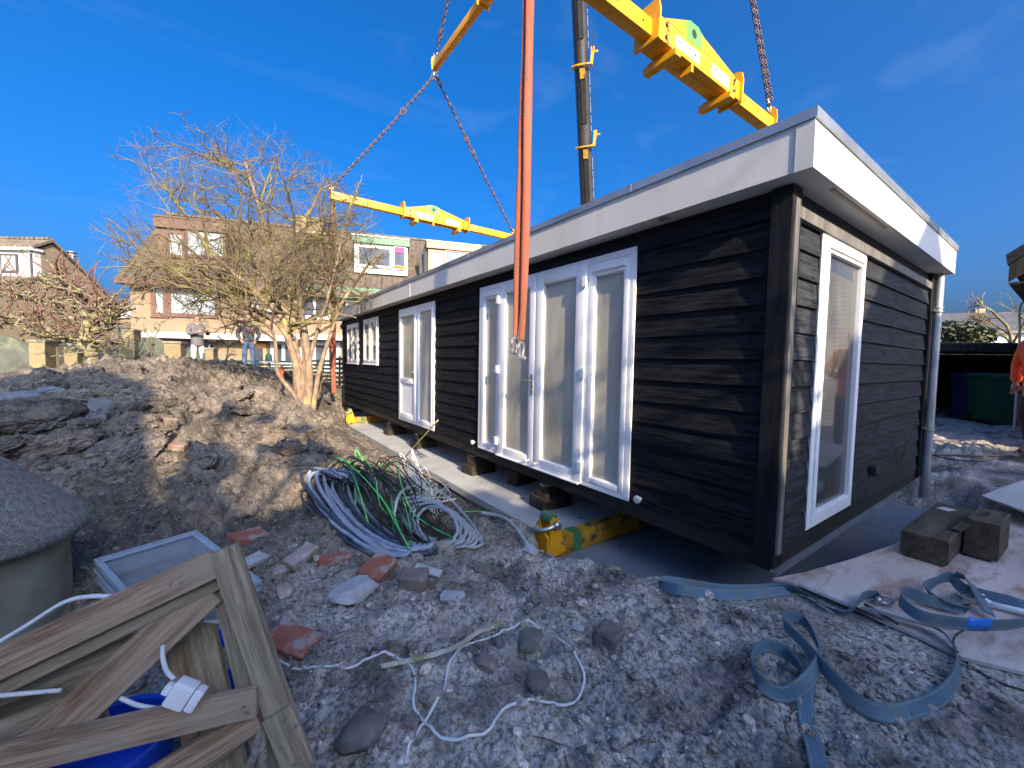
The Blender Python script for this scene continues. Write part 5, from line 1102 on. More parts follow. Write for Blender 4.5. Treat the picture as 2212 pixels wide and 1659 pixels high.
g = P(582, 783, 14.0); t = thing('bird_table', 'white round garden table with a green lamp standing behind the tree', 'table', (g.x, g.y, g.z-.7))
MB().lathe([(.30, g.z-.02), (.32, g.z), (.32, g.z+.03), (.29, g.z+.045)], (g.x, g.y, 0), 24).build('table_top', 'white_paint', t, smooth=True); MB().lathe([(.05, g.z-.9), (.04, g.z-.02)], (g.x, g.y, 0), 12).build('leg', 'white_paint', t, smooth=True)
t2 = thing('garden_lantern', 'small green lantern standing on the white round garden table', 'lantern', (g.x, g.y, g.z+.05)); MB().lathe([(.10, g.z+.047), (.11, g.z+.06), (.10, g.z+.26), (.04, g.z+.30), (.03, g.z+.45), (.0, g.z+.46)], (g.x-.02, g.y, 0), 14).build('lantern_body', 'green_metal', t2, smooth=True)
g = P(610, 835, 9.6); g.z = gz(g.x, g.y); o = MB().lathe([(.03, 0), (.035, .02), (.035, .4), (.0, .41)], tuple(g), 10).build('marker_post', 'hivis', origin=g); tag(o, 'short orange striped marker post beside the tree trunk', 'post')
g = P(747, 705, 12.5); o = MB().blob(tuple(g), (.14, .1, .16), 5, 2, .5).build('pink_ribbon', 'pink_cloth', origin=g, smooth='all'); tag(o, 'bright pink cloth bow tied at the far corner of the cabin', 'ribbon')
g = P(645, 795, 10.5)
o = MB().box((g.x-.35, g.y, gz(g.x, g.y)-.05), (g.x+.15, g.y+.2, gz(g.x, g.y)+.35), bev=.04).build('flower_pot', 'rubber', origin=g); tag(o, 'black plant trough half hidden behind the tree stems', 'pot')
# ---------------------------------------------------------------- people
def skin(name, nodes, edges, mat, parent, root=0, sub=2):
    keys = list(nodes); me = bpy.data.meshes.new(name); me.from_pydata([nodes[k][0] for k in keys], [(keys.index(a), keys.index(b)) for a, b in edges], [])
    o = bpy.data.objects.new(name, me); COL.objects.link(o); md = o.modifiers.new('Skin', 'SKIN'); md.use_smooth_shade = True
    sv = me.skin_vertices[0].data
    for i, k in enumerate(keys): r = nodes[k][1]; sv[i].radius = r if isinstance(r, tuple) else (r, r); sv[i].use_root = (i == root)
    s = o.modifiers.new('Sub', 'SUBSURF'); s.levels = s.render_levels = sub
    dg = bpy.context.evaluated_depsgraph_get(); dg.update(); m2 = bpy.data.meshes.new_from_object(o.evaluated_get(dg)); bpy.data.objects.remove(o)
    m2.name = name; m2.materials.clear(); m2.materials.append(MT[mat]); m2.polygons.foreach_set('use_smooth', [True]*len(m2.polygons)); q = bpy.data.objects.new(name, m2); COL.objects.link(q); q.parent = parent; return q
def person(label, loc, rotz, jm, tm, sm, hairm, arms, legs=None, hat=False, coat=.86, scale=1.0, lean=0, vest=False):
    t = thing('person', label, 'person', loc, rotz); t.scale = (scale,)*3
    Lg = dict(hipL=(.095, 0, .92), kneeL=(.115, -.02, .5), ankL=(.12, .03, .10), toeL=(.15, -.14, .04), hipR=(-.095, 0, .92), kneeR=(-.115, -.02, .5), ankR=(-.12, .03, .10), toeR=(-.15, -.14, .04))
    if legs: Lg.update(legs)
    A_ = dict(shL=(.19, .02, 1.45), elL=(.27, .05, 1.17), wrL=(.22, -.1, .95), shR=(-.19, .02, 1.45), elR=(-.27, .05, 1.17), wrR=(-.22, -.1, .95)); A_.update(arms)
    head = (0, -.03, 1.68)
    base = dict(pel=((0, 0, .95), (.14, .10)), abd=((0, 0, 1.12), (.135, .10)), che=((0, .01, 1.32), (.155, .11)), nb=((0, .01, 1.49), (.075, .065)), nk=((0, -.01, 1.58), (.055, .058)))
    nd = dict(base); nd.update({k: (v, dict(hip=.085, kne=.058, ank=.042, toe=.034)[k[:3]]) for k, v in Lg.items()}); nd.update({k: (v, dict(sh=.062, el=.044, wr=.030)[k[:2]]) for k, v in A_.items()})
    ed = [('pel', 'abd'), ('abd', 'che'), ('che', 'nb'), ('nb', 'nk')]
    for S in 'LR': ed += [('pel', 'hip'+S), ('hip'+S, 'knee'+S), ('knee'+S, 'ank'+S), ('ank'+S, 'toe'+S), ('che', 'sh'+S), ('sh'+S, 'el'+S), ('el'+S, 'wr'+S)]
    body = skin('body', nd, ed, 'skin', t)
    # head, face and hands joined into the same body mesh
    mb = MB(); hd = Vector(head); bm = bmesh.new(); bmesh.ops.create_icosphere(bm, subdivisions=3, radius=1)
    for v in bm.verts:
        p = v.co; x, y, z = p.x*.076, p.y*.096, p.z*.118
        if z < -.02: f = 1-.28*min(1, (-z-.02)/.09); x *= f; y = y*f-.012*(1-f)*3
        if y < 0 and abs(p.z) < .25: y *= .96
        if p.y < -.5 and abs(abs(p.x)-.42) < .2 and .0 < p.z < .22: y += .012
        v.co = Vector((x, y, z))+hd
    bm.verts.index_update(); mb.add([v.co.copy() for v in bm.verts], [[v.index for v in f.verts] for f in bm.faces]); bm.free()
    mb.blob(hd+Vector((0, -.098, -.012)), (.014, .022, .026), 1, 2, .05); mb.blob(hd+Vector((0, -.086, -.058)), (.026, .012, .010), 2, 2, .05)
    for s_ in (-1, 1): mb.blob(hd+Vector((s_*.078, .0, -.005)), (.012, .022, .034), 3, 1, .1); mb.blob(hd+Vector((s_*.031, -.083, .012)), (.012, .01, .009), 4, 1, 0, mi=1)
    for S, sg in (('L', 1), ('R', -1)):
        w_ = Vector(A_['wr'+S]); e = Vector(A_['el'+S]); d = (w_-e).normalized(); sd_ = d.cross(Vector((0, 1, .2))).normalized(); nm = d.cross(sd_)
        mb.tube([w_-d*.01, w_+d*.03, w_+d*.085], [.028, .04, .036], 8)
        for i, (o_, l_) in enumerate(((-.03, .065), (-.01, .078), (.011, .074), (.03, .058))):
            r0 = w_+d*.08+sd_*o_; mb.tube([r0, r0+d*l_*.5+nm*.008, r0+d*l_*.85+nm*.028], [.0095, .009, .0075], 6)
        r0 = w_+d*.03-sd_*.034*sg; mb.tube([r0, r0+d*.03-sd_*.022*sg, r0+d*.062-sd_*.024*sg], [.012, .010, .008], 6)
    hb = mb.build('head', ['skin', 'ink'], smooth='all'); bm = bmesh.new(); bm.from_mesh(body.data); 
    n0 = len(bm.faces); bm.from_mesh(hb.data); bm.to_mesh(body.data); bm.free(); body.data.materials.append(MT['ink']); bpy.data.objects.remove(hb)
    body.data.polygons.foreach_set('use_smooth', [True]*len(body.data.polygons))
    nd = {'pel': ((0, 0, .93), (.155, .118)), 'wst': ((0, 0, 1.04), (.148, .11))}; nd.update({k: (v, dict(hip=.1, kne=.078, ank=.068)[k[:3]]) for k, v in Lg.items() if k[:3] != 'toe'})
    for S in 'LR': a = Vector(nd['ank'+S][0]); nd['ank'+S] = (tuple(a+Vector((0, -.005, -.03))), .072)
    skin('trousers', nd, [('pel', 'wst')]+[e for S in 'LR' for e in (('pel', 'hip'+S), ('hip'+S, 'knee'+S), ('knee'+S, 'ank'+S))], tm, t)
    nd = {'che': ((0, .01, 1.32), (.19, .145)), 'abd': ((0, 0, 1.12), (.18, .14)), 'low': ((0, 0, coat+.06), (.185, .145)), 'hem': ((0, 0, coat), (.19, .15)), 'nb': ((0, .015, 1.48), (.10, .09)), 'col': ((0, .01, 1.55), (.085, .085))}
    nd.update({k: (v, dict(sh=.088, el=.068, wr=.054)[k[:2]]) for k, v in A_.items()})
    for S in 'LR': e, w_ = Vector(nd['el'+S][0]), Vector(nd['wr'+S][0]); nd['wr'+S] = (tuple(w_-(w_-e)*.06), .052)
    jk = skin('jacket', nd, [('che', 'abd'), ('abd', 'low'), ('low', 'hem'), ('che', 'nb'), ('nb', 'col')]+[e for S in 'LR' for e in (('che', 'sh'+S), ('sh'+S, 'el'+S), ('el'+S, 'wr'+S))], jm, t)
    for S in 'LR':
        a, b = Vector(Lg['ank'+S]), Vector(Lg['toe'+S]); mb = MB(); d = (b-a); d.z = 0; d.normalize(); zz = min(a.z-.10, b.z-.04)
        h = a-d*.06; mb.tube([Vector((h.x, h.y, zz+.05)), Vector((a.x, a.y, zz+.055)), Vector((b.x, b.y, zz+.04))+d*.0, Vector((b.x, b.y, zz+.032))+d*.06], [.042, .052, .048, .028], 10); mb.tube([a+Vector((0, 0, .10)), Vector((a.x, a.y, zz+.05))], [.055, .05], 10)
        mb.build('shoe', sm, t, local=True, smooth='all')
    mb = MB()
    bm = bmesh.new(); bmesh.ops.create_icosphere(bm, subdivisions=3, radius=1); kill = [v for v in bm.verts if (v.co.z < .15 and v.co.y < .1) or v.co.z < -.4 or (v.co.y < -.55 and v.co.z < .5)]; bmesh.ops.delete(bm, geom=kill, context='VERTS')
    bm.verts.index_update(); k = .006 if not hat else .014; mb.add([Vector((v.co.x*(.078+k), v.co.y*(.098+k), v.co.z*(.119+k)))+hd for v in bm.verts], [[v.index for v in f.verts] for f in bm.faces]); bm.free()
    mb.build('cap' if hat else 'hair', hairm, t, local=True, smooth='all')
    return t, jk
def atg(px, py, tt): p = P(px, py, tt); return (p.x, p.y, p.z)
def faced(d): return math.atan2(d[0], -d[1])   # turn the front (-y) along d
p2 = atg(538, 801, 13.3)
t, jk = person('man in dark jacket and blue jeans standing with hands in pockets behind the soil heap', p2, faced((-p2[0], -p2[1])), 'jacket_dark', 'jeans', 'shoe', 'hat', dict(elL=(.31, .06, 1.18), wrL=(.20, -.09, .98), elR=(-.31, .06, 1.18), wrR=(-.20, -.09, .98)), hat=True, coat=.93)
mb = MB(); mb.lathe([(.001, -.185), (.045, -.183), (.045, -.165)], (.07, 0, 1.33), 12, axis='y'); mb.build('chest_badge', 'hivis', t, local=True)
mb = MB(); mb.tube([(-.12, -.15, 1.39), (0, -.172, 1.385), (.12, -.15, 1.38)], .007, 6); mb.build('chest_piping', 'reflective', t, local=True)
p1 = atg(428, 803, 13.0)
person('man in long grey-brown coat turned right with raised hand behind the arched wall panels', p1, faced(CR*.85-CF*.5), 'coat_grey', 'light_trousers', 'shoe', 'hair', dict(elL=(.27, -.08, 1.2), wrL=(.12, -.36, 1.30), elR=(-.26, -.06, 1.18), wrR=(-.10, -.34, 1.26)), coat=.80)
o = None
g = P(430, 806, 13.0); mb = MB(); mb.blob((g.x, g.y, g.z-.42), (.9, .7, .42), 77, 3, .25); tag(mb.build('earth_hump', 'dark_soil', origin=g, smooth='all'), 'rounded earth hump under the man in the grey-brown coat', 'soil')
g = P(538, 803, 13.3); mb = MB(); mb.box((g.x-.5, g.y-.2, g.z-.06), (g.x+.7, g.y+.25, g.z-.005), bev=.01); mb.box((g.x-.4, g.y-.15, g.z-.9), (g.x+.6, g.y+.2, g.z-.062)); tag(mb.build('pallet_stack', 'dark_wood', origin=g), 'low dark stack of boards under the feet of the man in jeans', 'boards')
p3 = atg(2238, 984, 5.6)
sc3 = 1.0
person('worker in open orange high-visibility jacket and dark trousers stepping in at the right edge', p3, faced(-CR*.95-CF*.15), 'hivis', 'work_trousers', 'boot', 'hair',
       dict(elL=(.30, .06, 1.16), wrL=(.30, -.10, .93), elR=(-.3, .1, 1.18), wrR=(-.28, .05, .92)), legs=dict(kneeL=(.11, -.16, .52), ankL=(.12, -.22, .10), toeL=(.14, -.42, .04), kneeR=(-.11, -.05, .50), ankR=(-.12, .18, .10), toeR=(-.13, .02, .04)), coat=.72, scale=1.06)
p4 = (7.95, .16, gz(7.95, .16))
person('worker in orange jacket mirrored in the tall end window of the cabin', p4, rad(60), 'hivis', 'work_trousers', 'boot', 'hair', dict(elL=(.29, -.02, 1.18), wrL=(.2, -.26, 1.12), elR=(-.29, -.02, 1.18), wrR=(-.16, -.26, 1.1)), coat=.74, scale=1.04)
# ---------------------------------------------------------------- right side: paving, carport, bins, far houses
pv = [PZ(.47, *q) for q in ((1960, 914), (2300, 914), (2420, 960), (1960, 962))]
c0 = Vector((8.6, 1.35, 0)); 
mb = MB(); n = 0; rs = random.Random(4)
for j in range(9):
    for i in range(14):
        x = 9.6+i*.62+rs.uniform(-.004, .004)+(j % 2)*.3; y = -.2+j*.62; z = .455+rs.uniform(-.004, .004); mb.box((x, y, .3), (x+.612, y+.612, z), bev=.006)
o = mb.build('paving', noisy('paving', (.22, .21, .19), (.34, .33, .30), 3, rough=.85, bmp=.3, bscale=40)); o['kind'] = 'structure'
b = P(2140, 912, 9.2)
def bin_(label, px, py, tt, h, body, lid, rz, group):
    g = P(px, py, tt); t = thing('wheelie_bin', label, 'bin', (g.x, g.y, g.z), rad(rz), group); w_, d_ = .27*h/1.07, .33*h/1.07
    mb = MB(); vs = []
    for k, (z, s_) in enumerate(((.03, .80), (.10, .84), (h*.88, 1.0), (h*.885, 1.06), (h*.92, 1.06))): vs += [(sx*w_*s_, sy*d_*s_, z) for sx, sy in ((-1, -1), (1, -1), (1, 1), (-1, 1))]
    fs = [(3, 2, 1, 0)]+[(k*4+i, k*4+(i+1) % 4, k*4+4+(i+1) % 4, k*4+4+i) for k in range(4) for i in range(4)]+[(16, 17, 18, 19)]
    mb.add(vs, fs).build('body', body, t, local=True)
    mb = MB(); mb.box((-w_*1.12, -d_*1.12, h*.922), (w_*1.12, d_*1.1, h*.955), bev=.012); mb.box((-w_*.9, -d_*.9, h*.9555), (w_*.9, d_*.9, h*.985), bev=.02); mb.build('lid', lid, t, local=True)
    mb = MB(); mb.tube([(-w_*.8, d_*1.2, h*.9), (w_*.8, d_*1.2, h*.9)], .016, 8); mb.build('handle', body, t, local=True)
    for sx in (-1, 1): MB().lathe([(.03, -.025), (.10, -.025), (.105, 0), (.10, .025), (.03, .025)], (sx*w_*.95, d_*.95, .105), 18, axis='x').build('wheel', 'rubber', t, local=True, smooth=True)
bin_('green wheelie bin with paler green lid under the dark carport', 2143, 911, 9.1, 1.10, 'bin_green', 'bin_lid', -50, 'wheelie bins under the carport')
bin_('dark blue wheelie bin half behind the green one', 2103, 905, 9.7, 1.12, 'bin_blue', 'bin_blue', -50, 'wheelie bins under the carport')
c = P(2110, 900, 10.6); t = thing('carport', 'low dark open carport with flat corrugated roof behind the bins', 'carport', (c.x, c.y, .4))
zt = P(2100, 744, 10.2).z; cx, cy = c.x, c.y
r_ = Matrix.Translation((cx, cy, 0)) @ Matrix.Rotation(rad(-50), 4, 'Z')
def cbox(nm, lo, hi, mat, mt=r_):
    return MB().box(lo, hi, mat=mt).build(nm, mat, t)
cbox('roof', (-4.5, -1.0, zt-.10), (5.5, 4.6, zt-.03), 'corrugated'); cbox('fascia_board', (-4.5, -1.06, zt-.2), (5.5, -1.001, zt+.0), 'dark_wood'); cbox('rear_wall', (-4.4, 4.3, .2), (5.4, 4.4, zt-.11), 'dark_wood'); cbox('side_wall', (-4.45, -.6, .2), (-4.35, 4.29, zt-.11), 'dark_wood'); cbox('side_wall', (5.3, -.6, .2), (5.4, 4.29, zt-.11), 'dark_wood')
for x in (-4.2, 0.9, 5.2): cbox('post', (x, -.9, .2), (x+.1, -.8, zt-.2), 'dark_wood')
mb = MB()
for i in range(42): mb.tube([r_ @ Vector((-4.5+i*.24, -1.02, zt-.02)), r_ @ Vector((-4.5+i*.24, 4.6, zt-.02))], .05, 6)
mb.build('roof_sheets', 'corrugated', t)
g = P(2078, 850, 10.4); t = thing('folded_pushchair', 'dark folded pushchair with pale straps left of the bins', 'pushchair', (g.x, g.y, .45))
mb = MB(); mb.bar((g.x-.1, g.y, g.z-.5), (g.x+.05, g.y+.05, g.z+.45), .05, .05); mb.bar((g.x+.1, g.y-.1, g.z-.5), (g.x-.05, g.y-.02, g.z+.42), .05, .05); mb.bar((g.x-.12, g.y-.05, g.z+.43), (g.x+.12, g.y+.08, g.z+.47), .04, .04); mb.build('frame', 'black_plastic', t)
mb = MB(); mb.box((g.x-.13, g.y-.08, g.z-.1), (g.x+.10, g.y+.03, g.z+.22), bev=.03); mb.build('seat', 'bin_blue', t); MB().box((g.x-.06, g.y-.1, g.z-.05), (g.x-.0, g.y-.082, g.z+.2)).build('strap', 'reflective', t)
for s_ in (-.15, .15): MB().lathe([(.04, -.02), (.10, -.02), (.10, .02), (.04, .02)], (g.x+s_, g.y, g.z-.36), 14, axis='x').build('wheel', 'rubber', t)
# far houses and vegetation beyond the carport
g = P(2080, 720, 34); t = thing('far_bungalow', 'low far house with pale ribbed roof and white wall above the carport', 'house', (g.x, g.y, .2), rad(-52)); zr = P(2080, 672, 34).z; ze = P(2080, 722, 34).z
MB().box((-9, 0, 0), (7.0, 8, ze)).build('wall', 'white_paint', t, local=True); mb = MB(); mb.prism([(-.6, ze-.1), (8.6, ze-.1), (4, zr)], -9.4, 7.4, 0); rf = mb.build('roof', 'corrugated', t, local=True)
mb = MB()
for i in range(70): mb.add([(-9.3+i*.24, -.62, ze-.06), (-9.2+i*.24, -.62, ze+.02), (-9.2+i*.24, 4, zr+.1), (-9.3+i*.24, 4, zr+.02)], [(0, 1, 2, 3)])
mb.build('roof_ribs', 'corrugated', rf, local=True)
g2 = P(2182, 690, 38); t = thing('far_brick_house', 'far house with brown tiled roof and brick chimney at the right skyline', 'house', (g2.x, g2.y, .2), rad(-52)); zr = P(2190, 670, 38).z; 
MB().box((-2, 2, 0), (9, 8, zr-2)).build('wall', 'orange_brick', t, local=True); mb = MB(); mb.prism([(1.6, zr-2.1), (8.4, zr-2.1), (5, zr-.2)], -2.2, 9.2, 0); rf = mb.build('roof', 'roof_dark', t, local=True)
MB().box((-.6, 3.2, zr-2), (.2, 3.8, zr+.35)).build('chimney', 'orange_brick', rf, local=True); MB().box((1.4, 3.4, zr-2), (2.3, 4.2, zr-.02)).build('chimney', 'red_brick', rf, local=True)
def leafy(label, px, py, tt, rad_, n, mats, seed, name='evergreen_bush'):
    g = P(px, py, tt); R = random.Random(seed); t = thing(name, label, 'bush', (g.x, g.y, .4), group=None)
    for mi, mt in enumerate(mats):
        mb = MB()
        for i in range(n):
            d = Vector((R.gauss(0, 1), R.gauss(0, 1), R.gauss(0, 1))).normalized()*R.uniform(.5, 1)**.5; c = g+Vector((d.x*rad_[0], d.y*rad_[1], d.z*rad_[2]))
            a = Vector((R.gauss(0, 1), R.gauss(0, 1), R.gauss(0, 1))).normalized(); b_ = a.orthogonal().normalized(); s_ = R.uniform(.06, .14); mb.add([c-a*s_, c+b_*s_*.5, c+a*s_, c-b_*s_*.5], [(0, 1, 2, 3)])
        mb.build('leaves', mt, t, fixn=False)
    MB().tube([(g.x, g.y, .3), (g.x, g.y, g.z)], .08, 6).build('stem', 'twig', t)
leafy('sunlit evergreen bush above the carport roof beside the downpipe', 2052, 722, 16, (1.0, 1.0, .50), 900, ['leaf', 'leaf_light'], 3)
leafy('second sunlit bush above the carport roof, left of the white wall', 2092, 726, 16.5, (.6, .8, .38), 600, ['leaf', 'leaf_light'], 4)
sp2 = dict(seg=[5, 5, 5, 4], wob=[.1, .16, .2, .2], trop=[.03, .05, .05, .04], tap=[.5, .6, .7, .7], sides=[6, 4, 3, 3], kids=[6, 7, 6], start=[.35, .25, .2], ang=[(25, 60), (25, 60), (25, 60)], len=[3.6, 3.0, 1.7, .9], rad=[.2, .09, .04, .02], trunk_lev=0)
def baretree(label, g, h, rr, seed, sp=sp2, mat='twig'):
    T = TreeGen(seed, (g.x, g.y, h*.62), (rr, rr, h*.45)); t = thing('bare_tree', label, 'tree', (g.x, g.y, g.z)); T.grow(Vector((g.x, g.y, g.z)), Vector((0, 0, 1)), sp['len'][0], sp['rad'][0], 0, 3, sp)
    T.tr.build('trunk', 'bark', t, smooth='all', fixn=False); T.cr.build('crown', mat, t, smooth='all', fixn=False); return t
q = P(2205, 700, 24); q.z = .3
baretree('bare winter tree against the sky at the right edge', q, 6.9, 3.6, 31)
q = P(2120, 720, 19); q.z = .3
baretree('thin bare sapling in front of the far white wall', q, 3.6, 1.1, 37, dict(sp2, len=[1.6, 1.2, .7, .4], rad=[.05, .03, .015, .008]))
# white hooped tube beside the worker
a = P(2212, 742, 7.5); t = [P(2202, 800, 7.5), P(2202, 740, 7.5), P(2202, 680, 7.5), P(2205, 660, 7.5), P(2214, 651, 7.5), P(2232, 652, 7.5), P(2242, 670, 7.5), P(2244, 800, 7.5)]
t[0].z = .45; t[-1].z = .45
tag(MB().tube(catmull(t, 6), .017, 10).build('hooped_pole', 'white_paint', origin=t[0], smooth='all'), 'white hooped metal tube rising behind the worker at the right edge', 'pole')
# ---------------------------------------------------------------- neighbour's garage on the right (its eave corner shows top right)
ec = P(2172, 612, 6.0); t = thing('white_garage', 'white brick garage whose dark roof corner pokes in at the top right', 'garage', (ec.x+3, -3, .3))
xg = ec.x; ye_, ze_ = ec.y, ec.z
mb = MB(); mb.box((xg+.25, -6, 0), (xg+9, .12, ze_-.05)); mb.prism([(-6, ze_-.05), (.12, ze_-.05), (-2.9, ze_+2.2)], xg+.26, xg+.5, 0); mb.build('wall', 'white_brick', t)
mb = MB(); sl_ = .78; mb.prism([(ye_, ze_+.28), (ye_+.02, ze_+.42), (-2.9, ze_+.42+(ye_+2.9)*sl_), (-6.6, ze_+.4), (-6.6, ze_+.25), (-2.9, ze_+.28+(ye_+2.9)*sl_)], xg, xg+9.2, 0); mb.build('roof', 'roof_dark', t)
mb = MB(); mb.prism([(ye_-.02, ze_+.02), (ye_-.02, ze_+.27), (-2.9, ze_+.27+(ye_+2.88)*sl_), (-2.9, ze_+.02+(ye_+2.88)*sl_)], xg+.03, xg+.07, 0); mb.build('verge_board', 'dark_wood', t)
mb = MB(); mb.box((xg+.03, .125, ze_-.02), (xg+9.1, ye_-.03, ze_+.012)); mb.build('soffit', 'dark_wood', t); 
# ---------------------------------------------------------------- unseen houses and trees behind the photographer, outlines shaped to cast the shade
def gable(label, prof, y0, y1, mat, roofm, cat='house'):
    t = thing('unseen_house', label, cat, ((prof[0][0]+prof[-1][0])/2, y0, 0), group='houses behind the photographer')
    MB().prism([(prof[0][0]+.2, 0)]+[(x, z-.15) for x, z in prof]+[(prof[-1][0]-.2, 0)], y1, y0, 1).build('wall', mat, t)
    for (xa, za), (xb, zb) in zip(prof[:-1], prof[1:]): MB().prism([(xa, za-.14), (xb, zb-.14), (xb, zb), (xa, za)], y1-.2, y0+.15, 1).build('roof', roofm, t)
    return t
t = gable('brick house with steep gable close behind the photographer on the right', [(1.3, 4.95), (4.28, 7.45), (8.4, 4.1)], -8, -15, 'orange_brick', 'roof_dark')
MB().box((3.95, -8.6, 6.6), (4.2, -8.3, 7.75)).build('chimney', 'orange_brick', t)
t = gable('unseen brick house behind the photographer, roofline shaped to shade the heap', [(-2.76, 6.6), (-3.42, 8.5), (-3.95, 9.25), (-5.0, 10.1), (-6.6, 10), (-9.8, 7)], -8, -16, 'tan_brick', 'roof_dark')  # unseen house, stepped roofline follows the shade wanted on the heap
t = gable('unseen flat roofed extension added between the gabled houses to shade the foreground', [(-2.85, 5.7), (-1.25, 5.7), (1.05, 5.55), (1.3, 5.2)], -8.2, -14, 'tan_brick', 'roofing')  # unseen block added to keep the foreground in shade
def clumptree(label, y, clumps, seed):  # unseen crowns: leaf clumps and gaps set out to cast dappled shade
    R = random.Random(seed); t = thing('unseen_evergreen', label, 'tree', (clumps[0][0], y, .3), group='unseen trees placed for their shade'); mb = MB()
    clumps = [(x-.34, z, r) for x, z, r in clumps]
    for x, z, r in clumps:
        for i in range(int(1900*r*r)+60):
            d = Vector((R.gauss(0, 1), R.gauss(0, 1), R.gauss(0, 1))).normalized()*r*R.uniform(.2, 1)**.6; c = Vector((x+d.x, y+d.y*.7, z+d.z)); a = Vector((R.gauss(0, 1), R.gauss(0, .5), R.gauss(0, 1))).normalized(); b = a.cross(Vector((R.gauss(0, .3), 1, R.gauss(0, .3)))).normalized(); s_ = R.uniform(.05, .10)
            mb.add([c-a*s_, c+b*s_*.6, c+a*s_, c-b*s_*.6], [(0, 1, 2, 3)])
    mb.build('crown', 'conifer', t, fixn=False); x0, z0, r0 = clumps[0]; m2 = MB(); m2.tube([(x0, y-.1, .2), (x0, y-.1, z0)], [.12, .05], 8)
    for x, z, r in clumps[1:]: m2.tube([(x0, y-.1, min(z, z0)-.9), (x, y, z)], [.05, .02], 5)
    m2.build('trunk', 'bark', t)
clumptree('unseen evergreen behind the photographer, leaf clumps placed to dapple the heap', -7.9, [(-2.08, 6.05, .38), (-2.0, 6.75, .24), (-1.85, 5.95, .22), (-1.15, 7.0, .2), (-.95, 6.75, .2), (-2.13, 7.02, .2), (-2.2, 7.95, .16), (-1.7, 7.75, .14), (-1.2, 7.5, .16), (-2.06, 6.6, .30), (-1.62, 5.75, .26), (-1.55, 6.98, .10), (-1.98, 5.5, .3), (-1.35, 6.95, .09), (-1.12, 6.62, .2)], 1)
clumptree('unseen bushy evergreen added above the flat extension to shade the foreground', -7.8, [(-.2, 5.75, .42), (-.75, 5.8, .42), (-.85, 6.1, .2), (.35, 5.65, .4), (.8, 5.45, .32), (-1.2, 5.75, .2)], 2)
q = Vector((1.55, -7.0, .3)); baretree('unseen bare tree behind the photographer, placed for its branch shadows', q, 8.3, 1.5, 55)  # unseen tree placed so its limbs shadow the cabin walls
q = Vector((-2.2, -10.5, .3)); baretree('unseen tall bare tree added behind the extension to dapple the upper heap', q, 12.5, 2.6, 58)  # unseen tree added for dapples on the upper heap
# ---------------------------------------------------------------- foreground: gate, pillar, tray, bucket
gA, gB, gC = P(487, 1187, 1.30), P(655, 1712, 1.26), P(0, 1430, 1.12)
gn = (gB-gA).cross(gC-gA).normalized()
if gn.dot(CAM-gA) < 0: gn = -gn
def GP(px, py, off=0):   # point on the gate plane, pushed off metres towards the viewer
    d = ray(px, py); tt = ((gA-CAM).dot(gn))/d.dot(gn); return CAM+d*tt+gn*off
gate = thing('wooden_gate', 'weathered broken wooden garden gate with diagonal braces leaning at the bottom left', 'gate', tuple(GP(640, 1720)))
plank('stile', GP(484, 1184), GP(672, 1740), .076, .045, gn, 'gate_grey', gate)
plank('rail', GP(-150, 1500, .004), GP(468, 1215, .004), .088, .034, gn, 'gate_wood', gate)
plank('rail', GP(-150, 1556, -.034), GP(474, 1254, -.034), .058, .03, gn, 'gate_grey', gate)
plank('brace', GP(-40, 1726, -.036), GP(445, 1280, -.036), .105, .032, gn, 'gate_wood', gate)
plank('rail', GP(-170, 1668, .03), GP(564, 1500, .03), .080, .034, gn, 'gate_wood', gate)
plank('brace', GP(255, 1735, -.005), GP(560, 1548, -.005), .075, .034, gn, 'gate_wood', gate)
plank('brace', GP(300, 1760, -.05), GP(575, 1555, -.05), .06, .03, gn, 'gate_grey', gate)
plank('back_stile', GP(470, 1270, -.06), GP(585, 1740, -.06), .07, .04, gn, 'gate_grey', gate)
plank('back_stile', GP(360, 1395, -.16), GP(445, 1760, -.15), .125, .03, gn, 'gate_grey', gate)
plank('back_stile', GP(322, 1440, -.14), GP(372, 1700, -.14), .05, .03, gn, 'gate_wood', gate)
plank('back_panel', GP(-160, 1560, -.12), GP(235, 1420, -.12), .19, .02, gn, 'gate_grey', gate)
plank('back_panel', GP(-160, 1700, -.12), GP(160, 1560, -.12), .2, .02, gn, 'gate_grey', gate)
latch = plank('latch_block', GP(607, 1522, .04), GP(655, 1640, .04), .085, .02, gn, 'gate_grey', gate)
for px, py, off in ((622, 1535, .052), (648, 1545, .052), (618, 1590, .052), (645, 1625, .052), (418, 1240, .023), (400, 1252, .023), (376, 1256, .023), (538, 1505, .049), (546, 1518, .049)): p = GP(px, py, off); MB().tube([p, p+gn*.002], .005, 8).build('nail_head', 'steel', gate)
# rope
def twisted(label, pts, r, mat='rope'):
    c = catmull(pts, 26); t = None; mb = MB()
    for k in range(3):
        q = []
        for i, p in enumerate(c):
            d = (c[min(i+1, len(c)-1)]-c[max(i-1, 0)]).normalized(); a = d.orthogonal().normalized(); b = d.cross(a); an = i*.55+k*2.094; q.append(p+(a*math.cos(an)+b*math.sin(an))*r*.55)
        mb.tube(q, r*.62, 7)
    return tag(mb.build('rope', mat, origin=c[0], smooth='all'), label, 'rope')
twisted('frayed grey rope looped down from the gate stile', [GP(566, 1560, -.02), GP(562, 1600, .03), GP(548, 1640, .03), GP(538, 1690, .03), GP(560, 1720, .035), GP(574, 1680, .04), GP(575, 1620, .035), GP(568, 1570, .0)], .012)
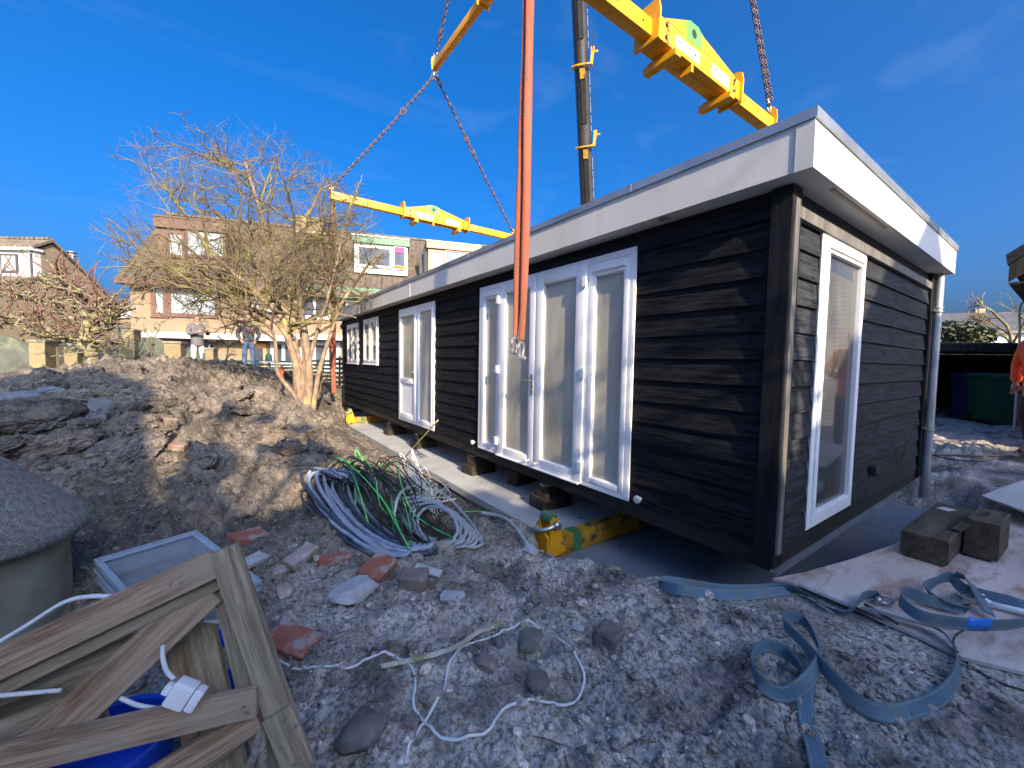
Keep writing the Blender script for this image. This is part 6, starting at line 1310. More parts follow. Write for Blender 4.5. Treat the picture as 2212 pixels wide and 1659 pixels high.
# conical capped pillar
pc = P(-128, 1180, 1.98); zc_ = P(150, 1172, 1.95).z; zg = gz(pc.x, pc.y)
t = thing('concrete_pillar', 'round mossy concrete pillar with a rough conical concrete cap at the left edge', 'pillar', (pc.x, pc.y, zg))
mb = MB(); pr = [(.0, zc_+.56), (.06, zc_+.51), (.15, zc_+.415), (.25, zc_+.305), (.35, zc_+.195), (.43, zc_+.105), (.48, zc_+.055), (.508, zc_+.018), (.516, zc_-.015), (.508, zc_-.04), (.48, zc_-.058), (.41, zc_-.06)]
mb.lathe(pr, (pc.x, pc.y, 0), 72); rs = np.random.RandomState(2)
for v in mb.v:
    q = np.array([v.x, v.y, v.z])*9; j = math.sin(q[0]*1.7+q[2])*math.sin(q[1]*2.1-q[0])*.006+rs.randn()*.0016; v += Vector((rs.randn()*.0015, rs.randn()*.0015, j))
mb.build('cap', 'rough_concrete', t, smooth='all'); MB().lathe([(.44, zg-.2), (.43, zg+.1), (.425, zc_-.07)], (pc.x, pc.y, 0), 56).build('shaft', 'mossy_concrete', t, smooth=True)
# grey plastic tray (open crate) lying tilted
tA, tB, tC = P(203, 1212, 2.12), P(424, 1147, 2.52), P(565, 1256, 2.16); tD = tA+tC-tB
ex = (tC-tB); ey = (tA-tB); nx_ = ex.cross(ey).normalized()
if nx_.z < 0: nx_ = -nx_
lx, ly = ex.length, ey.length; ex.normalize(); ey = (ey-ex*ey.dot(ex)).normalized()
t = thing('plastic_tray', 'grey plastic stacking tray lying tilted on the soil behind the gate', 'tray', tuple(tB-nx_*.13))
mt = Matrix(((ex.x, ey.x, nx_.x, tB.x), (ex.y, ey.y, nx_.y, tB.y), (ex.z, ey.z, nx_.z, tB.z), (0, 0, 0, 1)))
H = .125; th = .006; mb = MB()
mb.box((.012, .012, -H), (lx-.012, ly-.012, -H+.006), mat=mt)
for a in ((.012, .012, .018, ly-.012), (lx-.018, .012, lx-.012, ly-.012), (.0185, .012, lx-.0185, .018), (.0185, ly-.018, lx-.0185, ly-.012)): mb.box((a[0], a[1], -H+.0065), (a[2], a[3], -.012), mat=mt)
for a in ((0, 0, .03, ly), (lx-.03, 0, lx, ly), (.0305, 0, lx-.0305, .03), (.0305, ly-.03, lx-.0305, ly)): mb.box((a[0], a[1], -.0118), (a[2], a[3], -.004), mat=mt, bev=.002)
for a in ((0, 0, .006, ly), (lx-.006, 0, lx, ly), (.0065, 0, lx-.0065, .006), (.0065, ly-.006, lx-.0065, ly)): mb.box((a[0], a[1], -.0038), (a[2], a[3], .008), mat=mt); mb.box((a[0]+.004, a[1]+.004, -.05), (a[2]-.001 if a[2]-a[0] > .01 else a[2]+.003, a[3]-.001 if a[3]-a[1] > .01 else a[3]+.003, -.042), mat=mt)
mb.build('shell', 'plastic_grey', t); mb = MB(); mb.box((.03, .03, -H+.0065), (lx-.03, ly-.03, -H+.014), mat=mt); mb.build('muddy_base', 'tray_mud', t)
# blue bucket behind the gate
bc = P(482, 1480, 1.62); zb = gz(bc.x, bc.y); zt = P(482, 1425, 1.55).z; bc.z = zb
t = thing('blue_bucket', 'blue plastic bucket with twigs standing behind the gate', 'bucket', tuple(bc))
mb = MB(); mb.lathe([(.0, zb+.01), (.105, zb+.01), (.135, zt-.03), (.137, zt-.002), (.150, zt), (.152, zt-.02), (.142, zt-.035), (.112, zb), (.0, zb)], (bc.x, bc.y, 0), 40, cap=False); mb.build('shell', 'blue_plastic', t, smooth=True)
MB().lathe([(.0, zt-.06), (.133, zt-.075)], (bc.x, bc.y, 0), 24, cap=False).build('soil_fill', 'soil', t)
mb = MB(); R = random.Random(2)
for k in range(26):
    a = R.uniform(0, 6.28); p = bc+Vector((.09*math.cos(a)*R.random(), .09*math.sin(a)*R.random(), zt-zb-.07)); d = Vector((R.gauss(0, 1), R.gauss(0, 1), R.uniform(.1, .5))).normalized(); mb.tube([p, p+d*.06+Vector((0, 0, .01)), p+d*.12], [.003, .0025, .0015], 4)
mb.build('twigs', 'bamboo', t)
b2 = P(240, 1700, 1.25); t = thing('blue_bucket', 'second blue plastic tub low behind the gate bottom rail', 'bucket', (b2.x, b2.y, gz(b2.x, b2.y)))
zz = gz(b2.x, b2.y); MB().lathe([(.13, zz), (.15, zz+.2), (.165, zz+.205), (.165, zz+.19), (.155, zz+.18), (.15, zz+.10), (.0, zz+.1)], (b2.x, b2.y, 0), 36, cap=False).build('shell', 'blue_plastic', t, smooth=True)
# ---------------------------------------------------------------- cables
def cable(label, pts, r, mat, name='cable', cat='cable', n=8, group=None, sides=8, wob=0, seed=0):
    c = catmull(pts, n)
    if wob:
        R = random.Random(seed); ph = [R.uniform(0, 6) for _ in range(6)]
        for i, p in enumerate(c): p += Vector((math.sin(i*.37+ph[0])+.6*math.sin(i*.91+ph[1]), math.sin(i*.41+ph[2])+.6*math.sin(i*.83+ph[3]), .4*math.sin(i*.5+ph[4])))*wob
    return tag(MB().tube(c, r, sides).build(name, mat, origin=c[0], smooth='all'), label, cat, group)
# white extension lead: over the gate, socket, then wandering over the soil
t = thing('extension_lead', 'white extension lead with trailing socket hanging over the gate and across the soil', 'cable', tuple(GP(345, 1400, .03)))
mb = MB(); mb.tube(catmull([GP(-60, 1425, .03), GP(40, 1360, -.02), GP(120, 1310, -.03), GP(180, 1294, -.02), GP(232, 1291, -.01), GP(262, 1300, -.05)], 8), .0065, 8)
mb.tube(catmull([GP(344, 1402, -.02), GP(352, 1420, .0), GP(367, 1440, .02), GP(388, 1456, .03)], 8), .0065, 8)
mb.tube(catmull([GP(-40, 1506, .0), GP(50, 1502, -.01), GP(126, 1496, -.012)], 6), .0062, 8); mb.tube(catmull([GP(245, 1520, -.03), GP(290, 1528, -.012), GP(345, 1532, .0), GP(390, 1540, .01)], 6), .0062, 8)
pp = [GP(395, 1384, -.15), GP(440, 1386, -.15), GP(480, 1392, -.2)]; mb.tube(catmull(pp, 6), .0062, 8)
path = [(594, 1422), (625, 1440), (670, 1449), (735, 1440), (790, 1424), (845, 1420), (880, 1432), (897, 1470), (893, 1520), (905, 1550), (938, 1588), (975, 1604), (1020, 1598), (1060, 1575), (1085, 1540), (1115, 1520), (1150, 1514), (1200, 1521), (1240, 1518), (1262, 1475), (1250, 1435), (1205, 1378), (1160, 1353), (1125, 1348), (1085, 1362), (1040, 1385), (1000, 1400), (978, 1420), (966, 1450), (957, 1490), (930, 1540), (900, 1590), (880, 1630), (862, 1690)]
gp_ = [PG(*q, h=.007) for q in path]
for i in range(1, len(gp_)-1):
    pass
c = catmull(gp_, 8); zs = [gz(p.x, p.y)+.0065 for p in c]; zs = [max(np.mean(zs[max(0, i-3):i+4]), zs[i]-.004) for i in range(len(c))]
for p, z in zip(c, zs): p.z = z
mb.tube(c, .0058, 8); mb.build('flex', 'white_cable', t, smooth='all')
sc_ = GP(419, 1475, .06); d1 = (GP(462, 1487, .05)-GP(388, 1455, .06)).normalized(); d2 = gn; d3 = d1.cross(d2).normalized()
ms = Matrix(((d1.x, d3.x, d2.x, sc_.x), (d1.y, d3.y, d2.y, sc_.y), (d1.z, d3.z, d2.z, sc_.z), (0, 0, 0, 1)))
mb = MB(); mb.box((-.035, -.034, -.022), (.022, .034, .022), mat=ms, bev=.008); mb.box((.0225, -.030, -.019), (.048, .030, .019), mat=ms, bev=.006); mb.box((-.055, -.014, -.012), (-.0355, .014, .012), mat=ms, bev=.005)
for k in range(6): mb.box((-.028+k*.008, -.02, .0222), (-.024+k*.008, .012, .0245), mat=ms)
mb.build('socket', 'white_pvc', t, smooth=True)
# pale split conduit lying beside the lead
c = [PG(*q, h=.012) for q in ((822, 1443), (880, 1430), (930, 1418), (985, 1398), (1030, 1375), (1060, 1358), (1085, 1341))]
t = thing('plastic_strip', 'yellowed split plastic conduit strip lying beside the white cable', 'plastic strip', tuple(c[0])); mb = MB()
for k in range(3): mb.tube(catmull([p+Vector((.0, .007*(k-1), .006*(k % 2))) for p in c], 6), .0065, 6)
mb.build('strip', 'pvc_strip', t, smooth='all')
# ---- coil of conduits
def ringpts(ca, cb, up_, w_, n=40, f0=0, f1=1, seed=0, jit=.004):
    """loop whose long axis runs ca-cb; up_ is the direction and size of the short half axis"""
    R = random.Random(seed); c = (ca+cb)/2; a = (cb-ca)/2; out = []
    for i in range(n+1 if (f0, f1) != (0, 1) else n):
        th_ = 2*math.pi*(f0+(f1-f0)*i/n); out.append(c+a*math.cos(th_)+up_*math.sin(th_)+Vector((R.gauss(0, jit), R.gauss(0, jit), R.gauss(0, jit*.7))))
    return out
lift = Vector((0, 0, 1)); gcoil = 'conduits coiled at the foot of the heap'
topL, botR = PG(668, 1022, .03), PG(884, 1190, .0)
t = thing('conduit_coil', 'big coil of blue-grey plastic conduits at the foot of the soil heap', 'conduit coil', tuple((topL+botR)/2), group=gcoil)
mb = MB(); mb2 = MB()
for k in range(15):
    f = k/14; dark = k in (0, 4, 9, 12); a = P(655+f*115+(6 if k % 2 else -4), 1014+6*math.sin(k*2.1)+f*26-(0 if k % 3 else 8), 3.95+.12*f-.1*(k % 2)); b = PG(872+f*62, 1202-f*12, -.03); a.z = max(a.z, gz(a.x, a.y)+.04)
    upv = Vector((.10, .24, .06+.03*(k % 3)))*(.8+.15*(k % 2)); c_ = ringpts(a, b, upv, 0, 44, .30, 1.0, seed=k, jit=.002)
    for i_, q in enumerate(c_):
        sag_ = -.05*math.sin(math.pi*i_/44); q.z += sag_; zz = gz(q.x, q.y)+.02
        if q.z < zz: q.z = zz
    zz = [q.z for q in c_]
    for i_, q in enumerate(c_): q.z = max(sum(zz[max(0, i_-5):i_+6])/len(zz[max(0, i_-5):i_+6]), zz[i_]-.02)
    (mb2 if dark else mb).tube(catmull(c_, 2), .0165 if k % 4 else .0145, 9)
for k in range(7):
    a = P(652+k*16, 1046+k*8, 3.85); b = PG(845+k*20, 1198-k*2, .012); c_ = ringpts(a, b, Vector((.10, .2, .0)), 0, 40, .4, 1.02, seed=50+k)
    for q in c_: q.z = max(q.z-.06, gz(q.x, q.y)+.012)
    zz = [q.z for q in c_]
    for i_, q in enumerate(c_): q.z = sum(zz[max(0, i_-5):i_+6])/len(zz[max(0, i_-5):i_+6])
    mb2.tube(catmull(c_, 2), .012, 8)
mb.build('grey_conduits', 'conduit_blue', t, smooth='all'); mb2.build('dark_conduits', 'conduit_dark', t, smooth='all')
t = thing('cable_coil', 'loose coil of light grey cable beside the white wire tangle', 'cable coil', tuple(PG(950, 1130)), group=gcoil); mb = MB()
for k in range(7):
    a = PG(848+k*9, 1092+k*5, .05+.012*k); b = PG(1036-k*8, 1172-k*4, .02+.014*k); c_ = ringpts(a, b, Vector((.10, .27-.018*k, .07+.02*(k % 2))), 0, 40, seed=20+k, jit=.005)
    for q in c_: q.z = max(q.z, gz(q.x, q.y)+.016)
    zz = [q.z for q in c_]; n_ = len(zz)
    for i_, q in enumerate(c_): q.z = sum(zz[(i_+o_) % n_] for o_ in range(-4, 5))/9
    mb.tube(catmull(c_, 2, True), .0125, 8, closed=True)
mb.tube(catmull([PG(850, 1150, .02), PG(862, 1070, .22), PG(905, 1052, .2), PG(960, 1070, .14), PG(1010, 1120, .06), PG(1040, 1165, .03)], 8), .0135, 8)
mb.build('flex', 'grey_cable', t, smooth='all')
t = thing('wire_tangle', 'tangled bundle of thin cream wires on top of the cable coils', 'wire tangle', tuple(PG(910, 1060)), group=gcoil); mb = MB(); R = random.Random(6)
ct = PG(922, 1072, .17)
for k in range(40):
    el = k < 18; cx_ = ct+Vector((R.gauss(0, .06), R.gauss(0, .07), R.gauss(.0, .03))); a = Vector((R.gauss(0, 1)*.6, R.gauss(0, 1), R.gauss(.2, .5))).normalized()*R.uniform(.10, .22)
    if el: a = Vector((-.10+R.gauss(0, .06), .22+R.gauss(0, .06), .22+R.gauss(0, .05)))*R.uniform(.6, 1.1); cx_ = ct+a*R.uniform(.2, .7)
    b = a.orthogonal().normalized()*R.uniform(.02, .11); b = Quaternion(a.normalized(), R.uniform(0, 6)) @ b
    pts = [cx_+a*math.cos(2*math.pi*i/12)+b*math.sin(2*math.pi*i/12)+Vector((R.gauss(0, .008), R.gauss(0, .008), R.gauss(0, .006))) for i in range(12)]
    for q in pts: q.z = max(q.z, gz(q.x, q.y)+.02)
    mb.tube(catmull(pts, 4, True), .0046, 6, closed=True)
mb.build('wires', 'cream_cable', t, smooth='all')
t = thing('wire_bundle', 'bundle of black and green wires arching over the conduit coil', 'wire bundle', tuple(PG(770, 1060)), group=gcoil); mb = MB(); mk = MB(); R = random.Random(8)
for k in range(34):
    grn = k % 9 == 0; x = 715+R.uniform(0, 130); tt = 3.8+R.uniform(-.2, .25); p0 = PG(x-20+R.uniform(-30, 10), 1040+R.uniform(-10, 25), .05); pk = P(x+R.uniform(-5, 40), 985+R.uniform(0, 40), tt); p2 = PG(x+60+R.uniform(0, 60), 1090+R.uniform(-30, 30), .14); p3 = PG(x+100+R.uniform(0, 70), 1165+R.uniform(-20, 20), .03)
    pk.z = max(pk.z, gz(pk.x, pk.y)+.12); q = (pk+p2)/2+Vector((R.gauss(0, .03), R.gauss(0, .03), .05)); (mb if grn else mk).tube(catmull([p0, (p0+pk)/2+Vector((0, 0, .08)), pk, q, p2, p3], 7), .0055 if grn else R.choice((.004, .005, .0065)), 6)
for pts in ([(742, 1070, .1), (743, 1015, .3), (752, 1000, .34), (775, 1060, .2), (800, 1150, .05)], [(768, 1090, .12), (768, 1000, .32), (772, 982, .36), (810, 1050, .2), (885, 1188, .02)], [(815, 1000, .3), (840, 1030, .25), (850, 1110, .14), (885, 1188, .03)], [(900, 1175, .02), (860, 1165, .03), (845, 1120, .08)]): mb.tube(catmull([PG(a, b, c_) for a, b, c_ in pts], 8), .007, 7)
mb.build('green_wires', 'green_cable', t, smooth='all'); mk.build('black_wires', 'black_cable', t, smooth='all')
cable('black pipe lying in the trench along the slab edge', [PG(880, 1010, .03), PG(950, 1045, .03), PG(1010, 1080, .03), PG(1075, 1115, .03)], .014, 'black_cable', 'drain_pipe', 'pipe')
cable('thin green and white wires running from the coil into the trench', [PG(990, 1107, .02), PG(1040, 1106, .03), PG(1075, 1112, .04), PG(1110, 1135, .03), PG(1140, 1172, .02)], .006, 'green_cable', 'wire', 'wire')
cable('pale grey conduit end poking out of the trench by the slab', [PG(1040, 1108, .03), PG(1085, 1118, .05), PG(1115, 1142, .05), PG(1140, 1178, .03)], .016, 'grey_cable', 'conduit', 'conduit')
g = PG(866, 1000, .0); cable('thin pale bamboo cane leaning up from the soil toward the cabin', [g, g+(P(905, 950, 5.0)-g)*.5, P(946, 908, 4.75)], .009, 'bamboo', 'bamboo_cane', 'cane')
g = PG(935, 1010, .0); o = MB().blob(tuple(g+Vector((0, 0, .03))), (.16, .09, .05), 12, 2, .3, flat=.6).build('foam_lump', 'bamboo', origin=g, smooth=True); tag(o, 'lump of pale yellow foam on the slab edge', 'foam')
cable('reddish brown cable lying along the paving edge at the worker boots', [PG(1985, 980, .03), PG(2040, 985, .02), PG(2120, 986, .02), PG(2215, 984, .02), PG(2300, 980, .02)], .014, 'brown_cable', 'hose', 'hose')
cable('thin black cable sagging from the downpipe over the soil', [PG(1990, 972, .1), PG(2020, 985, .02), PG(2060, 994, .01), PG(2130, 996, .01), PG(2215, 985, .01)], .008, 'black_cable')
# ---------------------------------------------------------------- bricks, slabs and stones
def rubble(name, label, px, py, sz, rot, mat, cat, sink=.3, seed=0, group=None, shape='box', base=None):
    g = PG(px, py); E_ = Matrix.Rotation(rad(rot[2]), 4, 'Z') @ Matrix.Rotation(rad(rot[0]), 4, 'X') @ Matrix.Rotation(rad(rot[1]), 4, 'Y')
    bm = bmesh.new()
    if shape == 'box':
        bmesh.ops.create_cube(bm, size=1)
        for v in bm.verts: v.co = Vector((v.co.x*sz[0], v.co.y*sz[1], v.co.z*sz[2]))
        bmesh.ops.bevel(bm, geom=bm.edges[:], offset=min(sz)*.10, segments=1, affect='EDGES'); bmesh.ops.triangulate(bm, faces=bm.faces[:]); bmesh.ops.subdivide_edges(bm, edges=bm.edges[:], cuts=3, use_grid_fill=True)
    else:
        bmesh.ops.create_icosphere(bm, subdivisions=4, radius=.5)
        rs = np.random.RandomState(seed); pl = rs.randn(14, 3); pl /= np.linalg.norm(pl, axis=1)[:, None]; of = .26+.16*rs.rand(14)
        for v in bm.verts:
            p = np.array(v.co)
            for q, o_ in zip(pl, of):
                d = p@q
                if d > o_: p = p-q*(d-o_)*.93
            v.co = Vector((p[0]*sz[0]*1.25, p[1]*sz[1]*1.25, p[2]*sz[2]*1.25))
    if name == 'soil_clod':
        vv_ = np.array([v.co for v in bm.verts])*4.2; nn_ = n3d(vv_)+.6*n3d(vv_*2.7)+.4*n3d(vv_*6)
        for v, q_ in zip(bm.verts, nn_): v.co *= 1+.35*(q_-1.0)
    rs = np.random.RandomState(seed+5); k = rs.randn(6, 3)*14; ph = rs.rand(6)*6.3; kk = rs.randn(3, 3)*60
    for v in bm.verts:
        p = np.array(v.co); a = np.mean(np.sin(k@p+ph))*min(sz)*.24+np.mean(np.sin(kk@p))*min(sz)*.06; v.co += v.co.normalized()*a
    me = bpy.data.meshes.new(name); bm.to_mesh(me); bm.free(); me.transform(E_); me.materials.append(MT[mat])
    o = bpy.data.objects.new(name, me); COL.objects.link(o); zmin = min(v.co.z for v in me.vertices); o.location = g+Vector((0, 0, -zmin*(1-sink-(.14 if sink > 0 else 0))-.006)); return tag(o, label, cat, group)
rb = rubble
rb('brick_fragment', 'flat broken red brick with frosty top, right of the tray', 537, 1166, (.22, .15, .06), (8, 5, 20), 'red_brick', 'brick', .35, 1)
rb('stone_slab', 'long pale pinkish stone piece left of the orange brick', 650, 1212, (.20, .10, .05), (10, -12, 35), 'pink_stone', 'stone', .2, 2)
rb('brick_fragment', 'long orange brick lying on its side below the conduit coil', 722, 1216, (.20, .07, .05), (5, 3, -5), 'red_brick', 'brick', .2, 3)
rb('brick_fragment', 'large pointed orange brick slab in the middle of the rubble', 818, 1238, (.22, .16, .05), (14, -8, 40), 'red_brick', 'brick', .25, 4)
rb('tile_fragment', 'pale grey tile strip leaning against a brown stone', 925, 1250, (.17, .05, .022), (25, 12, -48), 'grey_stone', 'tile', -.6, 5)
rb('stone', 'brown stone under the pale grey tile strip', 893, 1262, (.17, .12, .09), (10, 6, -30), 'brown_stone', 'stone', .35, 6)
rb('stone', 'pink stone on the pile between tray and gate post', 603, 1246, (.11, .08, .06), (5, 9, 30), 'pink_stone', 'stone', .3, 7, None, 'ico')
rb('stone', 'small pinkish grey stone below the pink stone', 618, 1283, (.12, .09, .07), (5, 9, 60), 'pink_stone', 'stone', .35, 8, None, 'ico')
rb('stone_slab', 'flat grey slab fragment right of the tray corner', 548, 1218, (.16, .09, .03), (12, 4, 40), 'grey_stone', 'stone', .2, 9)
rb('mortar_lump', 'large pale frosty mortar lump in front of the orange slab', 770, 1278, (.26, .20, .08), (3, 4, 15), 'grey_stone', 'mortar', .5, 10, None, 'ico')
rb('mortar_lump', 'pale mortar lump right of the brown stone', 975, 1292, (.14, .11, .05), (3, 4, 40), 'grey_stone', 'mortar', .5, 11, None, 'ico')
rb('brick_fragment', 'dark red brick slab beside the gate stile, near the white cable', 632, 1400, (.22, .13, .05), (16, 10, -50), 'red_brick', 'brick', .35, 12)
rb('stone', 'broad grey stone inside the white cable loop', 1141, 1392, (.155, .12, .095), (4, 6, 20), 'dark_stone', 'stone', .35, 13, None, 'ico')
rb('stone', 'squarish dark grey stone right of the white cable loop', 1313, 1398, (.125, .12, .115), (6, 4, 12), 'dark_stone', 'stone', .22, 14)
rb('stone', 'small pale oval stone left of the squarish dark stone', 1250, 1362, (.07, .05, .05), (4, 6, -40), 'grey_stone', 'stone', .3, 15, None, 'ico')
rb('stone', 'smooth rounded dark stone at the lower bend of the white cable', 1162, 1488, (.085, .08, .075), (4, 6, 20), 'dark_stone', 'stone', .3, 16, None, 'ico')
rb('stone', 'narrow reddish brown stone left of the broad grey stone', 1050, 1440, (.085, .06, .04), (10, 16, -50), 'brown_stone', 'stone', .4, 17)
rb('stone', 'big dark half buried stone at the bottom beside the gate', 775, 1590, (.15, .12, .10), (6, 8, 25), 'dark_stone', 'stone', .45, 18, None, 'ico')
rb('stone', 'small rusty brown stone near the bottom cable crossing', 888, 1565, (.06, .045, .035), (6, 8, -35), 'brown_stone', 'stone', .4, 19)
rb('stone', 'flat pale stone under the front of the cable coil', 965, 1184, (.17, .09, .06), (4, 3, 5), 'pink_stone', 'stone', .3, 20)
rb('stone', 'blocky grey stone on the rim left of the yellow beam bracket', 1145, 1192, (.14, .10, .08), (4, 3, 25), 'grey_stone', 'stone', .45, 21, None, 'ico')
rb('stone', 'lumpy brown clod stone hiding the foot of the yellow bracket', 1195, 1190, (.16, .12, .09), (4, 3, -25), 'pink_stone', 'stone', .45, 22, None, 'ico')
rb('brick_fragment', 'red brick half sunk in the sunlit heap slope', 358, 915, (.20, .14, .10), (14, 8, 30), 'dusty_brick', 'brick', .5, 23)
rb('brick_fragment', 'small red brick piece in the triangular patch of sun', 385, 968, (.16, .10, .08), (14, 8, -20), 'dusty_brick', 'brick', .5, 24)
rb('roof_tile', 'frosty grey roof tile slab jutting from the left of the heap', 60, 866, (.7, .34, .07), (6, -10, 35), 'tray_mud', 'tile', .1, 25)
rb('soil_clod', 'broad dark overhanging clod with frosty crust at the left of the heap', 80, 925, (.95, .55, .36), (4, -4, 35), 'dark_soil', 'clod', .3, 26, None, 'ico')
rb('stone_slab', 'smooth grey slab edge buried upright in the upper heap', 212, 895, (.2, .07, .3), (8, 14, 20), 'tray_mud', 'stone', .55, 31)
# ---------------------------------------------------------------- plywood sheets, timbers, straps on the right
MT['ply'] = noisy('ply', (.46, .36, .31), (.60, .55, .52), 1.6, 7, .75, .35, .62, .25, 30, stretch=(.5, 1.6, 1), spots=(3.4, .47, .62, (.34, .21, .15)))
MT['ply_pale'] = noisy('ply_pale', (.42, .41, .40), (.52, .52, .52), 1.6, 7, .7, .35, .62, .2, 30, stretch=(.5, 2.2, 1), spots=(5, .6, .7, (.2, .2, .22)))
def sheet(label, outline, mat, th=.018, n=26, zf=None, name='plywood_sheet', cat='plywood'):
    pts = catmull(outline, 1, True) if False else outline; c = sum((Vector(p) for p in pts), Vector())/len(pts); k = len(pts); vs = []; rings = 12
    for s_ in (0, -th):
        for r in range(rings+1):
            f = r/rings
            for p in pts: q = Vector(p)*f+c*(1-f); q.z = (zf(q.x, q.y) if zf else q.z)+s_; vs.append(q)
    fs = []; o2 = (rings+1)*k
    for o_, fl in ((0, False), (o2, True)):
        for r in range(rings):
            for i in range(k):
                f_ = (o_+r*k+i, o_+r*k+(i+1) % k, o_+(r+1)*k+(i+1) % k, o_+(r+1)*k+i); fs.append(f_ if not fl else f_[::-1])
    for i in range(k): fs.append((rings*k+i, rings*k+(i+1) % k, o2+rings*k+(i+1) % k, o2+rings*k+i))
    mb = MB().add(vs, fs); o = mb.build(name, mat, smooth=True, origin=c); return tag(o, label, cat)
def plyz(x, y): return .315+.012*math.sin(x*2.1)*math.sin(y*2.3+1)+.025*max(0, .5-abs(y-.9)) - .0*(x-3)
edge = [(1669, 1250), (1740, 1237), (1830, 1213), (1930, 1178), (1985, 1150), (2060, 1115), (2160, 1095), (2260, 1105), (2340, 1180), (2360, 1320), (2340, 1470), (2212, 1448), (2080, 1415), (1990, 1372), (1900, 1335), (1850, 1312), (1790, 1288), (1730, 1264)]
sheet('large warped weathered plywood sheet with brown stains lying at the cabin corner', [tuple(PZ(.32, *q)) for q in edge], 'ply', zf=plyz)
sheet('second pale grimy plywood board at the right edge near the worker', [tuple(PZ(.47, *q)) for q in ((2120, 1070), (2212, 1036), (2300, 1010), (2420, 1060), (2400, 1140), (2300, 1118), (2212, 1103))], 'ply_pale')
o = MB().box((-.05, -.04, 0), (.05, .04, .003), mat=Matrix.Translation((4.86, .60, .512)) @ Matrix.Rotation(rad(-20), 4, 'Z')).build('paper_scrap', 'white_paint', origin=(4.86, .60, .512)); tag(o, 'small white paper scrap on the far end of the long timber block', 'paper')
def tblock(label, lo, hi, rz, ch, mat='old_block'):
    sx, sy, sz = hi[0]-lo[0], hi[1]-lo[1], hi[2]-lo[2]; mb = MB(); mb.prism([(ch, 0), (sy-ch, 0), (sy, ch), (sy, sz-.008), (sy-.008, sz), (.008, sz), (0, sz-.008), (0, ch)], 0, sx, 0)
    o = mb.build('timber_block', mat); o.location = lo; o.rotation_euler = (0, 0, rad(rz)); return tag(o, label, 'timber block', 'heavy timber blocks on the plywood')
tblock('long heavy dark timber block lying flat beside the end wall', (3.95, .46, .322), (5.05, .70, .51), -1, .03)
tblock('short taller squared timber block right of the long one', (4.36, .275, .335), (4.80, .44, .595), -2, .008)
a, b = PZ(.522, 2064, 1146), PZ(.61, 2129, 1107); o = plank('wood_slat', a, b, .05, .018, (0, 0, 1), 'old_block'); tag(o, 'thin wooden slat bridging the two heavy timber blocks', 'slat')
# straps
MT['strap_stripe'] = noisy('strap_stripe', (.13, .18, .20), (.18, .24, .27), 30, rough=.9, bmp=0)
def onply(px, py, h=.03): 
    p = PG(px, py); q = PZ(.33, px, py); ins = poly_sd(np.array([q.x]), np.array([q.y]), PLY)[0] < .1
    r = q if ins else p; return Vector((r.x, r.y, r.z+h))
def strap(label, path, width, hook=None, tagp=None):
    pts = [onply(a, b, c_) for a, b, c_, _ in path]; t = thing('lashing_strap', label, 'strap', tuple(pts[0]), group='blue straps on the ground')
    wb = ribbon_mesh(pts, width, [q[3] for q in path], .004, 10).build('webbing', 'strap_blue', t, smooth=True)
    for sg in (-.36, .36): ribbon_mesh(pts, .005, [q[3] for q in path], .0058, 10, width*sg).build('edge_stripe', 'strap_stripe', wb)
    return t, pts
t, _ = strap('long faded blue strap lying doubled along the pit edge with a hook at its end', [(1700, 1283, .02, 15), (1620, 1296, .03, 40), (1540, 1294, .03, 40), (1470, 1285, .03, 55), (1430, 1278, .035, 80), (1432, 1268, .035, 100), (1480, 1272, .03, 130), (1560, 1284, .03, 120), (1640, 1284, .03, 110), (1695, 1278, .03, 70), (1745, 1296, .03, 40), (1790, 1325, .03, 35), (1830, 1335, .03, 60), (1862, 1305, .04, 85), (1885, 1296, .03, 70), (1905, 1300, .02, 30)], .062)
g = onply(1912, 1303, .02); mb = MB(); oval(mb, g, Vector((1, -.4, 0)), Vector((.3, 1, .3)), .05, .026, .0085); mb.blob(g-Vector((.045, -.02, -.005)), (.022, .02, .02), 3, 2, .1); mb.build('hook', 'steel', t, smooth='all')
t, _ = strap('blue strap tied in a loose knot with its tail running out of the bottom', [(1875, 1322, .02, 10), (1950, 1345, .02, 12), (2010, 1362, .02, 22), (2045, 1385, .025, 50), (2066, 1430, .03, 75), (2068, 1470, .03, 70), (2040, 1520, .03, 60), (1990, 1548, .03, 55), (1920, 1560, .03, 55), (1860, 1545, .03, 60), (1800, 1490, .04, 75), (1740, 1430, .06, 95), (1692, 1385, .08, 100), (1700, 1368, .09, 88), (1735, 1380, .085, 85), (1762, 1420, .07, 80), (1768, 1455, .05, 70), (1740, 1500, .045, 55), (1690, 1520, .04, 70), (1640, 1500, .045, 92), (1622, 1455, .05, 95), (1650, 1425, .055, 95), (1700, 1440, .05, 90), (1742, 1480, .035, 60), (1738, 1520, .02, 12), (1745, 1580, .012, 5), (1760, 1640, .012, 3), (1780, 1730, .012, 2)], .058)
t, _ = strap('heap of dark blue strap with a bright blue label beside the white pipe', [(2240, 1330, .03, 30), (2180, 1318, .05, 70), (2110, 1300, .05, 75), (2075, 1290, .06, 70), (2050, 1278, .09, 90), (2020, 1280, .07, 95), (2000, 1292, .05, 60), (2040, 1318, .035, 60), (2080, 1326, .03, 40), (2010, 1312, .04, 60), (1955, 1298, .05, 85), (1945, 1318, .05, 100), (1985, 1345, .04, 95), (2050, 1358, .035, 92), (2120, 1362, .03, 85), (2190, 1360, .03, 80), (2250, 1345, .03, 80)], .062)
c_ = [onply(a, b, .036) for a, b in ((2088, 1361), (2105, 1363), (2138, 1364))]; ribbon_mesh(c_, .07, [84, 84, 80], .007, 6).build('label_sleeve', 'strap_tag', t, smooth='all')
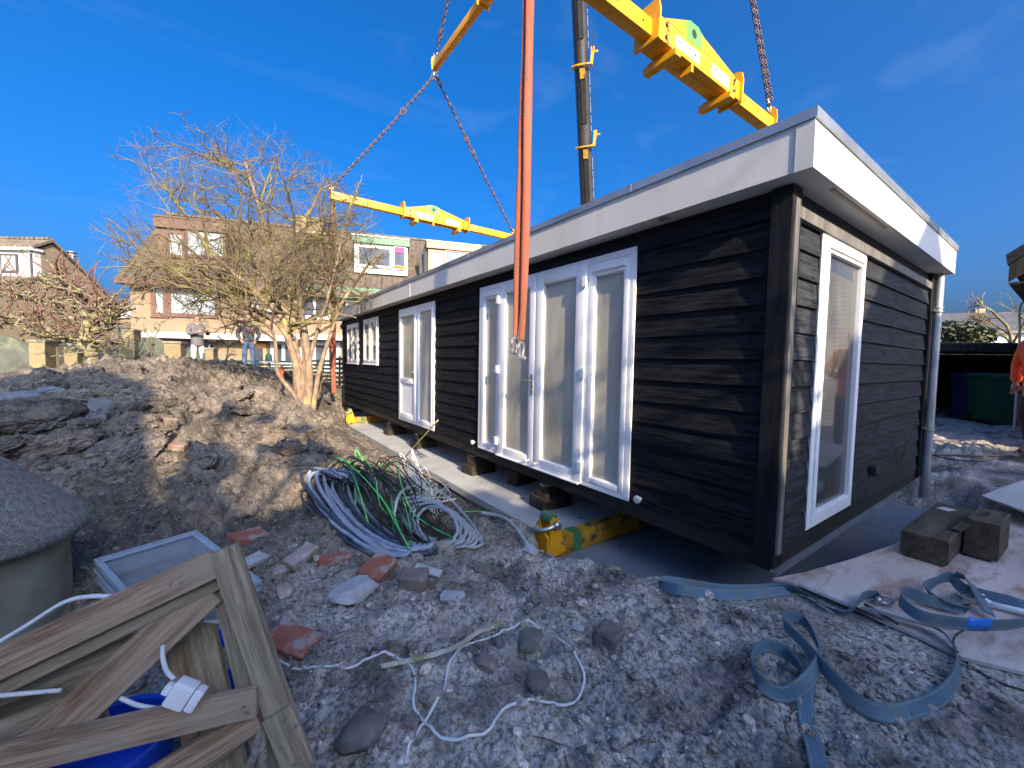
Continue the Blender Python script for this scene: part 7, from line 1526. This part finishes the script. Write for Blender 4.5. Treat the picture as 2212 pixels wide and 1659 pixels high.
mb = MB(); ribbon_mesh([onply(*q) for q in ((2058, 1282, .12), (2085, 1290, .11), (2110, 1310, .07), (2135, 1338, .03))], .055, [60, 40, 30, 20], .004, 8).build('loop', 'strap_blue', t, smooth='all')
g = onply(2080, 1305, .02); t = thing('ratchet_buckle', 'worn steel ratchet buckle half under the strap heap', 'buckle', tuple(g)); mb = MB(); mt_ = Matrix.Translation(g) @ Matrix.Rotation(rad(-25), 4, 'Z'); mb.box((-.05, -.03, 0), (.13, -.022, .035), mat=mt_, bev=.003); mb.box((-.05, .022, 0), (.13, .03, .035), mat=mt_, bev=.003); mb.box((-.04, -.0215, .01), (.11, .0215, .016), mat=mt_); mb.tube([mt_ @ Vector((.0, -.035, .02)), mt_ @ Vector((.0, .035, .02))], .012, 10); mb.build('frame', 'steel', t, smooth=True); MB().box((-.02, -.018, .02), (.12, .018, .032), mat=mt_, bev=.004).build('lever', 'zinc', t)
t = thing('white_pipe', 'white plastic pipe with elbow lying on the plywood at the right edge', 'pipe', tuple(onply(2126, 1305, .02))); mb = MB(); mb.tube([onply(2136, 1312, .02), onply(2212, 1330, .02), onply(2330, 1352, .02)], .017, 14); mb.build('tube', 'white_pvc', t, smooth='all'); mb = MB(); mb.tube(catmull([onply(2121, 1300, .045), onply(2124, 1306, .022), onply(2140, 1313, .02)], 4), .021, 14); mb.build('elbow', 'white_pvc', t, smooth='all')
for (a, b, lb) in (((1848, 1318), (1905, 1342), 'thin dark steel bar beside the strap on the plywood edge'), ((1868, 1310), (1940, 1352), 'second thin dark steel bar on the plywood edge')): tag(MB().tube([onply(*a, .012), onply(*b, .012)], .008, 8).build('steel_bar', 'black_plastic', origin=onply(*a, .012), smooth='all'), lb, 'bar', 'dark steel bars')
cable('thin dark wire curling out from under the blue label', [onply(2080, 1366, .008), onply(2065, 1375, .006), onply(2060, 1395, .006), onply(2085, 1430, .006), onply(2150, 1475, .006), onply(2230, 1500, .006)], .0045, 'black_cable', 'wire', 'wire')
# loose twigs and straw on the near soil
R = random.Random(12)
for i in range(12):
    px, py = R.choice(((1700, 1560), (1950, 1600), (1500, 1640), (1350, 1600), (1850, 1480), (2100, 1580), (1600, 1380), (1250, 1620), (450, 985), (250, 1010), (600, 960), (700, 930)))
    g = PG(px+R.uniform(-70, 70), py+R.uniform(-20, 20), .006); a = R.uniform(0, 6.28); ln = R.uniform(.06, .2); q = [g, g+Vector((math.cos(a), math.sin(a), .1))*ln*.5, g+Vector((math.cos(a+.3), math.sin(a+.3), 0))*ln]
    for v in q: v.z = gz(v.x, v.y)+.008
    tag(MB().tube(q, [.003, .0028, .0018], 5).build('twig', R.choice(('bamboo', 'twig', 'pollard_shoot')), origin=q[0], smooth='all'), 'thin loose twig or straw lying on the bare soil', 'twig', 'loose twigs on the soil')
